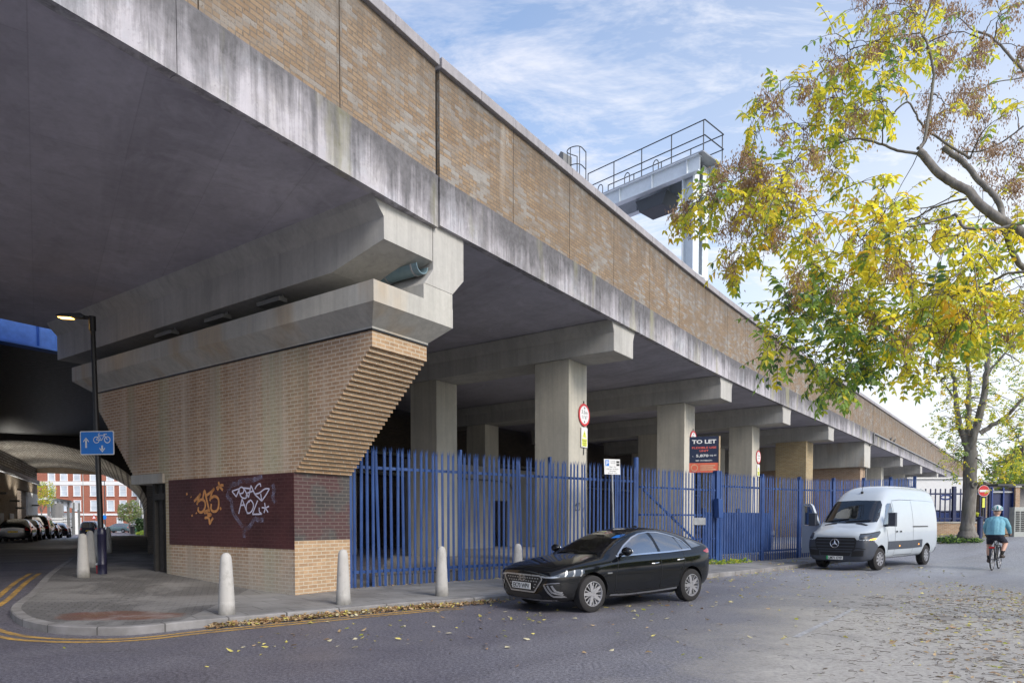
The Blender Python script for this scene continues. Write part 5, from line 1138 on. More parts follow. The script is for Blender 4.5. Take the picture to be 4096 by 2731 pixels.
mb = MB(); mb.box((bxx(2370), YR + 1.0, ZR + 2.85), (3.4, 1.4, .12)); mb.build('roof_edge', M['dark_steel'], GW)
CA = thing('utility_cabinet', 'grey metal utility cabinet with dark louvres at the right edge', 'cabinet', (px(2343, 36), 36, ZR))
cX = px(2343, 36); mb = MB(); mb.box((cX, 36.2, ZR + .75), (.64, .4, 1.7)); mb.build('casing', M['cabinet_grey'], CA, bevel=.02)
mb = MB()
for k in range(11):
    for q in (-.14, .14): mb.box((cX + q, 35.985, ZR + .35 + k * .1), (.2, .03, .055))
mb.build('louvres', M['black_paint'], CA)
NE = thing('no_entry_sign', 'round red no entry sign with a white bar on a dark post beside the tree', 'sign', (px(2256, 35.5), 35.5, ZR)); c = Vector((px(2256, 35.5), 35.5, ZR))
mb = MB(); mb.tube([c - UZ * .1, c + UZ * 2.95], .045, 10); mb.build('post', M['dark_steel'], NE, smooth=50)
zc_ = pz(1127, 35.5) - ZR
mb = MB(); mb.lathe([(0, -.012), (.30, -.012), (.30, .0), (0, .0)], c + UZ * zc_ - Vector((0, .06, 0)), 28, (0, -1, 0)); mb.build('rim', M['white_paint'], NE)
mb = MB(); mb.lathe([(0, 0.001), (.28, 0.001), (.28, .006), (0, .006)], c + UZ * zc_ - Vector((0, .06, 0)), 28, (0, -1, 0)); mb.build('red_disc', M['sign_red'], NE)
mb = MB(); mb.box((c.x, c.y - .0705, c.z + zc_), (.46, .006, .115)); mb.build('white_bar', M['white_paint'], NE)
mb = MB(); mb.box((c.x, c.y - .055, c.z + zc_ - .62), (.13, .012, .5)); mb.build('tall_sticker', M['sign_yellow'], NE)
GPO = thing('short_green_post', 'short dark green post standing in front of the no entry sign', 'post', (px(2250, 34.5), 34.5, ZR)); c = Vector((px(2250, 34.5), 34.5, ZR))
mb = MB(); mb.lathe([(0, -.1), (.13, -.1), (.12, .05), (.12, 1.02), (.15, 1.04), (.15, 1.1), (0, 1.12)], c, 14); mb.build('shaft', M['navy_gate'], GPO, smooth=40)
mb = MB(); mb.lathe([(0, 1.1), (.04, 1.1), (.04, 1.25), (0, 1.25)], c + Vector((-.12, 0, 0)), 8); mb.sphere(c + Vector((-.22, 0, 1.25)), .14, 10, sc=(1.2, 1, .55)); mb.build('lime_cap', M['leaf_lime'], GPO, smooth=60)
# distant viaduct end block and wall behind
EB = thing('distant_building', 'pale brown flat roofed building far behind the navy gate', 'building', (px(2330, 100), 100, .7))
mb = MB(); mb.box((px(2318, 100), 103, 3.4), (6.5, 5, 7.4)); mb.build('wall', M['parapet_brick'], EB)
mb = MB(); mb.box((px(2318, 100), 102.8, 6.0), (7.2, 5.6, .5)); mb.build('band', M['pier_concrete'], EB)
mb = MB(); mb.box((px(2318, 100), 103, 7.2), (6.9, 5.4, .25)); mb.build('roof', M['coping_concrete'], EB)
# ------------------------------------------------------------------ vehicles
def paint(name, color, rough=0.18, coat=1.0, metal=0.0, dust=0.10):
    m, nt, b = new_mat(name); o = objc(nt); n = noise(nt, o, 3.0, 5, 0.6); z = nd(nt, 'ShaderNodeSeparateXYZ', {0: o}).outputs[2]
    lowd = nd(nt, 'ShaderNodeMapRange', {0: mth(nt, 'ADD', z, mth(nt, 'MULTIPLY', n, 0.3)), 1: 0.3, 2: 0.75, 3: 1.0, 4: 0.0}).outputs[0]
    f = mth(nt, 'MULTIPLY', mth(nt, 'ADD', lowd, mth(nt, 'MULTIPLY', n, 0.4)), dust, clamp=True)
    setb(nt, b, color=mix(nt, f, color, (0.20, 0.18, 0.16)), rough=mth(nt, 'ADD', rough, mth(nt, 'MULTIPLY', f, 1.2)), metal=metal, coat=coat); b.inputs['Coat Roughness'].default_value = 0.04
    M[name] = m; return m
paint('car_black', (0.004, 0.005, 0.007), 0.07, coat=0.0, dust=0.02); paint('van_white', (0.44, 0.49, 0.53), 0.28, dust=0.24); paint('car_dark', (0.012, 0.012, 0.014), 0.2); paint('car_teal', (0.09, 0.15, 0.16), 0.25); paint('car_navy', (0.012, 0.014, 0.03), 0.2); paint('car_grey', (0.022, 0.022, 0.024), 0.22, dust=0.05)
plain('van_plastic', (0.045, 0.052, 0.068), 0.5, var=0.12)
plain('car_plastic', (0.012, 0.012, 0.013), 0.45)
def glassmat(name, col=(0.010, 0.013, 0.014), rough=0.03):
    m, nt, b = new_mat(name); setb(nt, b, color=col, rough=rough, spec=1.0 if rough < .1 else .25, coat=1.0 if rough < .1 else 0.0); b.inputs['IOR'].default_value = 2.1 if rough < .1 else 1.45; M[name] = m
glassmat('car_glass'); glassmat('lamp_glass', (0.055, 0.07, 0.095), .3); glassmat('van_glass', (0.02, 0.026, 0.03))
def clearglass(name, tint, k):
    m = bpy.data.materials.new(name); m.use_nodes = True; nt = m.node_tree
    for n in list(nt.nodes): nt.nodes.remove(n)
    t = nd(nt, 'ShaderNodeBsdfTransparent', {'Color': rgb(tint)}); gl = nd(nt, 'ShaderNodeBsdfGlossy', {'Color': (1, 1, 1, 1), 'Roughness': 0.02}); fr = nd(nt, 'ShaderNodeFresnel', {'IOR': k})
    ms = nd(nt, 'ShaderNodeMixShader', {0: fr.outputs[0], 1: t.outputs[0], 2: gl.outputs[0]}); nt.links.new(ms.outputs[0], nd(nt, 'ShaderNodeOutputMaterial').inputs[0]); M[name] = m
clearglass('screen_glass', (0.55, 0.63, 0.61), 1.9); clearglass('side_glass', (0.34, 0.40, 0.39), 3.6)
plain('interior_grey', (0.055, 0.055, 0.058), 0.7)
plain('chrome', (0.62, 0.62, 0.63), 0.12, 1.0, 0.04); plain('alloy', (0.40, 0.40, 0.42), 0.38, 0.6, 0.05); plain('tyre', (0.018, 0.017, 0.018), 0.85, var=0.3); plain('satin_silver', (0.42, 0.43, 0.45), 0.3, 0.8, .05)
plain('plate_white', (0.78, 0.78, 0.74), 0.4, var=0.03); plain('plate_yellow', (0.75, 0.50, 0.02), 0.4, var=0.03); plain('tail_red', (0.45, 0.012, 0.015), 0.15, coat=1.0); plain('plate_green', (0.02, 0.42, 0.12), 0.4)
m_, nt_, b_ = new_mat('amber_lamp'); setb(nt_, b_, color=(0.8, 0.25, 0.02), rough=0.2, emit=(1.0, 0.35, 0.03), emit_s=1.6); M['amber_lamp'] = m_

def in_poly2(x, y, P):
    c = False; j = len(P) - 1
    for i in range(len(P)):
        if (P[i][1] > y) != (P[j][1] > y) and x < (P[j][0] - P[i][0]) * (y - P[i][1]) / (P[j][1] - P[i][1]) + P[i][0]: c = not c
        j = i
    return c
def seat(parent, x, y, z, w=.50, mat='interior_grey', h=.62):
    mb = MB(); mb.box((x + .02, y, z + .08), (.50, w, .16)); mb.prism([(-.22, .05), (-.10, .05), (-.28, h), (-.40, h)], (x, y - w / 2, z), (1, 0, 0), UZ, (0, w, 0)); mb.box((x - .37, y, z + h + .11), (.09, w * .5, .18)); return mb.build('seat', M[mat], parent, bevel=.04, segs=3, local=True, uv=False)
def steering(parent, c, r=.18):
    c = Vector(c); a = Vector((.45, 0, .9)).normalized(); b = Vector((0, 1, 0)); mb = MB(); mb.tube([c + (a * math.sin(t) + b * math.cos(t)) * r for t in np.linspace(0, 2 * PI, 25)[:-1]], .016, 8, closed=True); mb.tube([c - b * r, c + b * r], .014, 6); mb.tube([c, c + Vector((.25, 0, -.12))], .03, 8); return mb.build('steering_wheel', M['car_plastic'], parent, local=True, uv=False, smooth=60)
class Loft:
    """a car body lofted through half cross-sections, subdivided smooth, with round wheel arches cut out"""
    def __init__(s, stations, level=2):
        mb = MB(); n = len(stations[0][1]); k = 2 * n - 2
        for x, half in stations:
            ring_ = [(x, y, z) for y, z in half] + [(x, -y, z) for y, z in half[-2:0:-1]]
            mb.v += ring_
        for i in range(len(stations) - 1):
            for j in range(k): mb.f.append((i * k + j, i * k + (j + 1) % k, (i + 1) * k + (j + 1) % k, (i + 1) * k + j)); mb.m.append(0)
        for base in (0, (len(stations) - 1) * k):   # ends closed with quads across
            for j in range(n - 1):
                a, b = base + j, base + j + 1; c, d = base + (k - j - 1) % k if j + 1 <= n - 1 else 0, base + (k - j) % k
                f = [a, b, c, d]; u = []
                for q in f:
                    if q not in u: u.append(q)
                if len(u) > 2: mb.f.append(tuple(u)); mb.m.append(0)
        s.mb = mb; s.level = level
    def make(s, name, mats, parent, arches, matfn=None, holes=()):
        o = s.mb.build('tmp_body', [M['car_plastic']], uv=False)
        md = o.modifiers.new('s', 'SUBSURF'); md.levels = md.render_levels = s.level
        dg = bpy.context.evaluated_depsgraph_get(); dg.update(); ev = o.evaluated_get(dg); me0 = bpy.data.meshes.new_from_object(ev)
        bm = bmesh.new(); bm.from_mesh(me0); s.bvh = BVHTree.FromBMesh(bm); bm.free()
        cut = []
        for (x, z, r, y0, y1) in arches:
            c = MB(); c.tube([(x, y0, z), (x, y1, z)], r, 40); co = c.build('tmp_cut', [M['car_plastic'], M['car_plastic']], uv=False); co.data.materials.clear(); co.data.materials.append(M['tyre'])
            b = o.modifiers.new('b', 'BOOLEAN'); b.object = co; b.operation = 'DIFFERENCE'; b.solver = 'EXACT'
            try: b.material_mode = 'TRANSFER'
            except Exception: pass
            cut.append(co)
        dg = bpy.context.evaluated_depsgraph_get(); dg.update(); me = bpy.data.meshes.new_from_object(o.evaluated_get(dg)); me.name = name
        dark = [(m is not None and m.name == 'tyre') for m in me.materials]
        idx = np.empty(len(me.polygons), dtype=np.int32); me.polygons.foreach_get('material_index', idx)
        cen = np.empty(len(me.polygons) * 3); me.polygons.foreach_get('center', cen); cen = cen.reshape(-1, 3)
        new = np.zeros(len(idx), dtype=np.int32)
        if matfn: new = np.array([matfn(*c) for c in cen], dtype=np.int32)
        isd = np.array([dark[i] if i < len(dark) else False for i in idx])
        me.materials.clear()
        for m in mats + [M['car_plastic']]: me.materials.append(m)
        new[isd] = len(mats); me.polygons.foreach_set('material_index', new)
        for c in cut: bpy.data.objects.remove(c)
        bpy.data.objects.remove(o)
        if holes:   # open the shell behind the glass
            bm = bmesh.new(); bm.from_mesh(me); bm.normal_update(); kill = set()
            for poly, U, V_, D in holes:
                U, V_, D = Vector(U), Vector(V_), Vector(D); cx_ = sum(p[0] for p in poly) / len(poly); cy_ = sum(p[1] for p in poly) / len(poly)
                q = [(a + (cx_ - a) * .07, b + (cy_ - b) * .07) for a, b in poly]
                for f in bm.faces:
                    if f.normal.dot(D) < -.12 and all(in_poly2(v.co.dot(U), v.co.dot(V_), q) for v in f.verts): kill.add(f)
            bmesh.ops.delete(bm, geom=list(kill), context='FACES'); bm.to_mesh(me); bm.free()
        s.body = finish(me, name, parent, smooth=32, fix=False, uv=False)
        return s.body
    def decal(s, poly, U, V_, D, name, mat, parent, off=0.004, step=0.06, O=(0, 0, 0), mb=None):
        U, V_, D, O = Vector(U).normalized(), Vector(V_).normalized(), Vector(D).normalized(), Vector(O)
        P = [Vector(p) for p in poly]; n = len(P); pts = list(P)
        area = sum(P[i].x * P[(i + 1) % n].y - P[(i + 1) % n].x * P[i].y for i in range(n))
        xs = [p.x for p in P]; ys = [p.y for p in P]
        def inside(x, y):
            c = False; j = n - 1
            for i in range(n):
                if (P[i].y > y) != (P[j].y > y) and x < (P[j].x - P[i].x) * (y - P[i].y) / (P[j].y - P[i].y) + P[i].x: c = not c
                j = i
            return c
        edges = []; bnd = []
        for i in range(n):
            a, b = P[i], P[(i + 1) % n]; m = max(1, int((b - a).length / step))
            for q in range(m): bnd.append(a.lerp(b, q / m))
        nb = len(bnd); pts = list(bnd); edges = [(i, (i + 1) % nb) for i in range(nb)]
        y = min(ys) + step / 2
        while y < max(ys):
            x = min(xs) + step / 2
            while x < max(xs):
                if inside(x, y): pts.append(Vector((x, y)))
                x += step
            y += step
        vs, _, fs, *_r = delaunay_2d_cdt(pts, edges, [], 1, 1e-5)
        out = []; last = None
        for v in vs:
            o = O + U * v.x + V_ * v.y - D * 8
            h, nrm, _i, _d = s.bvh.ray_cast(o, D)
            if h is None:
                h, nrm, _i, _d = s.bvh.find_nearest(O + U * v.x + V_ * v.y - D * 0.0 if last is None else last)
            last = h; out.append(h - D * off)
        if mb is not None: mb.add(out, [tuple(f) for f in fs]); return None
        m2 = MB(); m2.add(out, [tuple(f) for f in fs])
        bm = bmesh.new(); ob = m2.build(name, mat, parent, smooth=45, local=True, fix=False, uv=False); bm.from_mesh(ob.data); bm.normal_update()
        for f in bm.faces:
            if f.normal.dot(D) > 0: f.normal_flip()
        bm.to_mesh(ob.data); bm.free(); return ob
    def side(s, poly, sg, name, mat, parent, off=0.004, **k): return s.decal(poly, (1, 0, 0), (0, 0, 1), (0, -sg, 0), name, mat, parent, off, **k)
    def front(s, poly, name, mat, parent, off=0.004, rear=False, **k): return s.decal(poly, (0, 1, 0), (0, 0, 1), (1, 0, 0) if rear else (-1, 0, 0), name, mat, parent, off, **k)
    def top(s, poly, name, mat, parent, off=0.004, **k): return s.decal(poly, (1, 0, 0), (0, 1, 0), (0, 0, -1), name, mat, parent, off, **k)
def band(pts, w):
    P = [Vector(p) for p in pts]; n = len(P); L, Rr = [], []
    for i in range(n):
        t = (P[min(i + 1, n - 1)] - P[max(i - 1, 0)]).normalized(); nn = Vector((-t.y, t.x)) * w / 2; L.append(P[i] + nn); Rr.append(P[i] - nn)
    return [(p.x, p.y) for p in L + Rr[::-1]]
def wheel(parent, x, y, r, w, sg, rimr, spokes=5, fins=2, rimmat='alloy', steer=0.0):
    """one wheel: tyre with the rim as its own piece; sg = +1 faces +y"""
    mb = MB(); prof = [(rimr * .98, -w / 2), (r * .9, -w / 2), (r * .985, -w * .40), (r, -w * .2), (r, w * .2), (r * .985, w * .40), (r * .9, w / 2), (rimr * .98, w / 2)]
    ax = Vector((-math.sin(steer) * sg, math.cos(steer) * sg, 0)); c = Vector((x, y, r))
    mb.lathe(prof, c, 40, ax, cap=False)
    ty = mb.build('wheel', M['tyre'], parent, smooth=40, local=True, uv=False)
    mb = MB(); a = ax.orthogonal().normalized(); a = Vector((0, 0, 1)); b = ax.cross(a)
    mb.lathe([(rimr * .985, -w * .2), (rimr * .985, w * .49), (rimr * .93, w * .50), (rimr * .88, w * .40), (rimr * .88, -w * .2)], c, 40, ax, cap=False)
    mb.lathe([(0, w * .30), (rimr * .2, w * .30), (rimr * .17, w * .44), (0, w * .45)], c, 20, ax)
    for i in range(spokes):
        th = 2 * PI * i / spokes + 0.3
        d = a * math.cos(th) + b * math.sin(th); t = ax.cross(d)
        mb.prism([(rimr * .12, -.040), (rimr * .92, -.022), (rimr * .92, .022), (rimr * .12, .040)], c + ax * w * .33, d, t, ax * w * .13)
        for f in range(fins):
            th2 = th + 2 * PI / spokes * (f + 1) / (fins + 1); d2 = a * math.cos(th2) + b * math.sin(th2); t2 = ax.cross(d2)
            mb.prism([(rimr * .34, -.007), (rimr * .92, -.012), (rimr * .92, .012), (rimr * .34, .007)], c + ax * w * .30, d2, t2, ax * w * .1)
    mb.build('rim', M[rimmat], ty, smooth=35, local=True, uv=False)
    mb = MB(); mb.lathe([(0, -w * .1), (rimr * .9, -w * .1), (rimr * .9, 0.0), (0, 0.0)], c, 24, ax); mb.build('brake_disc', M['car_plastic'], ty, local=True, uv=False)
    return ty
def plate(parent, c, u, n, txt, mat, w=0.52, h=0.112, green=False):
    c, u, n = Vector(c), Vector(u).normalized(), Vector(n).normalized(); v = n.cross(u) if n.cross(u).z > 0 else u.cross(n)
    mb = MB(); mb.obox(c - u * w / 2 - v * h / 2, u * w, v * h, n * 0.008); p = mb.build('number_plate', M[mat], parent, local=True)
    mb = MB(); text_mb(mb, txt, c + n * .010 - v * h * .36 + u * (.02 if green else 0), u, v, h * .70, width=w * (.80 if green else .88), bold=0.02); mb.build('plate_characters', M['black_text'], p, local=True, fix=False)
    if green: mb = MB(); mb.obox(c - u * w / 2 - v * h / 2 + n * .0085, u * .05, v * h, n * .002); mb.build('green_flash', M['plate_green'], p, local=True)
    return p
def mirror_y(poly): return [(-a, b) for a, b in poly]

# --- the black hatchback saloon in the foreground (front at +x)
def sect(zb, wr, wm, zm, ws, zs, wb, zb2, wrail, zrail, ztop): 
    return [(0, zb), (wr * .8, zb), (wr, zb + .07), (wm, zm), (ws, zs), (wb, zb2), (wrail, zrail), (wrail * .55, ztop - .012 * (ztop > 1.1)), (0, ztop)]
ST = [
 (2.225, sect(.24, .40, .52, .42, .56, .60, .54, .68, .48, .715, .725)),
 (2.17, sect(.20, .62, .72, .44, .73, .62, .70, .71, .58, .745, .765)),
 (2.02, sect(.18, .76, .83, .47, .83, .67, .79, .755, .62, .79, .82)),
 (1.75, sect(.17, .83, .885, .50, .875, .73, .83, .82, .63, .855, .885)),
 (1.36, sect(.17, .86, .905, .52, .90, .78, .845, .875, .63, .915, .945)),
 (1.02, sect(.17, .865, .91, .54, .905, .81, .85, .91, .64, .955, .985)),
 (0.80, sect(.17, .865, .91, .55, .905, .825, .85, .93, .67, 1.06, 1.085)),
 (0.35, sect(.17, .865, .91, .56, .905, .84, .85, .95, .62, 1.285, 1.315)),
 (-0.05, sect(.17, .865, .91, .56, .905, .85, .85, .965, .575, 1.40, 1.435)),
 (-0.45, sect(.17, .865, .91, .57, .905, .86, .85, .975, .56, 1.445, 1.485)),
 (-0.90, sect(.17, .865, .91, .57, .905, .87, .85, .985, .555, 1.425, 1.465)),
 (-1.30, sect(.18, .865, .91, .58, .905, .885, .85, 1.00, .555, 1.365, 1.405)),
 (-1.68, sect(.22, .85, .895, .60, .885, .90, .83, 1.03, .56, 1.265, 1.30)),
 (-1.90, sect(.26, .81, .86, .60, .85, .92, .81, 1.05, .60, 1.20, 1.23)),
 (-2.01, sect(.30, .76, .82, .58, .81, .94, .79, 1.06, .64, 1.155, 1.175)),
 (-2.07, sect(.34, .66, .74, .56, .74, .90, .72, 1.0, .60, 1.075, 1.09))]
CARF = Vector((-.799, -.601, 0)); crz = math.atan2(CARF.y, CARF.x)
wf, wr_ = Vector((1.39, 11.875, 0)), Vector((3.521, 13.479, 0)); cl_ = Vector((-CARF.y, CARF.x, 0))   # car's left = towards the road
ctr = (wf + wr_) / 2 - cl_ * 0.81 * 1.0; ctr.z = 0
CAR = thing('parked_car', 'glossy black five door hatchback parked nose towards the camera beside the kerb', 'car', ctr, crz, 'parked cars')
lf = Loft(ST, 3); WX0, WX1, WR = 1.36, -1.34, 0.325
SCREEN = [(-.60, 1.005), (-.30, 1.0), (0, .998), (.30, 1.0), (.60, 1.005), (.655, 1.07), (.55, 1.30), (.50, 1.385), (.25, 1.40), (0, 1.405), (-.25, 1.40), (-.50, 1.385), (-.55, 1.30), (-.655, 1.07)]
WIN1 = [(.66, .985), (.40, 1.145), (.10, 1.285), (-.13, 1.352), (-.34, 1.375), (-.385, 1.2), (-.395, 1.005)]
WIN2 = [(-.475, 1.008), (-.445, 1.378), (-.66, 1.368), (-.90, 1.325), (-1.04, 1.285), (-1.10, 1.15), (-1.12, 1.035)]
HOLES = [(SCREEN, (0, 1, 0), (0, 0, 1), (-1, 0, 0))] + [(w_, (1, 0, 0), (0, 0, 1), (0, -sg, 0)) for w_ in (WIN1, WIN2) for sg in (1, -1)]
body = lf.make('body', [M['car_black']], CAR, [(WX0, WR + .01, .372, .60, 1.2), (WX0, WR + .01, .372, -1.2, -.60), (WX1, WR + .01, .372, .60, 1.2), (WX1, WR + .01, .372, -1.2, -.60)], holes=HOLES)
G = M['car_glass']
lf.front(SCREEN, 'windscreen', M['screen_glass'], CAR, .007)
def seal(L_, poly, w, parent, side=0):
    cx_ = sum(p[0] for p in poly) / len(poly); cy_ = sum(p[1] for p in poly) / len(poly); mb = MB()
    for a, b in zip(poly, poly[1:] + poly[:1]):
        ins = lambda p: (p[0] + (cx_ - p[0]) * w, p[1] + (cy_ - p[1]) * w)
        q = [a, b, ins(b), ins(a)]
        if side: L_.side(q, side, '', None, None, .004, mb=mb)
        else: L_.front(q, '', None, None, .004, mb=mb)
    mb.build('window_seal', M['car_plastic'], parent, local=True, fix=False, uv=False)
seal(lf, SCREEN, .15, CAR)
for x, y in ((-.05, .36), (-.05, -.36)): seat(CAR, x, y, .42)
seat(CAR, -.92, 0, .44, 1.2)
steering(CAR, (.36, -.36, .93)); mb = MB(); mb.prism([(.50, .60), (1.0, .60), (1.0, .93), (.62, .96), (.48, .86)], (0, -.70, 0), (1, 0, 0), UZ, (0, 1.40, 0)); mb.build('dashboard', M['car_plastic'], CAR, bevel=.03, local=True, uv=False)
mb = MB(); mb.box((.30, 0, 1.30), (.03, .22, .06)); mb.build('rear_view_mirror', M['car_plastic'], CAR, bevel=.01, local=True, uv=False)
for sg in (1, -1):
    lf.side(WIN1, sg, 'window', M['side_glass'], CAR, .006)
    lf.side(WIN2, sg, 'window', M['side_glass'], CAR, .006)
    lf.side([(-1.145, 1.036), (-1.075, 1.27), (-1.18, 1.235), (-1.29, 1.16), (-1.36, 1.05)], sg, 'window', G, CAR, .006)
    lf.side([(-1.45, 1.06), (-1.40, 1.235), (-1.60, 1.20), (-1.80, 1.10)], sg, 'window', G, CAR, .006)
    lf.side(band([(.66, .985), (.40, 1.145), (.10, 1.285), (-.13, 1.352), (-.40, 1.384), (-.66, 1.378), (-.90, 1.335), (-1.10, 1.285), (-1.27, 1.21), (-1.39, 1.06)], .022), sg, 'window_trim', M['chrome'], CAR, .010)
    lf.side(band([(.72, .962), (0, .985), (-.7, 1.005), (-1.40, 1.040)], .026), sg, 'window_trim', M['chrome'], CAR, .010)
    lf.side(band([(.90, .27), (.4, .255), (-.3, .27), (-.92, .30)], .035), sg, 'sill_trim', M['satin_silver'], CAR, .012)
    for pts in ([(.78, .30), (.80, .60), (.70, .95)], [(-.40, .28), (-.44, .6), (-.42, 1.0)], [(-1.02, .34), (-.98, .60), (-1.12, .80), (-1.14, 1.03)], [(.80, .33), (.1, .31), (-.40, .32), (-1.0, .35)]): lf.side(band(pts, .010), sg, 'door_gap', M['car_plastic'], CAR, .004)
    for hx, hz in ((-.24, .80), (-.98, .845)):
        h = []
        mb = MB(); 
        for i in range(7): t = i / 6; hit = lf.bvh.ray_cast(Vector((hx + .10 - .2 * t, sg * 3, hz + .012 * t)), Vector((0, -sg, 0)))[0]; h.append(hit + Vector((0, sg * (.012 + .028 * math.sin(PI * t)), 0)))
        mb.tube(h, .014, 8); mb.build('door_handle', M['chrome'], CAR, smooth=60, local=True, uv=False)
    # lamps
    D = Vector((-.80, -.60 * sg, 0)); U = Vector((-.60, .80 * sg, 0))
    lf.decal([(-.02 + .62, .665), (.44 + .26, .655), (.94, .70), (1.02, .80), (.86, .775), (.72, .735)] if False else [(.52, .655), (.70, .640), (.96, .655), (1.03, .70), (1.01, .775), (.90, .765), (.70, .715)], U, (0, 0, 1), D, 'headlight', M['lamp_glass'], CAR, .006, step=.04, O=Vector((2.08, 0, 0)))
    for a in (.74, .86, .97): lf.decal(band([(a, .648), (a + .02, .69), (a + .015, .755)], .022), U, (0, 0, 1), D, 'light_guide', M['satin_silver'], CAR, .010, step=.03, O=Vector((2.08, 0, 0)))
    lf.front(mirror_y(band([(.50, .645), (.60, .635), (.74, .64), (.80, .655)], .03)) if sg < 0 else band([(.50, .645), (.60, .635), (.74, .64), (.80, .655)], .03), 'front_trim', M['satin_silver'], CAR, .012)
    q = [(.56, .50), (.75, .535), (.80, .52), (.80, .30), (.70, .30), (.64, .37)]
    lf.front(q if sg > 0 else mirror_y(q), 'corner_vent', M['car_plastic'], CAR, .006, step=.04)
    for pts in ([(.565, .505), (.645, .375), (.70, .305), (.79, .300)], [(.64, .50), (.70, .38), (.79, .335)], [(.71, .50), (.745, .40), (.795, .37)]):
        b = band(pts, .032); lf.front(b if sg > 0 else mirror_y(b), 'running_light', M['satin_silver'], CAR, .012, step=.04)
    b = band([(.565, .512), (.70, .535), (.80, .545)], .016); lf.front(b if sg > 0 else mirror_y(b), 'front_trim', M['chrome'], CAR, .012, step=.04)
    # mirror
    mb = MB(); hp = lf.bvh.ray_cast(Vector((.60, sg * 3, .975)), Vector((0, -sg, 0)))[0]
    mb.tube([hp - Vector((0, sg * .03, .0)), hp + Vector((.0, sg * .08, .03))], .03, 8); mb.sphere(hp + Vector((.01, sg * .17, .075)), .115, 18, sc=(.72, 1.0, .70)); mm = mb.build('wing_mirror', M['car_black'], CAR, smooth=60, local=True, uv=False)
    mb = MB(); mb.sphere(hp + Vector((-.055, sg * .17, .075)), .092, 14, sc=(.25, 1.0, .68)); mb.build('mirror_glass', M['chrome'], mm, smooth=60, local=True, uv=False)
    lf.side([(-1.76, .99), (-1.97, 1.05), (-2.02, .97), (-1.88, .95)], sg, 'tail_light', M['tail_red'], CAR, .006, step=.04)
HEX = [(-.47, .655), (.47, .655), (.53, .61), (.50, .56), (.33, .365), (-.33, .365), (-.50, .56), (-.53, .61)]
lf.front(HEX, 'grille', M['car_plastic'], CAR, .008, step=.05)
lf.front(band(HEX + HEX[:2], .026), 'grille_surround', M['satin_silver'], CAR, .014, step=.04) if False else None
for a, b in zip(HEX, HEX[1:] + HEX[:1]): lf.front(band([a, b], .026), 'grille_surround', M['satin_silver'], CAR, .014, step=.04)
mbg = MB()
for j in range(5):
    for i in range(13):
        y = -.42 + i * .07 + (.035 if j % 2 else 0); z = .395 + j * .052
        if abs(y) < .30 + (z - .37) * .75 - .03 and (z > .54 or z < .38 or abs(y) > .3): lf.front([(y - .026, z), (y, z + .012), (y + .026, z), (y, z - .012)], '', None, None, .011, step=.05, mb=mbg)
mbg.build('grille_mesh', M['satin_silver'], CAR, local=True, fix=False, uv=False)
mbb = MB(); el = [(math.cos(t) * .095, .60 + math.sin(t) * .048) for t in np.linspace(0, 2 * PI, 25)[:-1]]
for a, b in zip(el, el[1:] + el[:1]): lf.front(band([a, b], .014), '', None, None, .018, step=.03, mb=mbb)
for pts in ([(-.045, .565), (-.03, .636)], [(.03, .565), (.05, .636)], [(-.035, .59), (0, .602), (.04, .612)]): lf.front(band(pts, .014), '', None, None, .018, step=.03, mb=mbb)
mbb.build('badge', M['chrome'], CAR, local=True, fix=False, uv=False)
plate(CAR, (2.255, 0, .465), (0, 1, 0), (1, 0, 0), 'EK70 WPV', 'plate_white')
plate(CAR, (-2.10, 0, .62), (0, -1, 0), (-1, 0, 0), 'EK70 WPV', 'plate_yellow')
lf.front([(-.72, .215), (.72, .215), (.70, .245), (-.70, .245)], 'splitter_trim', M['satin_silver'], CAR, .012)
lf.front([(-.50, .255), (.50, .255), (.46, .34), (-.46, .34)], 'lower_intake', M['car_plastic'], CAR, .006)
lf.front([(-.5, 1.10), (.5, 1.10), (.45, 1.30), (-.45, 1.30)], 'rear_window', G, CAR, .006, rear=True)
for pts in ([(1.98, .66), (1.5, .72), (1.0, .74)],): 
    for sg in (1, -1): lf.top(band([(a, b * sg) for a, b in pts], .010), 'bonnet_gap', M['car_plastic'], CAR, .004)
lf.top(band([(2.05, -.55), (2.09, 0), (2.05, .55)], .012), 'bonnet_gap', M['car_plastic'], CAR, .004)
for a, b in (((.97, -.52), (.93, .02)), ((.98, -.02), (.92, .55))):
    mb = MB(); pts = []
    for i in range(8): t = i / 7; x, y = a[0] + (b[0] - a[0]) * t, a[1] + (b[1] - a[1]) * t; h = lf.bvh.ray_cast(Vector((x, y, 3)), Vector((0, 0, -1)))[0]; pts.append(h + Vector((.01, 0, .018)))
    mb.tube(pts, .009, 6); mb.build('wiper', M['car_plastic'], CAR, local=True, uv=False)
lf.front([(.36, 1.27), (.50, 1.285), (.485, 1.345), (.36, 1.33)], 'windscreen_sticker', M['sign_blue'], CAR, .009)
mb = MB(); mb.prism([(-.55, 1.46), (-.72, 1.455), (-.69, 1.50), (-.66, 1.505)], (0, -.012, 0), (1, 0, 0), UZ, (0, .024, 0)); mb.build('roof_antenna', M['car_black'], CAR, local=True, uv=False)
lf.side([(1.02, .66), (.90, .66), (.90, .685), (1.02, .685)], 1, 'side_badge', M['chrome'], CAR, .008)
for x in (WX0, WX1):
    for sg in (1, -1): wheel(CAR, x, sg * .80, WR, .21, sg, .225)

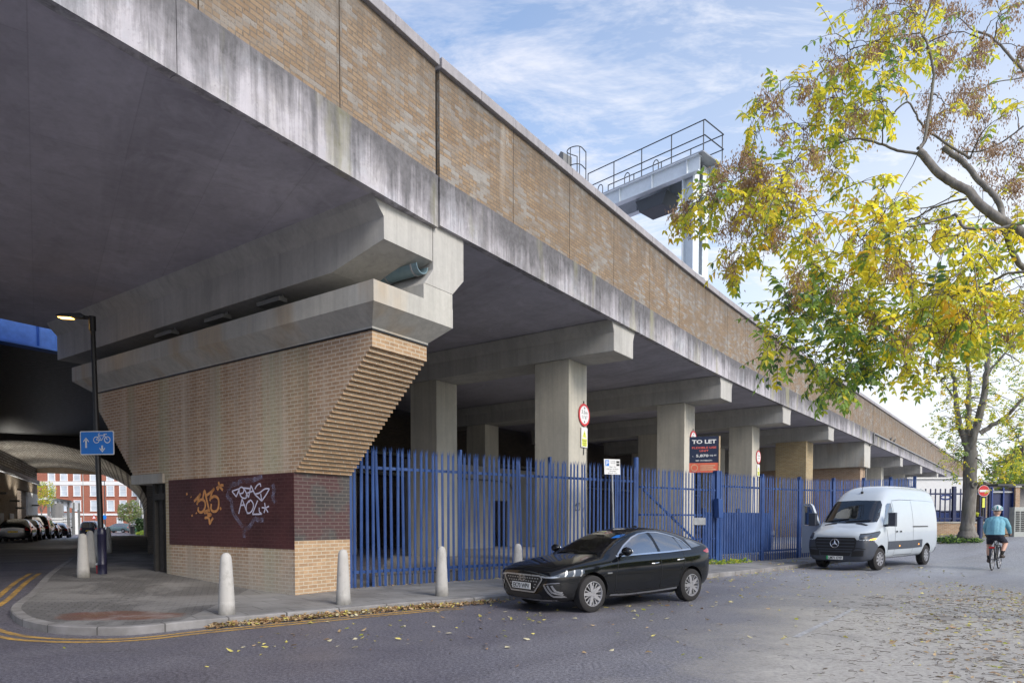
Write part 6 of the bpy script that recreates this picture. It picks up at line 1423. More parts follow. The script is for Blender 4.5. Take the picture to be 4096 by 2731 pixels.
# --- the white van
def vs(zb, w, zt, roofw=.80, wz=2.55, top=None): return None
def vsec(w0, zb, w1, z1, w2, z2, w3, z3, w4, z4, zt): return [(0, zb), (w0 * .8, zb), (w0, zb + .08), (w1, z1), (w2, z2), (w3, z3), (w4, z4), (w4 * .5, zt - .005), (0, zt)]
VT = [
 (2.98, vsec(.62, .34, .72, .62, .72, .88, .62, 1.02, .45, 1.08, 1.09)),
 (2.92, vsec(.82, .28, .90, .62, .90, .92, .80, 1.12, .55, 1.18, 1.20)),
 (2.74, vsec(.92, .26, .975, .65, .97, .98, .90, 1.20, .60, 1.285, 1.30)),
 (2.40, vsec(.95, .28, 1.0, .70, .995, 1.08, .94, 1.30, .64, 1.385, 1.40)),
 (2.15, vsec(.96, .30, 1.005, .72, 1.0, 1.14, .95, 1.40, .72, 1.475, 1.49)),
 (1.95, vsec(.96, .30, 1.01, .75, 1.005, 1.20, .95, 1.46, .80, 1.66, 1.68)),
 (1.40, vsec(.96, .32, 1.01, .80, 1.008, 1.30, .955, 1.75, .80, 2.20, 2.235)),
 (1.10, vsec(.96, .32, 1.01, .80, 1.008, 1.32, .955, 1.85, .79, 2.46, 2.50)),
 (0.65, vsec(.96, .32, 1.01, .80, 1.008, 1.35, .955, 1.95, .78, 2.66, 2.73)),
 (0.10, vsec(.96, .32, 1.01, .80, 1.008, 1.38, .955, 2.0, .78, 2.71, 2.79)),
 (-1.2, vsec(.96, .32, 1.01, .80, 1.008, 1.38, .955, 2.0, .78, 2.72, 2.80)),
 (-2.5, vsec(.96, .34, 1.01, .80, 1.008, 1.38, .955, 2.0, .78, 2.71, 2.79)),
 (-2.88, vsec(.95, .36, 1.0, .80, 1.0, 1.38, .945, 2.0, .77, 2.67, 2.74)),
 (-3.02, vsec(.90, .40, .96, .80, .96, 1.38, .90, 2.0, .72, 2.60, 2.66)),
 (-3.05, vsec(.80, .44, .86, .80, .86, 1.38, .82, 2.0, .65, 2.50, 2.56))]
VANF = Vector((-.768, -.640, 0)); vrz = math.atan2(VANF.y, VANF.x); vl = Vector((-VANF.y, VANF.x, 0))
vf = Vector((11.69, 21.645, 0)); vctr = vf - VANF * 1.97 - vl * .86
VAN = thing('white_van', 'tall white panel van parked half on the kerb with its far cab door open', 'van', (vctr.x, vctr.y, 0.01), vrz)
lv = Loft(VT, 3); VX0, VX1, VR = 1.97, -1.93, .36
def vmat(x, y, z):
    if x > 1.9 and z < .98 - max(0, 2.55 - x) * .55 and z < .97: return 1
    if x < -2.75 and z < .62: return 1
    return 0
VSCR = [(-.86, 1.54), (-.4, 1.50), (0, 1.49), (.4, 1.50), (.86, 1.54), (.86, 1.70), (.78, 2.10), (.70, 2.235), (0, 2.26), (-.70, 2.235), (-.78, 2.10), (-.86, 1.70)]; VWIN = [(1.78, 1.42), (1.62, 1.62), (1.30, 2.08), (1.18, 2.15), (.98, 2.16), (.98, 1.42)]
lv.make('body', [M['van_white'], M['van_plastic']], VAN, [(VX0, VR + .02, .43, .62, 1.3), (VX0, VR + .02, .43, -1.3, -.62), (VX1, VR + .02, .42, .62, 1.3), (VX1, VR + .02, .42, -1.3, -.62)], vmat, [(VSCR, (0, 1, 0), (0, 0, 1), (-1, 0, 0)), (VWIN, (1, 0, 0), (0, 0, 1), (0, -1, 0))])
VG = M['van_glass']
lv.front(VSCR, 'windscreen', M['screen_glass'], VAN, .008); seal(lv, VSCR, .15, VAN); seal(lv, VWIN, .2, VAN, 1)
for y in (.48, -.48): seat(VAN, .62, y, .95, .54, 'interior_grey', .78)
steering(VAN, (1.30, -.48, 1.40), .21); mb = MB(); mb.prism([(1.35, .9), (2.0, .9), (2.0, 1.40), (1.55, 1.46), (1.38, 1.35)], (0, -.90, 0), (1, 0, 0), UZ, (0, 1.8, 0)); mb.build('dashboard', M['car_plastic'], VAN, bevel=.03, local=True, uv=False)
mb = MB(); mb.box((.12, 0, 1.38), (.05, 1.72, 1.8)); mb.build('bulkhead', M['interior_grey'], VAN, local=True, uv=False)
for sg in (1, -1):
    if sg > 0: lv.side(VWIN, sg, 'window', M['side_glass'], VAN, .008)
    lv.side(band([(1.45, .78), (.5, .78), (-.4, .78), (-1.44, .80)], .27), sg, 'rubbing_strip', M['van_plastic'], VAN, .014)
    for pts in ([(.90, .40), (.90, 1.3), (.90, 2.2)], [(-.62, .42), (-.62, 1.2), (-.62, 2.25)], [(.90, 2.24), (.3, 2.28), (-.62, 2.28)], [(.88, .45), (0, .45), (-.62, .45)], [(1.55, 1.3), (1.45, .9), (1.42, .55)]): lv.side(band(pts, .014), sg, 'door_gap', M['car_plastic'], VAN, .004)
    lv.side(band([(-.66, 2.30), (-1.6, 2.30), (-2.75, 2.27)], .03), sg, 'panel_crease', M['van_white'], VAN, .012)
    lv.side([(-.60, 1.36), (-1.95, 1.36), (-1.95, 1.40), (-.60, 1.40)], sg, 'door_rail', M['car_plastic'], VAN, .012)
    for hx in (.78, .46): lv.side([(hx - .07, 1.20), (hx + .07, 1.20), (hx + .07, 1.25), (hx - .07, 1.25)], sg, 'door_handle', M['car_plastic'], VAN, .02)
    for hx, hz in ((.55, .73), (-1.1, .75)): lv.side([(hx - .03, hz), (hx + .03, hz), (hx + .03, hz + .04), (hx - .03, hz + .04)], sg, 'side_marker', M['amber_lamp'], VAN, .022, step=.02)
    D = Vector((-.86, -.50 * sg, 0)); U = Vector((-.50, .86 * sg, 0)); OO = Vector((2.32, 0, 0))
    lv.decal([(.32, .985), (.62, 1.0), (.90, 1.06), (1.02, 1.20), (.99, 1.26), (.70, 1.20), (.36, 1.17), (.31, 1.08)], U, UZ, D, 'headlight', M['lamp_glass'], VAN, .008, step=.05, O=OO)
    for pts in ([(.35, 1.155), (.65, 1.185), (.97, 1.24)], [(.37, 1.02), (.55, 1.05), (.70, 1.12)]): lv.decal(band(pts, .03), U, UZ, D, 'light_guide', M['car_plastic'], VAN, .013, step=.04, O=OO)
    lv.decal([(.62, .965), (.84, .99), (.86, 1.035), (.66, 1.005)], U, UZ, D, 'indicator', M['amber_lamp'], VAN, .014, step=.04, O=OO)
    b = [(.50, .45), (.84, .47), (.86, .66), (.52, .62)]; lv.front(b if sg > 0 else mirror_y(b), 'corner_vent', M['car_plastic'], VAN, .006)
    b = band([(.46, .69), (.70, .72), (.90, .69)], .03); lv.front(b if sg > 0 else mirror_y(b), 'bumper_crease', M['car_plastic'], VAN, .010)
    lv.top([(2.22, sg * .30), (2.30, sg * .66), (2.22, sg * .70), (2.12, sg * .32)], 'bonnet_vent', M['car_plastic'], VAN, .006, step=.05)
    b = [(.78, .75), (.92, .75), (.92, 1.55), (.80, 1.55)]; lv.front(b if sg > 0 else mirror_y(b), 'tail_light', M['tail_red'], VAN, .006, rear=True)
GRL = [(-.62, .70), (-.56, .62), (.56, .62), (.62, .70), (.66, .98), (.60, 1.05), (-.60, 1.05), (-.66, .98)]
lv.front(GRL, 'grille', M['car_plastic'], VAN, .010)
for z, hw in ((.98, .60), (.875, .61), (.77, .60), (.675, .55)): lv.front([(-hw, z - .016), (hw, z - .016), (hw, z + .016), (-hw, z + .016)], 'grille_bar', M['van_plastic'], VAN, .030)
lv.front([(-.45, .47), (.45, .47), (.50, .58), (-.50, .58)], 'lower_intake', M['car_plastic'], VAN, .008)
c = Vector((3.02, 0, .86)); mb = MB(); mb.tube([c + Vector((0.0, math.cos(t) * .135, math.sin(t) * .135)) for t in np.linspace(0, 2 * PI, 33)[:-1]], .014, 8, closed=True)
for t in (90, 210, 330): d = Vector((0, math.cos(R(t)), math.sin(R(t)))); n_ = Vector((0, -d.z, d.y)); mb.poly([c + d * .13, c + n_ * .03, c + Vector((.012, 0, 0))]); mb.poly([c + d * .13, c - n_ * .03, c + Vector((.012, 0, 0))])
mb.build('badge', M['chrome'], VAN, local=True, fix=False, uv=False, smooth=40)
plate(VAN, (3.0, 0.0, .40), (0, 1, 0), (1, 0, 0), 'LM71 OYP', 'plate_white', green=True)
for a, b in (((2.10, -.72), (2.02, .0)), ((2.12, -.05), (2.04, .70))):
    mb = MB(); pts = []
    for i in range(8): t = i / 7; x, y = a[0] + (b[0] - a[0]) * t, a[1] + (b[1] - a[1]) * t; h = lv.bvh.ray_cast(Vector((x, y, 3)), Vector((0, 0, -1)))[0]; pts.append(h + Vector((.01, 0, .02)))
    mb.tube(pts, .012, 6); mb.build('wiper', M['car_plastic'], VAN, local=True, uv=False)
h = lv.bvh.ray_cast(Vector((1.05, 0.0, 4)), Vector((0, 0, -1)))[0]; mb = MB(); mb.tube([h, h + Vector((.02, 0, .05))], .045, 8); mb.tube([h + Vector((.02, 0, .05)), h + Vector((-.06, 0, .42))], .008, 5); mb.build('roof_antenna', M['car_plastic'], VAN, local=True, uv=False)
def vmirror(parent, hp, sg, dx=Vector((0, 0, 0))):
    mb = MB(); mb.tube([hp, hp + Vector((.02, sg * .14, .02))], .045, 8); mb.box(hp + Vector((.03, sg * .24, .20)), (.15, .22, .44)); mb.build('wing_mirror', M['van_plastic'], parent, local=True, uv=False, bevel=.05, segs=3)
hp = lv.bvh.ray_cast(Vector((1.66, 3, 1.42)), Vector((0, -1, 0)))[0]; vmirror(VAN, hp, 1)
# open cab door on the far side: hinged at its front edge
hx = 1.72; ang = R(62)
dd = Vector((-math.cos(ang), -math.sin(ang), 0)); dn = Vector((math.sin(ang), -math.cos(ang), 0)); DO = Vector((hx, -1.03, 0))
mb = MB(); mb.prism([(0, .5), (.98, .42), (.98, 1.42), (0, 1.42)], DO, dd, UZ, dn * .09)
mb.prism([(0, 1.42), (.05, 1.42), (.45, 2.10), (.56, 2.17), (.98, 2.18), (.98, 1.42), (.91, 1.42), (.91, 2.10), (.60, 2.09), (.13, 1.42)], DO, dd, UZ, dn * .07)
OD = mb.build('open_door', M['van_white'], VAN, local=True)
mb = MB(); mb.prism([(.12, 1.43), (.91, 1.43), (.91, 2.09), (.60, 2.08)], DO + dn * .03, dd, UZ, dn * .01); mb.build('door_window', VG, OD, local=True)
mb = MB(); mb.prism([(.06, .56), (.92, .50), (.92, 1.30), (.06, 1.32)], DO - dn * .012, dd, UZ, dn * .01); mb.build('door_lining', M['van_plastic'], OD, local=True)
mb = MB(); mb.box(DO + dd * .14 + dn * .26 + UZ * 1.62, (.16, .24, .44)); mb.tube([DO + dd * .1 + dn * .05 + UZ * 1.46, DO + dd * .13 + dn * .25 + UZ * 1.46], .04, 8); mb.build('wing_mirror', M['van_plastic'], OD, local=True, bevel=.05, segs=3)
for x in (VX0, VX1):
    for sg in (1, -1): wheel(VAN, x, sg * .86, VR, .235, sg, .225, 8, 0, steer=R(-6) if x > 0 and sg > 0 else 0)

# --- the cars of the side street
def side_car(label, kind, paintm, x, y, hd, L=None, W=None, H=None, plate_txt=None, group='cars in the side street'):
    """hd: heading vector the car's nose points to; kind hatch / suv / van"""
    rz = math.atan2(hd[1], hd[0]); z = gz(x, y)
    cat = 'van' if kind == 'van' else 'car'
    o = thing('parked_van' if kind == 'van' else 'parked_car', label, cat, (x, y, z), rz, group)
    dims = dict(hatch=(4.2, 1.80, 1.48), suv=(4.6, 1.88, 1.66), van=(4.75, 1.88, 1.9))[kind]
    hl = (L or dims[0]) / 2; hw = (W or dims[1]) / 2; hh = (H or dims[2]); bl = hh * (.62 if kind != 'van' else .56)
    def s(zb, k, zt, rw, top): return [(0, zb), (hw * k * .75, zb), (hw * k * .95, zb + .08), (hw * k, bl * .62), (hw * k * .98, bl * .9), (hw * k * .94, min(bl, zt)), (hw * rw, max(top - .05, zt)), (hw * rw * .5, top), (0, top)]
    hood = bl + .04
    if kind == 'van': roof = [(.62, .92, .80, hh * .9), (.40, .94, .80, hh), (0, .94, .80, hh), (-.6, .94, .80, hh), (-.9, .93, .78, hh * .98), (-.985, .90, .74, hh * .93)]
    elif kind == 'suv': roof = [(.30, .93, .72, hh * .88), (.05, .94, .70, hh), (-.45, .94, .69, hh), (-.72, .93, .67, hh * .96), (-.90, .92, .66, hh * .82), (-.98, .88, .66, bl + .05)]
    else: roof = [(.30, .93, .72, hh * .88), (.05, .94, .68, hh), (-.35, .94, .67, hh * .995), (-.66, .93, .66, hh * .93), (-.88, .91, .66, hh * .76), (-.98, .86, .66, bl + .03)]
    S = [(hl, s(.3, .72, bl * .7, .55, bl * .76)), (hl * .94, s(.22, .9, bl * .85, .62, bl * .88)), (hl * .8, s(.2, .97, bl * .95, .66, bl * .98)), (hl * .52 if kind != 'van' else hl * .84, s(.2, 1, bl, .70, hood))]
    S += [(hl * a, s(.2 if i < 5 else .3, 1.0 if i < 4 else .98 if i < 5 else .93, bl, rw, tp_)) for i, (a, _k, rw, tp_) in enumerate(roof)]
    lo_ = Loft(S, 2); wx = hl * .62; wr = .33
    lo_.make('body', [M[paintm]], o, [(wx, wr + .01, .38, hw * .6, hw * 1.5), (wx, wr + .01, .38, -hw * 1.5, -hw * .6), (-wx, wr + .01, .38, hw * .6, hw * 1.5), (-wx, wr + .01, .38, -hw * 1.5, -hw * .6)])
    zt = hh * .93; f = dict(hatch=(.26, -.82), suv=(.26, -.88), van=(.58, -.95))[kind]
    for sg in (1, -1):
        a0, a1 = f[0] * hl, f[1] * hl
        lo_.side([(a0 + .22, bl + .03), (a0 - .28, zt - .04), (a0 * .3, zt), (-.05 * hl, zt), (-.06 * hl, bl + .03)], sg, 'window', G, o, .006, step=.12)
        lo_.side([(-.10 * hl, bl + .03), (-.09 * hl, zt), (a1 * .62, zt - .02), (a1 * .9, zt - .2), (a1 * .92, bl + .05)], sg, 'window', G, o, .006, step=.12)
        b = [(hw * .66, bl * .80), (hw * .90, bl * .82), (hw * .90, bl * 1.06), (hw * .70, bl * 1.0)]; lo_.front(b if sg > 0 else mirror_y(b), 'tail_light', M['tail_red'], o, .006, rear=True, step=.08)
        b = [(hw * .52, bl * .68), (hw * .82, bl * .70), (hw * .84, bl * .82), (hw * .55, bl * .78)]; lo_.front(b if sg > 0 else mirror_y(b), 'headlight', M['lamp_glass'], o, .006, step=.08)
        mb = MB(); mb.sphere((f[0] * hl + .1, sg * (hw + .09), bl + .09), .10, 10, sc=(.7, 1, .75)); mb.build('wing_mirror', M[paintm], o, smooth=60, local=True, uv=False)
    lo_.front([(-hw * .60, bl + .06), (hw * .60, bl + .06), (hw * .54, hh * .90), (-hw * .54, hh * .90)], 'rear_window', G, o, .006, rear=True, step=.12)
    lo_.front([(-hw * .72, bl + .10), (hw * .72, bl + .10), (hw * .60, hh * .92), (-hw * .60, hh * .92)], 'windscreen', G, o, .006, step=.12)
    rx = min(p[0] for p in S) - .012; mb = MB(); mb.box((rx, 0, bl * .72), (.012, .5, .11)); mb.build('number_plate', M['plate_yellow'], o, local=True)
    for x_ in (wx, -wx):
        for sg in (1, -1): wheel(o, x_, sg * (hw - .11), wr, .2, sg, .21, 5, 0)
    return o
HD_ = DS_
def lane(r, l): p = tp(r, l); return p.x, p.y
for label, kind, pm, r, l in (('dark hatchback at the very left edge, nearest of the tunnel row', 'hatch', 'car_grey', 1.75, -1.6), ('black hatchback with red tail lights second in the tunnel row', 'hatch', 'car_dark', 1.7, 3.9), ('tall dark grey van third in the tunnel row', 'van', 'car_grey', 1.7, 10.0), ('black hatchback fourth in the tunnel row just past the dark van', 'hatch', 'car_dark', 1.75, 16.6), ('dark car last in the tunnel row, out in the daylight', 'hatch', 'car_navy', 1.9, 24.5)):
    x, y = lane(r, l); side_car(label, kind, pm, x, y, (HD_.x, HD_.y))
side_car('dark people carrier with a yellow plate driving away past the tunnel', 'van', 'car_navy', px(187, 76), 78.3, (-.30, .95), 4.6, 1.95, 1.85)
side_car('teal grey estate car side on in front of the far apartment block', 'suv', 'car_teal', px(272, 118), 118, (-.998, .06))
# ------------------------------------------------------------------ people and the bicycle
plain('skin', (0.50, 0.30, 0.22), 0.5, var=0.06); plain('jacket_teal', (0.15, 0.36, 0.45), 0.75, var=0.12, scale=3, bumpv=0.2); plain('shorts_navy', (0.012, 0.014, 0.026), 0.8); plain('shoe_brown', (0.05, 0.038, 0.03), 0.7); plain('sock_black', (0.012, 0.012, 0.012), 0.9); plain('hair_grey', (0.14, 0.12, 0.10), 0.8)
plain('helmet_white', (0.62, 0.68, 0.70), 0.35); plain('helmet_teal', (0.03, 0.22, 0.25), 0.4); plain('coat_blue', (0.02, 0.045, 0.14), 0.8); plain('coat_dark', (0.015, 0.014, 0.02), 0.8); plain('trousers_dark', (0.02, 0.02, 0.025), 0.8); plain('bike_black', (0.014, 0.015, 0.018), 0.35); plain('reflector_red', (0.6, 0.02, 0.02), 0.3)
def skin(name, chains, mat, parent, sub=2, rot=None):
    """chains: lists of (x, y, z, radius); points that coincide are one joint"""
    idx = {}; vs_, rs, es = [], [], []
    for ch in chains:
        prev = None
        for x, y, z, r in ch:
            k = (round(x, 4), round(y, 4), round(z, 4))
            if k not in idx: idx[k] = len(vs_); vs_.append((x, y, z)); rs.append(r)
            if prev is not None and prev != idx[k]: es.append((prev, idx[k]))
            prev = idx[k]
    me = bpy.data.meshes.new('tmp'); me.from_pydata(vs_, es, []); o = bpy.data.objects.new('tmp', me); COL.objects.link(o)
    m = o.modifiers.new('skin', 'SKIN'); m.use_smooth_shade = True
    for i, r in enumerate(rs): d = me.skin_vertices[0].data[i]; d.radius = (r, r); d.use_root = (i == 0)
    s = o.modifiers.new('sub', 'SUBSURF'); s.levels = s.render_levels = sub
    dg = bpy.context.evaluated_depsgraph_get(); dg.update(); out = bpy.data.meshes.new_from_object(o.evaluated_get(dg)); out.name = name
    bpy.data.objects.remove(o); out.materials.clear(); out.materials.append(mat)
    return finish(out, name, parent, smooth=179, fix=False, uv=False)
# bicycle, wheels along local x
CYX, CYY = 15.62, 21.8; cyz = gz(CYX, CYY); CRZ = R(90 - 45)
BIK = thing('bicycle', 'dark city bicycle with a red rear reflector ridden away from the camera', 'bicycle', (CYX, CYY, cyz), CRZ)
BM = M['bike_black']; S_ = 1.05
def bt(parent, name, tubes, r, mat=BM): 
    mb = MB()
    for t in tubes: mb.tube([Vector(p) * S_ for p in t], r * S_, 8)
    return mb.build(name, mat, parent, smooth=60, local=True, uv=False)
bt(BIK, 'frame', [[(0, 0, .29), (-.17, 0, .82)], [(0, 0, .29), (.36, 0, .80)], [(-.14, 0, .72), (.34, 0, .90)], [(0, 0, .29), (-.50, .05, .345)], [(0, 0, .29), (-.50, -.05, .345)], [(-.15, 0, .75), (-.50, .05, .345)], [(-.15, 0, .75), (-.50, -.05, .345)], [(.34, 0, .98), (.38, 0, .74)]], .017)
bt(BIK, 'fork', [[(.38, .05, .74), (.54, .05, .345)], [(.38, -.05, .74), (.54, -.05, .345)], [(.38, .05, .74), (.38, -.05, .74)]], .014)
hb = bt(BIK, 'handlebar', [[(.34, 0, .95), (.35, 0, 1.06)], catmull([(.24, .30, 1.06), (.34, .22, 1.08), (.37, 0, 1.07), (.34, -.22, 1.08), (.24, -.30, 1.06)], 4)], .014)
bt(hb, 'grip', [[(.30, .255, 1.072), (.22, .31, 1.056)], [(.30, -.255, 1.072), (.22, -.31, 1.056)]], .019, M['tyre'])
for x in (-.50, .54):
    mb = MB(); c = Vector((x, 0, .345)) * S_; mb.tube([c + Vector((math.cos(t), 0, math.sin(t))) * .325 * S_ for t in np.linspace(0, 2 * PI, 41)[:-1]], .021, 8, closed=True); w = mb.build('wheel', M['tyre'], BIK, smooth=60, local=True, uv=False)
    mb = MB(); mb.tube([c + Vector((math.cos(t), 0, math.sin(t))) * .30 * S_ for t in np.linspace(0, 2 * PI, 41)[:-1]], .010, 6, closed=True)
    for k in range(16): t = k * PI / 8; mb.tube([c + Vector((0, .03 * (-1) ** k, 0)), c + Vector((math.cos(t), 0, math.sin(t))) * .30 * S_], .0022, 4)
    mb.lathe([(.02, -.045), (.02, .045)], c, 10, (0, 1, 0)); mb.build('rim', M['alloy'], w, local=True, uv=False)
    mb = MB(); prev = None
    for t in np.linspace(.35 if x > 0 else .1, 2.9, 14):
        q = [c + Vector((math.cos(t), 0, math.sin(t))) * .355 * S_ + Vector((0, s * .03, 0)) for s in (-1, 1)]
        if prev: mb.poly([prev[0], prev[1], q[1], q[0]])
        prev = q
    mb.build('mudguard', BM, BIK, local=True, uv=False, fix=False)
mb = MB(); mb.prism([(-.30, .02), (-.32, .09), (-.22, .10), (-.05, .035), (.02, .02), (.02, -.02), (-.05, -.035), (-.22, -.10), (-.32, -.09), (-.30, -.02)], Vector((.02, 0, .93)) * S_, (1, 0, 0), (0, 1, 0), (0, 0, .06)); mb.build('saddle', BM, BIK, bevel=.015, local=True, uv=False)
bt(BIK, 'seat_post', [[(-.16, 0, .78), (-.19, 0, .95)]], .014, M['alloy'])
bt(BIK, 'rack', [[(-.2, .06, .74), (-.62, .06, .72)], [(-.2, -.06, .74), (-.62, -.06, .72)], [(-.62, .06, .72), (-.62, -.06, .72)], [(-.6, .06, .72), (-.5, .07, .345)], [(-.6, -.06, .72), (-.5, -.07, .345)]], .008)
mb = MB(); mb.box(Vector((-.635, 0, .70)) * S_, (.02, .14, .05)); mb.build('rear_reflector', M['reflector_red'], BIK, local=True, uv=False)
bt(BIK, 'crank', [[(.0, .07, .29), (.10, .09, .20)], [(0, -.07, .29), (-.10, -.09, .38)], [(0, -.09, .29), (0, .09, .29)]], .012, M['alloy'])
for s, p in ((1, (.10, .13, .20)), (-1, (-.10, -.13, .38))): mb = MB(); mb.box(Vector(p) * S_, (.09, .09, .02)); mb.build('pedal', BM, BIK, local=True, uv=False)
RID = thing('person', 'cyclist in a light blue jacket, dark shorts and a white and teal helmet riding away', 'person', (CYX, CYY, cyz), CRZ)
# rider: one continuous skin over limb segments; clothes are shells lifted off the same skin
def seg_dist(p, a, b, r1, r2):
    ab = b - a; t = np.clip(((p - a) @ ab) / max(ab @ ab, 1e-9), 0, 1); return np.linalg.norm(p - (a + t[:, None] * ab), axis=1) - (r1 + (r2 - r1) * t)
def figure(parent, segs, mat, voxel=.009, smooth=9):
    mb = MB()
    for p, q, r1, r2, lab in segs:
        d = Vector(q) - Vector(p); n = 3; mb.tube([Vector(p).lerp(Vector(q), i / n) for i in range(n + 1)], [r1 + (r2 - r1) * i / n for i in range(n + 1)], 12); mb.sphere(p, r1, 12); mb.sphere(q, r2, 12)
    o = mb.build('tmp', mat, uv=False); m = o.modifiers.new('r', 'REMESH'); m.mode = 'VOXEL'; m.voxel_size = voxel; sm = o.modifiers.new('s', 'SMOOTH'); sm.factor = .5; sm.iterations = smooth
    dg = bpy.context.evaluated_depsgraph_get(); dg.update(); me = bpy.data.meshes.new_from_object(o.evaluated_get(dg)); bpy.data.objects.remove(o); me.name = 'body'; me.materials.clear(); me.materials.append(mat)
    ob = finish(me, 'body', parent, smooth=179, fix=False, uv=False)
    nv = len(me.vertices); co = np.empty(nv * 3); me.vertices.foreach_get('co', co); co = co.reshape(-1, 3); nr = np.empty(nv * 3); me.vertices.foreach_get('normal', nr); nr = nr.reshape(-1, 3)
    D = np.stack([seg_dist(co, np.array(p, float), np.array(q, float), r1, r2) for p, q, r1, r2, l in segs], 1); lab = np.array([s[4] for s in segs])[np.argmin(D, 1)]
    faces = [tuple(p.vertices) for p in me.polygons]
    def cloth(name, labels, lift, mt, folds=0.0, extra=None):
        keep = np.isin(lab, labels)
        if extra is not None: keep &= extra(co)
        use = [f for f in faces if all(keep[i] for i in f)]; idx = sorted({i for f in use for i in f}); mp = {v: k for k, v in enumerate(idx)}
        wv = folds * (np.sin(co[:, 2] * 61 + 9 * co[:, 1] + 4 * np.sin(co[:, 1] * 23)) * .5 + np.sin(co[:, 2] * 34 - 15 * co[:, 0] + 2.2 * np.sin(co[:, 1] * 17)) * .5)
        m2 = MB(); m2.add([co[i] + nr[i] * (lift + wv[i]) for i in idx], [tuple(mp[i] for i in f) for f in use]); c = m2.build(name, mt, parent, smooth=179, local=True, fix=False, uv=False)
        so_ = c.modifiers.new('thick', 'SOLIDIFY'); so_.thickness = .006; so_.offset = -1; return c
    return ob, cloth
K_ = 1.07
def S3(*p): return tuple(c * K_ for c in p)
segs = []
def sg_(p, q, r1, r2, lab): segs.append((S3(*p), S3(*q), r1 * K_, r2 * K_, lab))
for s in (1, -1):
    sg_((-.15, s * .085, 1.03), (-.10, s * .085, 1.20), .145, .135, 'torso'); sg_((-.10, s * .085, 1.20), (-.02, s * .085, 1.38), .135, .135, 'torso'); sg_((-.02, s * .085, 1.38), (.05, s * .10, 1.50), .135, .095, 'torso')
    sg_((.05, s * .06, 1.52), (.05, s * .20, 1.475), .085, .078, 'torso'); sg_((.05, s * .20, 1.475), (.10, s * .285, 1.29), .075, .058, 'arm'); sg_((.10, s * .285, 1.29), (.235, s * .30, 1.115), .056, .038, 'arm'); sg_((.235, s * .30, 1.115), (.275, s * .30, 1.085), .034, .034, 'hand')
    for i in range(4): y = s * (.277 + i * .016); sg_((.285, y, 1.09), (.315, y, 1.075), .011, .010, 'hand'); sg_((.315, y, 1.075), (.305, y, 1.045), .010, .009, 'hand')
    sg_((.26, s * .27, 1.09), (.275, s * .255, 1.055), .012, .010, 'hand')
    kn, an, to = ((.24, .21, .72), (.06, .175, .33), (.19, .195, .235)) if s > 0 else ((.20, -.21, .80), (-.14, -.175, .49), (-.02, -.195, .40))
    sg_((-.13, s * .09, 1.0), kn, .118, .066, 'thigh'); sg_(kn, tuple((kn[i] * .55 + an[i] * .45) - (.03 if i == 0 else 0) for i in range(3)), .064, .066, 'calf'); sg_(tuple((kn[i] * .55 + an[i] * .45) - (.03 if i == 0 else 0) for i in range(3)), an, .066, .040, 'calf'); sg_(an, (an[0] + .0, an[1], an[2] - .06), .040, .042, 'foot'); sg_((an[0] - .04, an[1], an[2] - .075), to, .042, .036, 'foot')
sg_((-.165, 0, 1.03), (-.13, 0, 1.20), .15, .15, 'torso'); sg_((-.13, 0, 1.20), (-.05, 0, 1.38), .15, .15, 'torso'); sg_((-.05, 0, 1.38), (.04, 0, 1.50), .15, .105, 'torso')
sg_((.06, 0, 1.54), (.105, 0, 1.66), .068, .060, 'neck'); sg_((.105, 0, 1.72), (.12, 0, 1.80), .092, .094, 'head'); sg_((.17, 0, 1.705), (.185, 0, 1.72), .045, .045, 'head')
body, cloth = figure(RID, segs, M['skin'])
cloth('jacket', ['torso', 'arm'], .014, M['jacket_teal'], .0020, lambda c: c[:, 2] > 1.05 * K_)
cloth('shorts', ['torso', 'thigh'], .011, M['shorts_navy'], .004, lambda c: (c[:, 2] < 1.08 * K_) & (c[:, 2] > .79 * K_ - np.where(c[:, 1] > 0, .03, -.03)))
cloth('socks', ['calf', 'foot'], .006, M['sock_black'], 0, lambda c: np.where(c[:, 1] > 0, (c[:, 2] < .42 * K_) & (c[:, 2] > .29 * K_), (c[:, 2] < .58 * K_) & (c[:, 2] > .45 * K_)))
cloth('shoes', ['foot'], .014, M['shoe_brown'], 0, lambda c: np.where(c[:, 1] > 0, c[:, 2] < .30 * K_, c[:, 2] < .46 * K_))
S_ = K_
hc = Vector((.12, 0, 1.795)) * S_
mb = MB(); mb.sphere(hc + Vector((-.012, 0, .0)), .098 * S_, 16, sc=(1.02, .92, 1.0)); mb.build('hair', M['hair_grey'], RID, smooth=60, local=True, uv=False)
for s in (1, -1): mb = MB(); mb.sphere(Vector((.118, s * .085, 1.745)) * S_, .030, 8, sc=(.6, .45, 1.1)); mb.build('ear', M['skin'], RID, smooth=60, local=True, uv=False)
mb = MB(); mb.sphere(Vector((.217, 0, 1.735)) * S_, .02, 8, sc=(1, .8, 1.2)); mb.build('nose', M['skin'], RID, smooth=60, local=True, uv=False)
mb = MB(); n = 18
for i in range(8):
    for j in range(n):
        def hp_(i, j): ph = PI * .56 * i / 8; th = 2 * PI * j / n; return hc + Vector((math.sin(ph) * math.cos(th) * .158, math.sin(ph) * math.sin(th) * .122, .015 + math.cos(ph) * .122)) * S_
        mb.poly([hp_(i, j), hp_(i + 1, j), hp_(i + 1, j + 1), hp_(i, j + 1)], 1 if (j % 3 == 0 and 2 < i < 7) or (i == 6 and j % 2) else 0)
hel = mb.build('helmet', [M['helmet_white'], M['helmet_teal']], RID, smooth=40, local=True, uv=False, fix=False)
sol = hel.modifiers.new('thick', 'SOLIDIFY'); sol.thickness = .022; sol.offset = 1
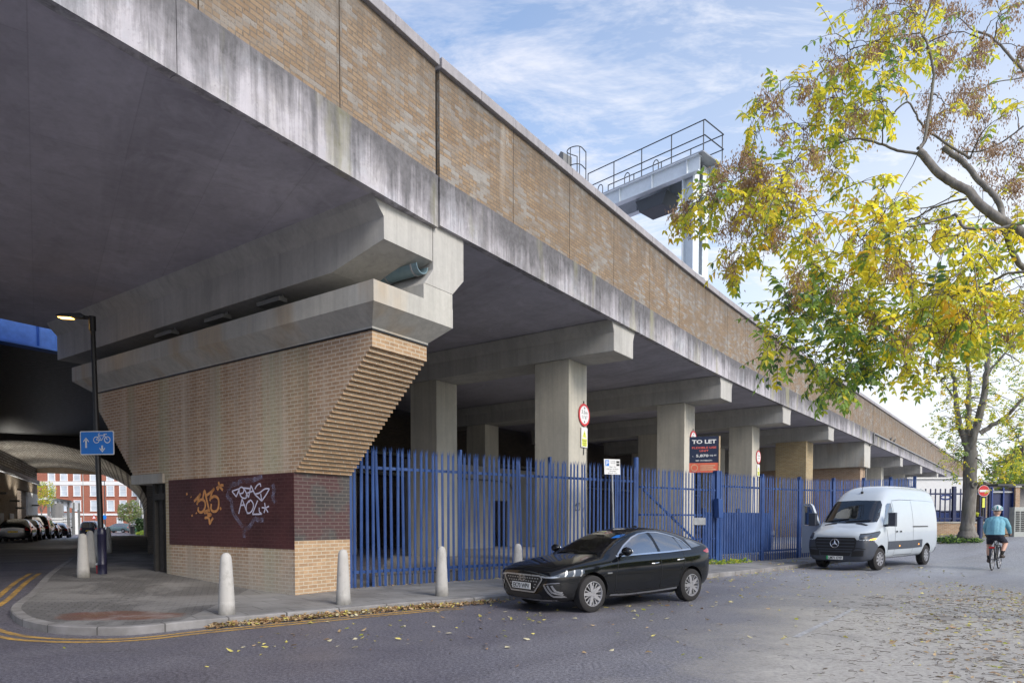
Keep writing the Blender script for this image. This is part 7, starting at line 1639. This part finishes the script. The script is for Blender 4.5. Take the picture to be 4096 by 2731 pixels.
# pedestrians far away
def walker(label, x, y, coat, h=1.72, rz=0.0, stride=.16):
    z = gz(x, y); o = thing('person', label, 'person', (x, y, z), rz, 'people at the far street end'); k = h / 1.75; sg2 = []
    def a_(p, q, r1, r2, lab): sg2.append((tuple(c * k for c in p), tuple(c * k for c in q), r1 * k, r2 * k, lab))
    for s in (1, -1):
        a_((0, s * .07, .92), (0, s * .08, 1.15), .115, .11, 'torso'); a_((0, s * .08, 1.15), (.01, s * .10, 1.38), .11, .09, 'torso'); a_((.01, s * .1, 1.40), (.01, s * .18, 1.38), .07, .065, 'torso')
        f = .12 * s; a_((.01, s * .19, 1.37), (f * .5, s * .235, 1.12), .06, .046, 'arm'); a_((f * .5, s * .235, 1.12), (f, s * .23, .88), .044, .034, 'arm'); a_((f, s * .23, .86), (f + .02, s * .225, .77), .034, .024, 'hand')
        g_ = -stride * s; a_((0, s * .09, .90), (g_ * .5 + .03, s * .09, .50), .105, .068, 'leg'); a_((g_ * .5 + .03, s * .09, .50), (g_, s * .09, .10), .066, .045, 'leg'); a_((g_, s * .09, .05), (g_ + .15, s * .095, .035), .045, .035, 'foot')
    a_((.01, 0, 1.42), (.02, 0, 1.53), .055, .05, 'neck'); a_((.03, 0, 1.60), (.03, 0, 1.67), .083, .082, 'head')
    b_, cl = figure(o, sg2, M['skin'], .02, 4); cl('coat', ['torso', 'arm'], .02, M[coat]); cl('trousers', ['leg', 'torso'], .012, M['trousers_dark'], 0, lambda c: c[:, 2] < .95 * k); cl('shoes', ['foot'], .012, M['shoe_brown'])
    mb = MB(); mb.sphere((.015, 0, 1.665 * k), .096 * k, 10, sc=(1, .95, 1)); mb.build('hair', M['hair_grey'], o, smooth=60, local=True, uv=False); return o
walker('person in a blue jacket walking beside the dark people carrier', px(214, 112), 112, 'coat_blue', 1.75, R(80))
walker('person in a dark coat standing just left of the tall litter bin', px(300, 107.5), 107.5, 'coat_dark', 1.72, R(200), .05)
walker('person in dark clothes beside the green skip near the hedge', px(322, 106), 106, 'coat_dark', 1.7, R(90), .1)
# pigeons on the ledge of the far span
for i, (s, lab) in enumerate(((53.0, 'dark pigeon on the far viaduct ledge, left bird of the nearer pair'), (54.6, 'dark pigeon on the far viaduct ledge, right bird of the nearer pair'), (84.0, 'tiny dark pigeon on the far viaduct ledge, left bird of the farther pair'), (87.5, 'tiny dark pigeon on the far viaduct ledge, right bird of the farther pair'))):
    c = vp(s, -.02, 8.02); o = thing('pigeon', lab, 'bird', c, 0, 'pigeons on the viaduct ledge')
    skin('body', [[(-.20, 0, .13, .02), (-.10, 0, .15, .06), (.02, 0, .17, .085), (.09, 0, .22, .05), (.12, 0, .28, .036), (.16, 0, .275, .014)], [(.02, 0, .17, .085), (.01, .04, .06, .012), (.02, .04, 0, .01)], [(.02, 0, .17, .085), (.01, -.04, .06, .012), (.02, -.04, 0, .01)]], M['dark_steel'], o, 1)
# ------------------------------------------------------------------ trees
CAMP = Vector((0, 0, 1.62)); _f = 1552.0; _p = R(1.9); _py = 1193 + _f * math.tan(_p)
def at(x, y, Y):   # a point of the real place at depth Y
    d = Vector((0, math.cos(_p), -math.sin(_p))) + Vector((1, 0, 0)) * ((x - 1176) / _f) + Vector((0, math.sin(_p), math.cos(_p))) * ((_py - y) / _f)
    return CAMP + d * (Y / d.y)
def c3(pts, y0, y1):
    n = len(pts); return [at(1894.9 + a / 3.0346, 344.5 + b / 3.0346, y0 + (y1 - y0) * i / (n - 1)) for i, (a, b) in enumerate(pts)]
def c2(pts, y0, y1):
    n = len(pts); return [at(1550.4 + a / 2.9344, b / 2.9344, y0 + (y1 - y0) * i / (n - 1)) for i, (a, b) in enumerate(pts)]
trng = np.random.default_rng(21)
def wob(pts, sub=5, amp=.02):
    P = catmull([tuple(p) for p in pts], sub); return [Vector(p) + Vector(trng.normal(size=3) * amp) for p in P]
ROOT = at(2440, 655, 10.4)
T1 = thing('tree', 'large autumn tree with yellow leaves and brown seed bunches leaning in from the right', 'tree', (9.9, 9.6, 0))
limbs = []
def limb(pts, r0, r1, sub=5): q = wob(pts, sub, .004); k_ = .50 if len(limbs) else 1.0; limbs.append((q, [max(r1, k_ * r0) + (r1 - max(r1, k_ * r0)) * (i / (len(q) - 1)) ** .8 for i in range(len(q))])); return q
limb([(9.9, 9.6, -.2), (9.95, 9.7, 1.2), (9.7, 10.0, 3.0), (9.2, 10.3, 4.6), tuple(ROOT)], .26, .16)
limb([tuple(ROOT)] + [tuple(v) for v in c3([(1387, 600), (1290, 530), (1170, 450), (1090, 390), (1000, 290), (900, 235), (800, 170), (720, 80), (660, 10)], 10.4, 11.2)], .15, .060)
limb(c2([(1640, 1000), (1680, 950), (1710, 780), (1740, 560), (1740, 470), (1700, 290), (1660, 220), (1690, 120), (1730, 0)], 11.2, 11.6), .055, .014)
limb(c2([(1660, 1040), (1500, 1015), (1400, 975), (1290, 945), (1220, 935), (1120, 960), (1000, 1000), (850, 1010)], 11.2, 12.2), .048, .010)
limb(c2([(1660, 220), (1560, 235), (1430, 255), (1300, 300), (1180, 330)], 11.5, 12.0), .022, .007)
limb(c3([(1240, 480), (1210, 360), (1130, 270), (1060, 200), (980, 100), (890, 30), (830, -10)], 10.9, 11.9), .085, .045)
limb(c2([(1990, 1070), (1790, 940), (1700, 880), (1640, 800), (1570, 690), (1480, 760), (1440, 850)], 11.9, 12.5), .045, .012)
limb(c3([(1420, 500), (1290, 530), (1150, 552), (1000, 545), (960, 530), (910, 450), (890, 460), (780, 490), (660, 520), (540, 540), (420, 565), (350, 590), (200, 600)], 10.2, 10.9), .055, .012)
limb(c3([(1420, 845), (1280, 860), (1190, 900), (1100, 950), (950, 995), (860, 975), (760, 940), (640, 925), (430, 935), (250, 960)], 10.0, 11.4), .042, .009)
limb(c3([(860, 980), (730, 1000), (620, 1080), (570, 1115), (480, 1190), (380, 1290), (200, 1400)], 10.7, 11.3), .022, .006)
limb(c3([(1250, 540), (1270, 600), (1300, 700), (1370, 810), (1480, 900)], 10.6, 11.8), .055, .045)
limb(c3([(985, 340), (870, 365), (740, 410), (640, 470), (520, 510), (380, 580), (200, 690)], 11.0, 12.4), .034, .008)
limb(c3([(930, 290), (860, 340), (740, 395), (620, 410), (460, 410), (280, 370)], 11.0, 11.8), .022, .007)
limb(c3([(950, 560), (830, 700), (790, 790), (760, 900)], 10.4, 10.0), .018, .006); limb(c3([(980, 560), (1000, 680), (1040, 800), (1050, 900), (1070, 1000)], 10.3, 9.8), .02, .006)
limb(c3([(560, 545), (550, 620), (600, 690), (600, 850), (605, 1000)], 10.7, 10.4), .014, .005); limb(c3([(1200, 870), (1080, 720), (980, 800), (900, 900)], 10.2, 9.8), .018, .006)
limb(c2([(1100, 660), (1050, 560), (980, 430), (990, 420)], 12.0, 11.6), .016, .006); limb(c2([(850, 1020), (700, 1215), (560, 1230), (400, 1260), (250, 1310), (120, 1330)], 12.0, 11.8), .02, .006)
limb(c2([(2352, 480), (2240, 360), (2130, 250), (2020, 210)], 12.4, 12.8), .05, .018); limb(c2([(2352, 850), (2200, 960), (2050, 1020), (1920, 1020)], 12.0, 12.6), .03, .012); limb(c2([(2352, 520), (2150, 560), (2020, 620), (1850, 630)], 12.6, 13.0), .02, .007)
mb = MB()
for q, r in limbs: mb.tube(q, r, 9)
mb.build('trunk', M['bark'], T1, smooth=70, uv=False)
nodes = [(p, r[i]) for q, r in limbs[1:] for i, p in enumerate(q)]
NP_ = np.array([tuple(p) for p, _ in nodes])
class Leaves:
    def __init__(s, mats): s.v = []; s.f = []; s.m = []; s.mats = mats
    def leaflet(s, b, d, up, L, w, mi, fold=.25, droop=.2):
        side = np.cross(d, up); ln = np.linalg.norm(side); side = side / ln if ln > 1e-6 else np.array([1., 0, 0]); nrm = np.cross(side, d); k = len(s.v)
        m1 = b + d * L * .33; m2 = b + d * L * .7 - nrm * droop * L * .15; t = b + d * L - nrm * droop * L * .45
        s.v += [b, m1 + side * w * .5 + nrm * fold * w, m1, m1 - side * w * .5 + nrm * fold * w, m2 + side * w * .34 + nrm * fold * w * .6, m2, m2 - side * w * .34 + nrm * fold * w * .6, t]
        for q in ((0, 2, 1), (0, 3, 2), (1, 2, 5, 4), (2, 3, 6, 5), (4, 5, 7), (5, 6, 7)): s.f.append(tuple(k + i for i in q)); s.m.append(mi)
    def compound(s, b, d, L, n, LL, mi_fn, r_):
        """a pinnate leaf: pairs of leaflets along a drooping stalk"""
        b = np.array(b, float); d = np.array(d, float); d /= np.linalg.norm(d); up = np.array([0, 0, 1.0]); p = b.copy(); dd = d.copy(); mi0 = mi_fn()
        st = [b.copy()]
        for i in range(n):
            dd = dd + np.array([0, 0, -.16]); dd /= np.linalg.norm(dd); p = p + dd * L / n; st.append(p.copy())
            if i < 1: continue
            side = np.cross(dd, up); ln = np.linalg.norm(side); side = side / ln if ln > 1e-4 else np.array([1., 0, 0]); u2 = np.cross(side, dd)
            for sg in (1, -1):
                if r_.random() < .10: continue
                ld = side * sg * .85 + dd * .45 + np.array([0, 0, -.35]) + r_.normal(size=3) * .13; ld /= np.linalg.norm(ld)
                s.leaflet(p, ld, u2 + r_.normal(size=3) * .25, LL * r_.uniform(.7, 1.15) * (1 - .35 * abs(i / n - .45)), LL * r_.uniform(.36, .48), mi0 if r_.random() < .75 else mi_fn(), r_.uniform(.05, .35), r_.uniform(.1, .7))
        s.leaflet(p, dd, up, LL * .9, LL * .4, mi0)
        return st
    def build(s, name, parent):
        mb = MB(); mb.v = [tuple(x) for x in s.v]; mb.f = s.f; mb.m = s.m; return mb.build(name, [M[m] for m in s.mats], parent, fix=False, uv=False)
LM = ['leaf_yellow', 'leaf_lime', 'leaf_green', 'leaf_dark', 'leaf_orange']
LV = Leaves(LM); SD = Leaves(['seed_brown']); TW = MB()
def in_poly(x, y, P):
    c = False; j = len(P) - 1
    for i in range(len(P)):
        if (P[i][1] > y) != (P[j][1] > y) and x < (P[j][0] - P[i][0]) * (y - P[i][1]) / (P[j][1] - P[i][1]) + P[i][0]: c = not c
        j = i
    return c
ZONES = [
 ([(1985, -30), (1880, 50), (1875, 180), (1765, 180), (1705, 315), (1650, 375), (1610, 420), (1700, 500), (1900, 400), (2000, 310), (2110, 160), (2160, -30)], 128, (.40, .40, .10, .02, .04), .42, (10.6, 12.8)),
 ([(1650, 375), (1545, 480), (1560, 505), (1650, 515), (1665, 620), (1710, 620), (1800, 560), (1800, 420)], 70, (.36, .44, .18, .02, .04), .34, (11.0, 12.8)),
 ([(1700, 450), (2000, 370), (2100, 450), (2352, 520), (2370, 760), (2200, 800), (1950, 700), (1780, 620)], 205, (.56, .30, .06, .02, .06), .16, (9.6, 13.2)),
 ([(1795, 650), (1755, 740), (1750, 790), (1785, 845), (1850, 845), (1890, 905), (1935, 915), (1955, 880), (2010, 880), (2030, 780), (2000, 680), (1880, 620)], 108, (.10, .32, .36, .22, .0), .07, (9.8, 12.2)),
 ([(2000, 700), (2035, 830), (2110, 880), (2180, 850), (2250, 760), (2370, 720), (2370, 690), (2200, 640)], 80, (.40, .36, .18, .02, .04), .10, (9.8, 12.6)),
 ([(2150, -20), (2370, -20), (2370, 500), (2200, 380), (2100, 250)], 60, (.5, .35, .1, .0, .05), .80, (11.2, 13.4))]
for poly, cnt, wts, pseed, (ya, yb) in ZONES:
    xs = [p[0] for p in poly]; ys = [p[1] for p in poly]; k = 0; wts = np.array(wts) / sum(wts)
    while k < cnt:
        x, y = trng.uniform(min(xs), max(xs)), trng.uniform(min(ys), max(ys))
        if not in_poly(x, y, poly): continue
        k += 1; tip = np.array(at(x, y, trng.uniform(ya, yb))); dist = np.linalg.norm(NP_ - tip, axis=1); j = int(np.argmin(dist + trng.uniform(0, .25, len(dist)))); b = NP_[j]; r0 = min(nodes[j][1] * .6, .014); L = np.linalg.norm(tip - b)
        mid = b + (tip - b) * .5 + np.array([0, 0, .12 * L]) + trng.normal(size=3) * .05 * L
        q = [Vector(v) + Vector(trng.normal(size=3) * .008) for v in catmull([b, mid, tip], 4)]; rr = [max(.0055, r0 + (.004 - r0) * i / (len(q) - 1)) for i in range(len(q))]
        TW.tube(q, rr, 5)
        new = [(v, rr[i]) for i, v in enumerate(q) if i > 2]; nodes += new; NP_ = np.concatenate([NP_, np.array([tuple(v) for v, _ in new])])
        d0 = tip - mid; d0 /= np.linalg.norm(d0)
        if trng.random() < pseed:   # a hanging bunch of winged seeds
            n = trng.integers(110, 210); c = tip + np.array([0, 0, -.10]); ax_ = np.array([.13, .13, .17]) * trng.uniform(.7, 1.25)
            for _ in range(n):
                p = c + trng.normal(size=3) * ax_ * .62; dn_ = np.array([trng.normal() * .35, trng.normal() * .35, -1.0]); dn_ /= np.linalg.norm(dn_); SD.leaflet(p, dn_, trng.normal(size=3), trng.uniform(.04, .065), trng.uniform(.014, .022), 0)
            if trng.random() < .5: continue
            nl = 1
        else: nl = trng.integers(2, 5)
        for _ in range(nl):
            dd = d0 * .5 + trng.normal(size=3) * .65 + np.array([0, 0, .05]); L2 = trng.uniform(.28, .52)
            st = LV.compound(tip, dd, L2, int(trng.integers(4, 7)), trng.uniform(.105, .165), lambda: int(trng.choice(5, p=wts)), trng)
            TW.tube([Vector(v) for v in st], .0036, 4)
TW.build('twigs', M['twig_bark'], T1, smooth=70, uv=False, fix=False)
LV.build('crown', T1); SD.build('seed_bunches', T1)

# the street tree by the no entry sign
def street_tree():
    Y = 33.0; z0 = gz(22, 33); t = thing('tree', 'grey trunked street tree with thin yellow green leaves beside the no entry sign', 'tree', at(2222, 1222, Y))
    L = []
    def lb(pts, r0, r1): 
        q = wob([at(x, y, Y + dy) for x, y, dy in pts], 5, .02); L.append((q, [r0 + (r1 - r0) * (i / (len(q) - 1)) for i in range(len(q))]))
    b = [at(2222, 1236, Y), at(2222, 1222, Y), at(2223, 1205, Y), at(2226, 1150, Y), at(2228, 1090, Y), at(2229, 1036, Y)]; q = wob(b, 4, .01); n = len(q); L.append((q, [.46 if i < 3 else .40 if i < 5 else .34 if i < 8 else .29 for i in range(n)]))
    lb([(2228, 1045, 0), (2214, 1000, .1), (2204, 975, .2), (2197, 922, .4), (2190, 860, .7), (2170, 780, 1.0)], .20, .05); lb([(2230, 1045, 0), (2236, 1000, -.2), (2253, 942, -.4), (2265, 862, -.5), (2270, 801, -.6), (2262, 700, -.6)], .22, .06)
    lb([(2226, 1010, .3), (2224, 943, .6), (2226, 870, .9), (2222, 800, 1.2), (2240, 720, 1.4)], .15, .04); lb([(2252, 994, -.3), (2280, 975, -.5), (2310, 958, -.8), (2352, 914, -1.2), (2400, 880, -1.5)], .12, .05)
    lb([(2265, 862, -.5), (2300, 820, -.8), (2340, 770, -1), (2380, 740, -1)], .07, .02); lb([(2197, 922, .4), (2175, 890, .2), (2150, 860, .0)], .05, .015); lb([(2310, 958, -.8), (2330, 990, -1.0), (2350, 1030, -1.2)], .04, .015)
    mb = MB()
    for q, r in L: mb.tube(q, r, 12)
    c = at(2238, 1112, Y - .33); mb.tube([c + Vector((0, .12, 0)), c - Vector((0, .06, 0))], [.19, .15], 12)
    mb.build('trunk', M['bark'], t, smooth=70, uv=False)
    mb = MB(); mb.tube([c - Vector((0, .061, 0)), c - Vector((0, .066, 0))], [.085, .085], 12); mb.build('knot_hole', M['black_paint'], t, uv=False)
    nd_ = [p for q, r in L[1:] for p in q]; N2 = np.array([tuple(p) for p in nd_]); lv_ = Leaves(LM); tw = MB(); sd_ = Leaves(['seed_brown'])
    for poly, cnt, wts in (([(2150, 760), (2352, 700), (2380, 1060), (2300, 1060), (2275, 1030), (2270, 1000), (2150, 1010), (2155, 940)], 165, (.30, .42, .22, .04, .02)), ([(2150, 985), (2190, 960), (2210, 1060), (2200, 1110), (2175, 1080)], 22, (.15, .35, .4, .1, 0)), ([(2245, 1030), (2352, 1050), (2380, 1090), (2255, 1098)], 20, (.3, .35, .3, .03, .02))):
        xs = [p[0] for p in poly]; ys = [p[1] for p in poly]; k = 0; w_ = np.array(wts) / sum(wts)
        while k < cnt:
            x, y = trng.uniform(min(xs), max(xs)), trng.uniform(min(ys), max(ys))
            if not in_poly(x, y, poly): continue
            k += 1; tip = np.array(at(x, y, Y + trng.uniform(-2.2, 2.2))); j = int(np.argmin(np.linalg.norm(N2 - tip, axis=1))); b = N2[j]; ln = np.linalg.norm(tip - b)
            q = [Vector(v) for v in catmull([b, b + (tip - b) * .5 + np.array([0, 0, .1 * ln]) + trng.normal(size=3) * .06 * ln, tip], 3)]; tw.tube(q, [.022 + (.008 - .022) * i / (len(q) - 1) for i in range(len(q))], 4)
            for _ in range(trng.integers(3, 6)): lv_.compound(tip + trng.normal(size=3) * .25, trng.normal(size=3) + np.array([0, 0, .1]), trng.uniform(.35, .55), 4, trng.uniform(.13, .2), lambda: int(trng.choice(5, p=w_)), trng)
            if trng.random() < .12:
                for _ in range(40): sd_.leaflet(tip + trng.normal(size=3) * .13, np.array([0, 0, -1.0]), trng.normal(size=3), .06, .025, 0)
    tw.build('twigs', M['twig_bark'], t, uv=False, fix=False); lv_.build('crown', t); sd_.build('seed_bunches', t)
street_tree()
# trees far beyond on the right
small_tree('bushy green tree rising behind the garden wall at the right edge', px(2362, 52), 52, gz(40, 52), 2.2, 2.6, ['leaf_green', 'pale_leaf', 'leaf_lime'], 2600, 14, .2, sq=.9)
small_tree('pale green distant tree between the viaduct end and garden wall', px(2338, 80), 80, .7, 2.0, 2.6, ['pale_leaf', 'leaf_green'], 1600, 17, .22)
# trees across the road, out of frame; the black car's windows and flank mirror them
for i, (x, y, r, n) in enumerate(((19.5, 10.5, 2.6, 2600), (22.5, 5.0, 3.0, 2600), (20.5, -1.5, 2.8, 2400), (26, 14, 3.0, 2400))):
    small_tree(('yellow green tree across the road nearest the parked black car', 'tall green tree across the road, second of the row', 'broad green tree across the road, third of the row', 'green tree across the road facing the white van')[i], x, y, 0, 1.3, r, ['leaf_green', 'leaf_lime', 'leaf_yellow'] if i != 1 else ['leaf_green', 'leaf_dark', 'leaf_lime'], n, 60 + i, .26, sq=.8)
# ivy and weeds
IV = thing('ivy_shrub', 'dark green ivy and weeds growing round the foot of the street tree', 'shrub', (px(2205, 32.5), 32.5, gz(21.5, 32.5)))
mb = MB()
for i, (x, r) in enumerate(((2183, .55), (2197, .6), (2212, .5), (2230, .55), (2243, .5), (2172, .35))): leafball(mb, (px(x, 32.5), 32.5 + .25 * (i % 3), gz(21.5, 32.5) + .10 + .05 * (i % 2)), r * .8, .55, .10 + .10 * (i % 3 == 1), 150, .075, ['ivy_leaf', 'leaf_dark', 'leaf_green'], 30 + i)
mb.build('foliage', [M['ivy_leaf'], M['leaf_dark'], M['leaf_green']], IV, fix=False, uv=False)
mb = MB()
for x in (2183, 2197, 2212, 2230, 2243): mb.tube([(px(x, 32.5), 32.6, gz(21.5, 32.5) - .05), (px(x, 32.5) + .1, 32.5, gz(21.5, 32.5) + .3)], .012, 5)
mb.build('stem', M['twig_bark'], IV, uv=False)
WD = thing('weeds', 'small clump of bright green weeds at the foot of the gate latch post', 'plant', fp(13.7, -.25))
mb = MB()
for i, a in enumerate((13.2, 13.7, 14.2, 14.8)): p = fp(a, -.2); leafball(mb, (p.x, p.y, p.z + .10), .32, .22, .16, 220, .05, ['leaf_lime', 'leaf_green'], 50 + i)
mb.build('foliage', [M['leaf_lime'], M['leaf_green']], WD, fix=False, uv=False)
mb = MB()
for a in (13.2, 13.7, 14.2, 14.8): p = fp(a, -.2); mb.tube([p - UZ * .02, p + Vector((.03, .0, .15))], .008, 5)
mb.build('stem', M['twig_bark'], WD, uv=False)

# ------------------------------------------------------------------ fallen leaves, twigs, covers
def scatter(name, pts, mats, wts, size, lift=.012, flat=.35, road=True):
    l = Leaves(mats); w_ = np.array(wts) / sum(wts)
    for x, y, z in pts:
        a = trng.uniform(0, 2 * PI); d = np.array([math.cos(a), math.sin(a), trng.normal() * flat * .5]); d /= np.linalg.norm(d); up = np.array([trng.normal() * flat, trng.normal() * flat, 1.0])
        s = size * trng.uniform(.6, 1.35); l.leaflet(np.array([x, y, z + lift + .25 * s * max(0, trng.normal() * .3)]), d, up, s, s * trng.uniform(.35, .55), int(trng.choice(len(mats), p=w_)), trng.uniform(-.2, .3), trng.uniform(-.6, .6))
    o = l.build(name, None); tag(o, kind='stuff'); return o
kp = [Vector(p) for p in KERB]
def kerb_pts(ia, ib, n, o0, o1, spread=2.0, dz=0.0):
    seg = [kp[i] for i in range(ia, ib + 1)]; out = []
    for _ in range(n):
        t = trng.uniform(0, len(seg) - 1.001); i = int(t); p = seg[i].lerp(seg[i + 1], t - i); tt = (seg[i + 1] - seg[i]).normalized(); nn = Vector((-tt.y, tt.x)); o = o0 + (o1 - o0) * trng.beta(1, spread); q = p + nn * o; out.append((q.x, q.y, gz(q.x, q.y) + dz + (.05 * trng.random() * max(0, 1 - abs(o - o0) / .25))))
    return out
def ki(x, y): return min(range(len(kp)), key=lambda i: (kp[i] - Vector((x, y))).length)
LT = ['litter_brown', 'litter_tan', 'litter_yellow', 'leaf_lime', 'litter_pale']
scatter('leaf_litter', kerb_pts(ki(-4.6, 10.1), ki(-.4, 13.3), 1200, -.02, -.26, 2.0) + kerb_pts(ki(-4.0, 10.6), ki(-1.5, 12.5), 600, -.02, -.20, 1.8), LT, (.45, .35, .1, .02, .08), .075, .02, .6)
def box_pts(n, x0, x1, y0, y1, dens=None):
    out = []
    while len(out) < n:
        x, y = trng.uniform(x0, x1), trng.uniform(y0, y1)
        if dens is None or trng.random() < dens(x, y): out.append((x, y, gz(x, y)))
    return out
def off_kerb(x, y):   # only on the carriageway side
    i = ki(x, y); a = kp[max(0, i - 1)]; b = kp[min(len(kp) - 1, i + 1)]; t = b - a; s = t.x * (y - kp[i].y) - t.y * (x - kp[i].x); return s < 0
def d_road(x, y):
    if not off_kerb(x, y): return 0
    i = ki(x, y); d = (kp[i] - Vector((x, y))).length; return .12 + .88 * math.exp(-((d - 2.2) / 1.6) ** 2)
scatter('leaf_litter', box_pts(560, -3.5, 14, 8.0, 23, d_road) + box_pts(50, -8, 6, 5.0, 9.5), LT, (.12, .2, .3, .1, .28), .085)
scatter('leaf_litter', kerb_pts(ki(-.2, 13.4), ki(20, 32.8), 520, -.02, -.9, 2.0) + kerb_pts(ki(9, 22), ki(20, 32.8), 260, .15, 1.6, 1.2, .12), LT, (.2, .25, .3, .1, .15), .08)
scatter('leaf_litter', kerb_pts(ki(20.3, 33), ki(30, 38.6), 700, .2, 3.2, 1.3, .12) + kerb_pts(ki(20.3, 33), ki(32, 39), 420, -.02, -1.2, 1.6), LT, (.12, .2, .35, .18, .15), .12)
scatter('leaf_litter', box_pts(1500, 2.0, 11.5, 5.5, 17.5, lambda x, y: math.exp(-((x - .55 * y - 2.2) / 1.6) ** 2) * (.3 + .7 * trng.random())) + box_pts(800, 8.0, 11.5, 10.5, 15.2, lambda x, y: 1 if x > .70 * y + .5 else 0), LT, (.3, .27, .22, .05, .16), .07)
fl = []
for _ in range(420): p_ = fp(trng.uniform(0, 29), -abs(trng.normal()) * .16 - .02); fl.append((p_.x, p_.y, p_.z + .12))
scatter('leaf_litter', fl, LT, (.3, .25, .2, .1, .15), .075)
mb = MB()
for x, y, z in box_pts(1900, 1.5, 10.0, 5.0, 14.5, lambda x, y: math.exp(-((x - .5 * y - 2.0) / 1.7) ** 2)):
    a = trng.uniform(0, PI) if trng.random() < .5 else trng.normal() * .6 + .3; L = trng.uniform(.02, .16) * (2.2 if trng.random() < .06 else 1); d = Vector((math.cos(a), math.sin(a), 0)); b = Vector((x, y, z + .008)); mb.tube([b, b + d * L * .5 + Vector((0, 0, .01 * trng.random())) + Vector((-d.y, d.x, 0)) * L * .1 * trng.normal(), b + d * L], trng.uniform(.0012, .0032), 4)
tag(mb.build('twig_litter', M['twig_bark'], None, uv=False, fix=False), kind='stuff')
# trampled silt, right of the road; its pale tone also paints sky sheen
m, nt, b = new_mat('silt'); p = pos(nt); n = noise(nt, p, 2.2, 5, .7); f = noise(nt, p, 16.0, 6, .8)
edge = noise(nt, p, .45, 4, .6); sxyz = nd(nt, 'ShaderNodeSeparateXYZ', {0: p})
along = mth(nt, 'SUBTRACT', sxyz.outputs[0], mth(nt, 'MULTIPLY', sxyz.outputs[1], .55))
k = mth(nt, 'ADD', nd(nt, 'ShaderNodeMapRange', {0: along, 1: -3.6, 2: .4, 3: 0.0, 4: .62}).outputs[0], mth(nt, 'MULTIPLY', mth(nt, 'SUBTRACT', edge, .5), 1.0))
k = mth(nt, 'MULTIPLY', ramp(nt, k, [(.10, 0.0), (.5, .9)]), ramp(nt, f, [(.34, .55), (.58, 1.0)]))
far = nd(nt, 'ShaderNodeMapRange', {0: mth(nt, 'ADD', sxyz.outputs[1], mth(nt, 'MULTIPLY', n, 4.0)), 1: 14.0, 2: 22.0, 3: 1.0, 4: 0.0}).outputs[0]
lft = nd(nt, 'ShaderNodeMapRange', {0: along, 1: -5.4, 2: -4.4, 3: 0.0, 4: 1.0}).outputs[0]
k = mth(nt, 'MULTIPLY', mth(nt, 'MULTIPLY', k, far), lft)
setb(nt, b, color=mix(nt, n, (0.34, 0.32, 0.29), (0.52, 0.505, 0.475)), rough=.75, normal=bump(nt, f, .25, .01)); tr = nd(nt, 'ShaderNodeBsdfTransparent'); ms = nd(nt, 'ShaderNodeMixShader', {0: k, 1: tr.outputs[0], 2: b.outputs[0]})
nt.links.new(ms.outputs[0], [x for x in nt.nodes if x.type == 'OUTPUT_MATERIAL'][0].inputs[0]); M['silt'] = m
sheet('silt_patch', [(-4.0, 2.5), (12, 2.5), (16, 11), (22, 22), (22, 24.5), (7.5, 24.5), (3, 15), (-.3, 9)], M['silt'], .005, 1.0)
mb = MB(); c = Vector((7.04, 11.1, 0)); mb.lathe([(0, .002), (.34, .002), (.34, .010), (.30, .011), (.29, .008), (0, .008)], c, 26); o = mb.build('manhole_cover', M['yard_concrete'], None); tag(o, 'round iron and concrete manhole cover in the road at the right', 'manhole cover')
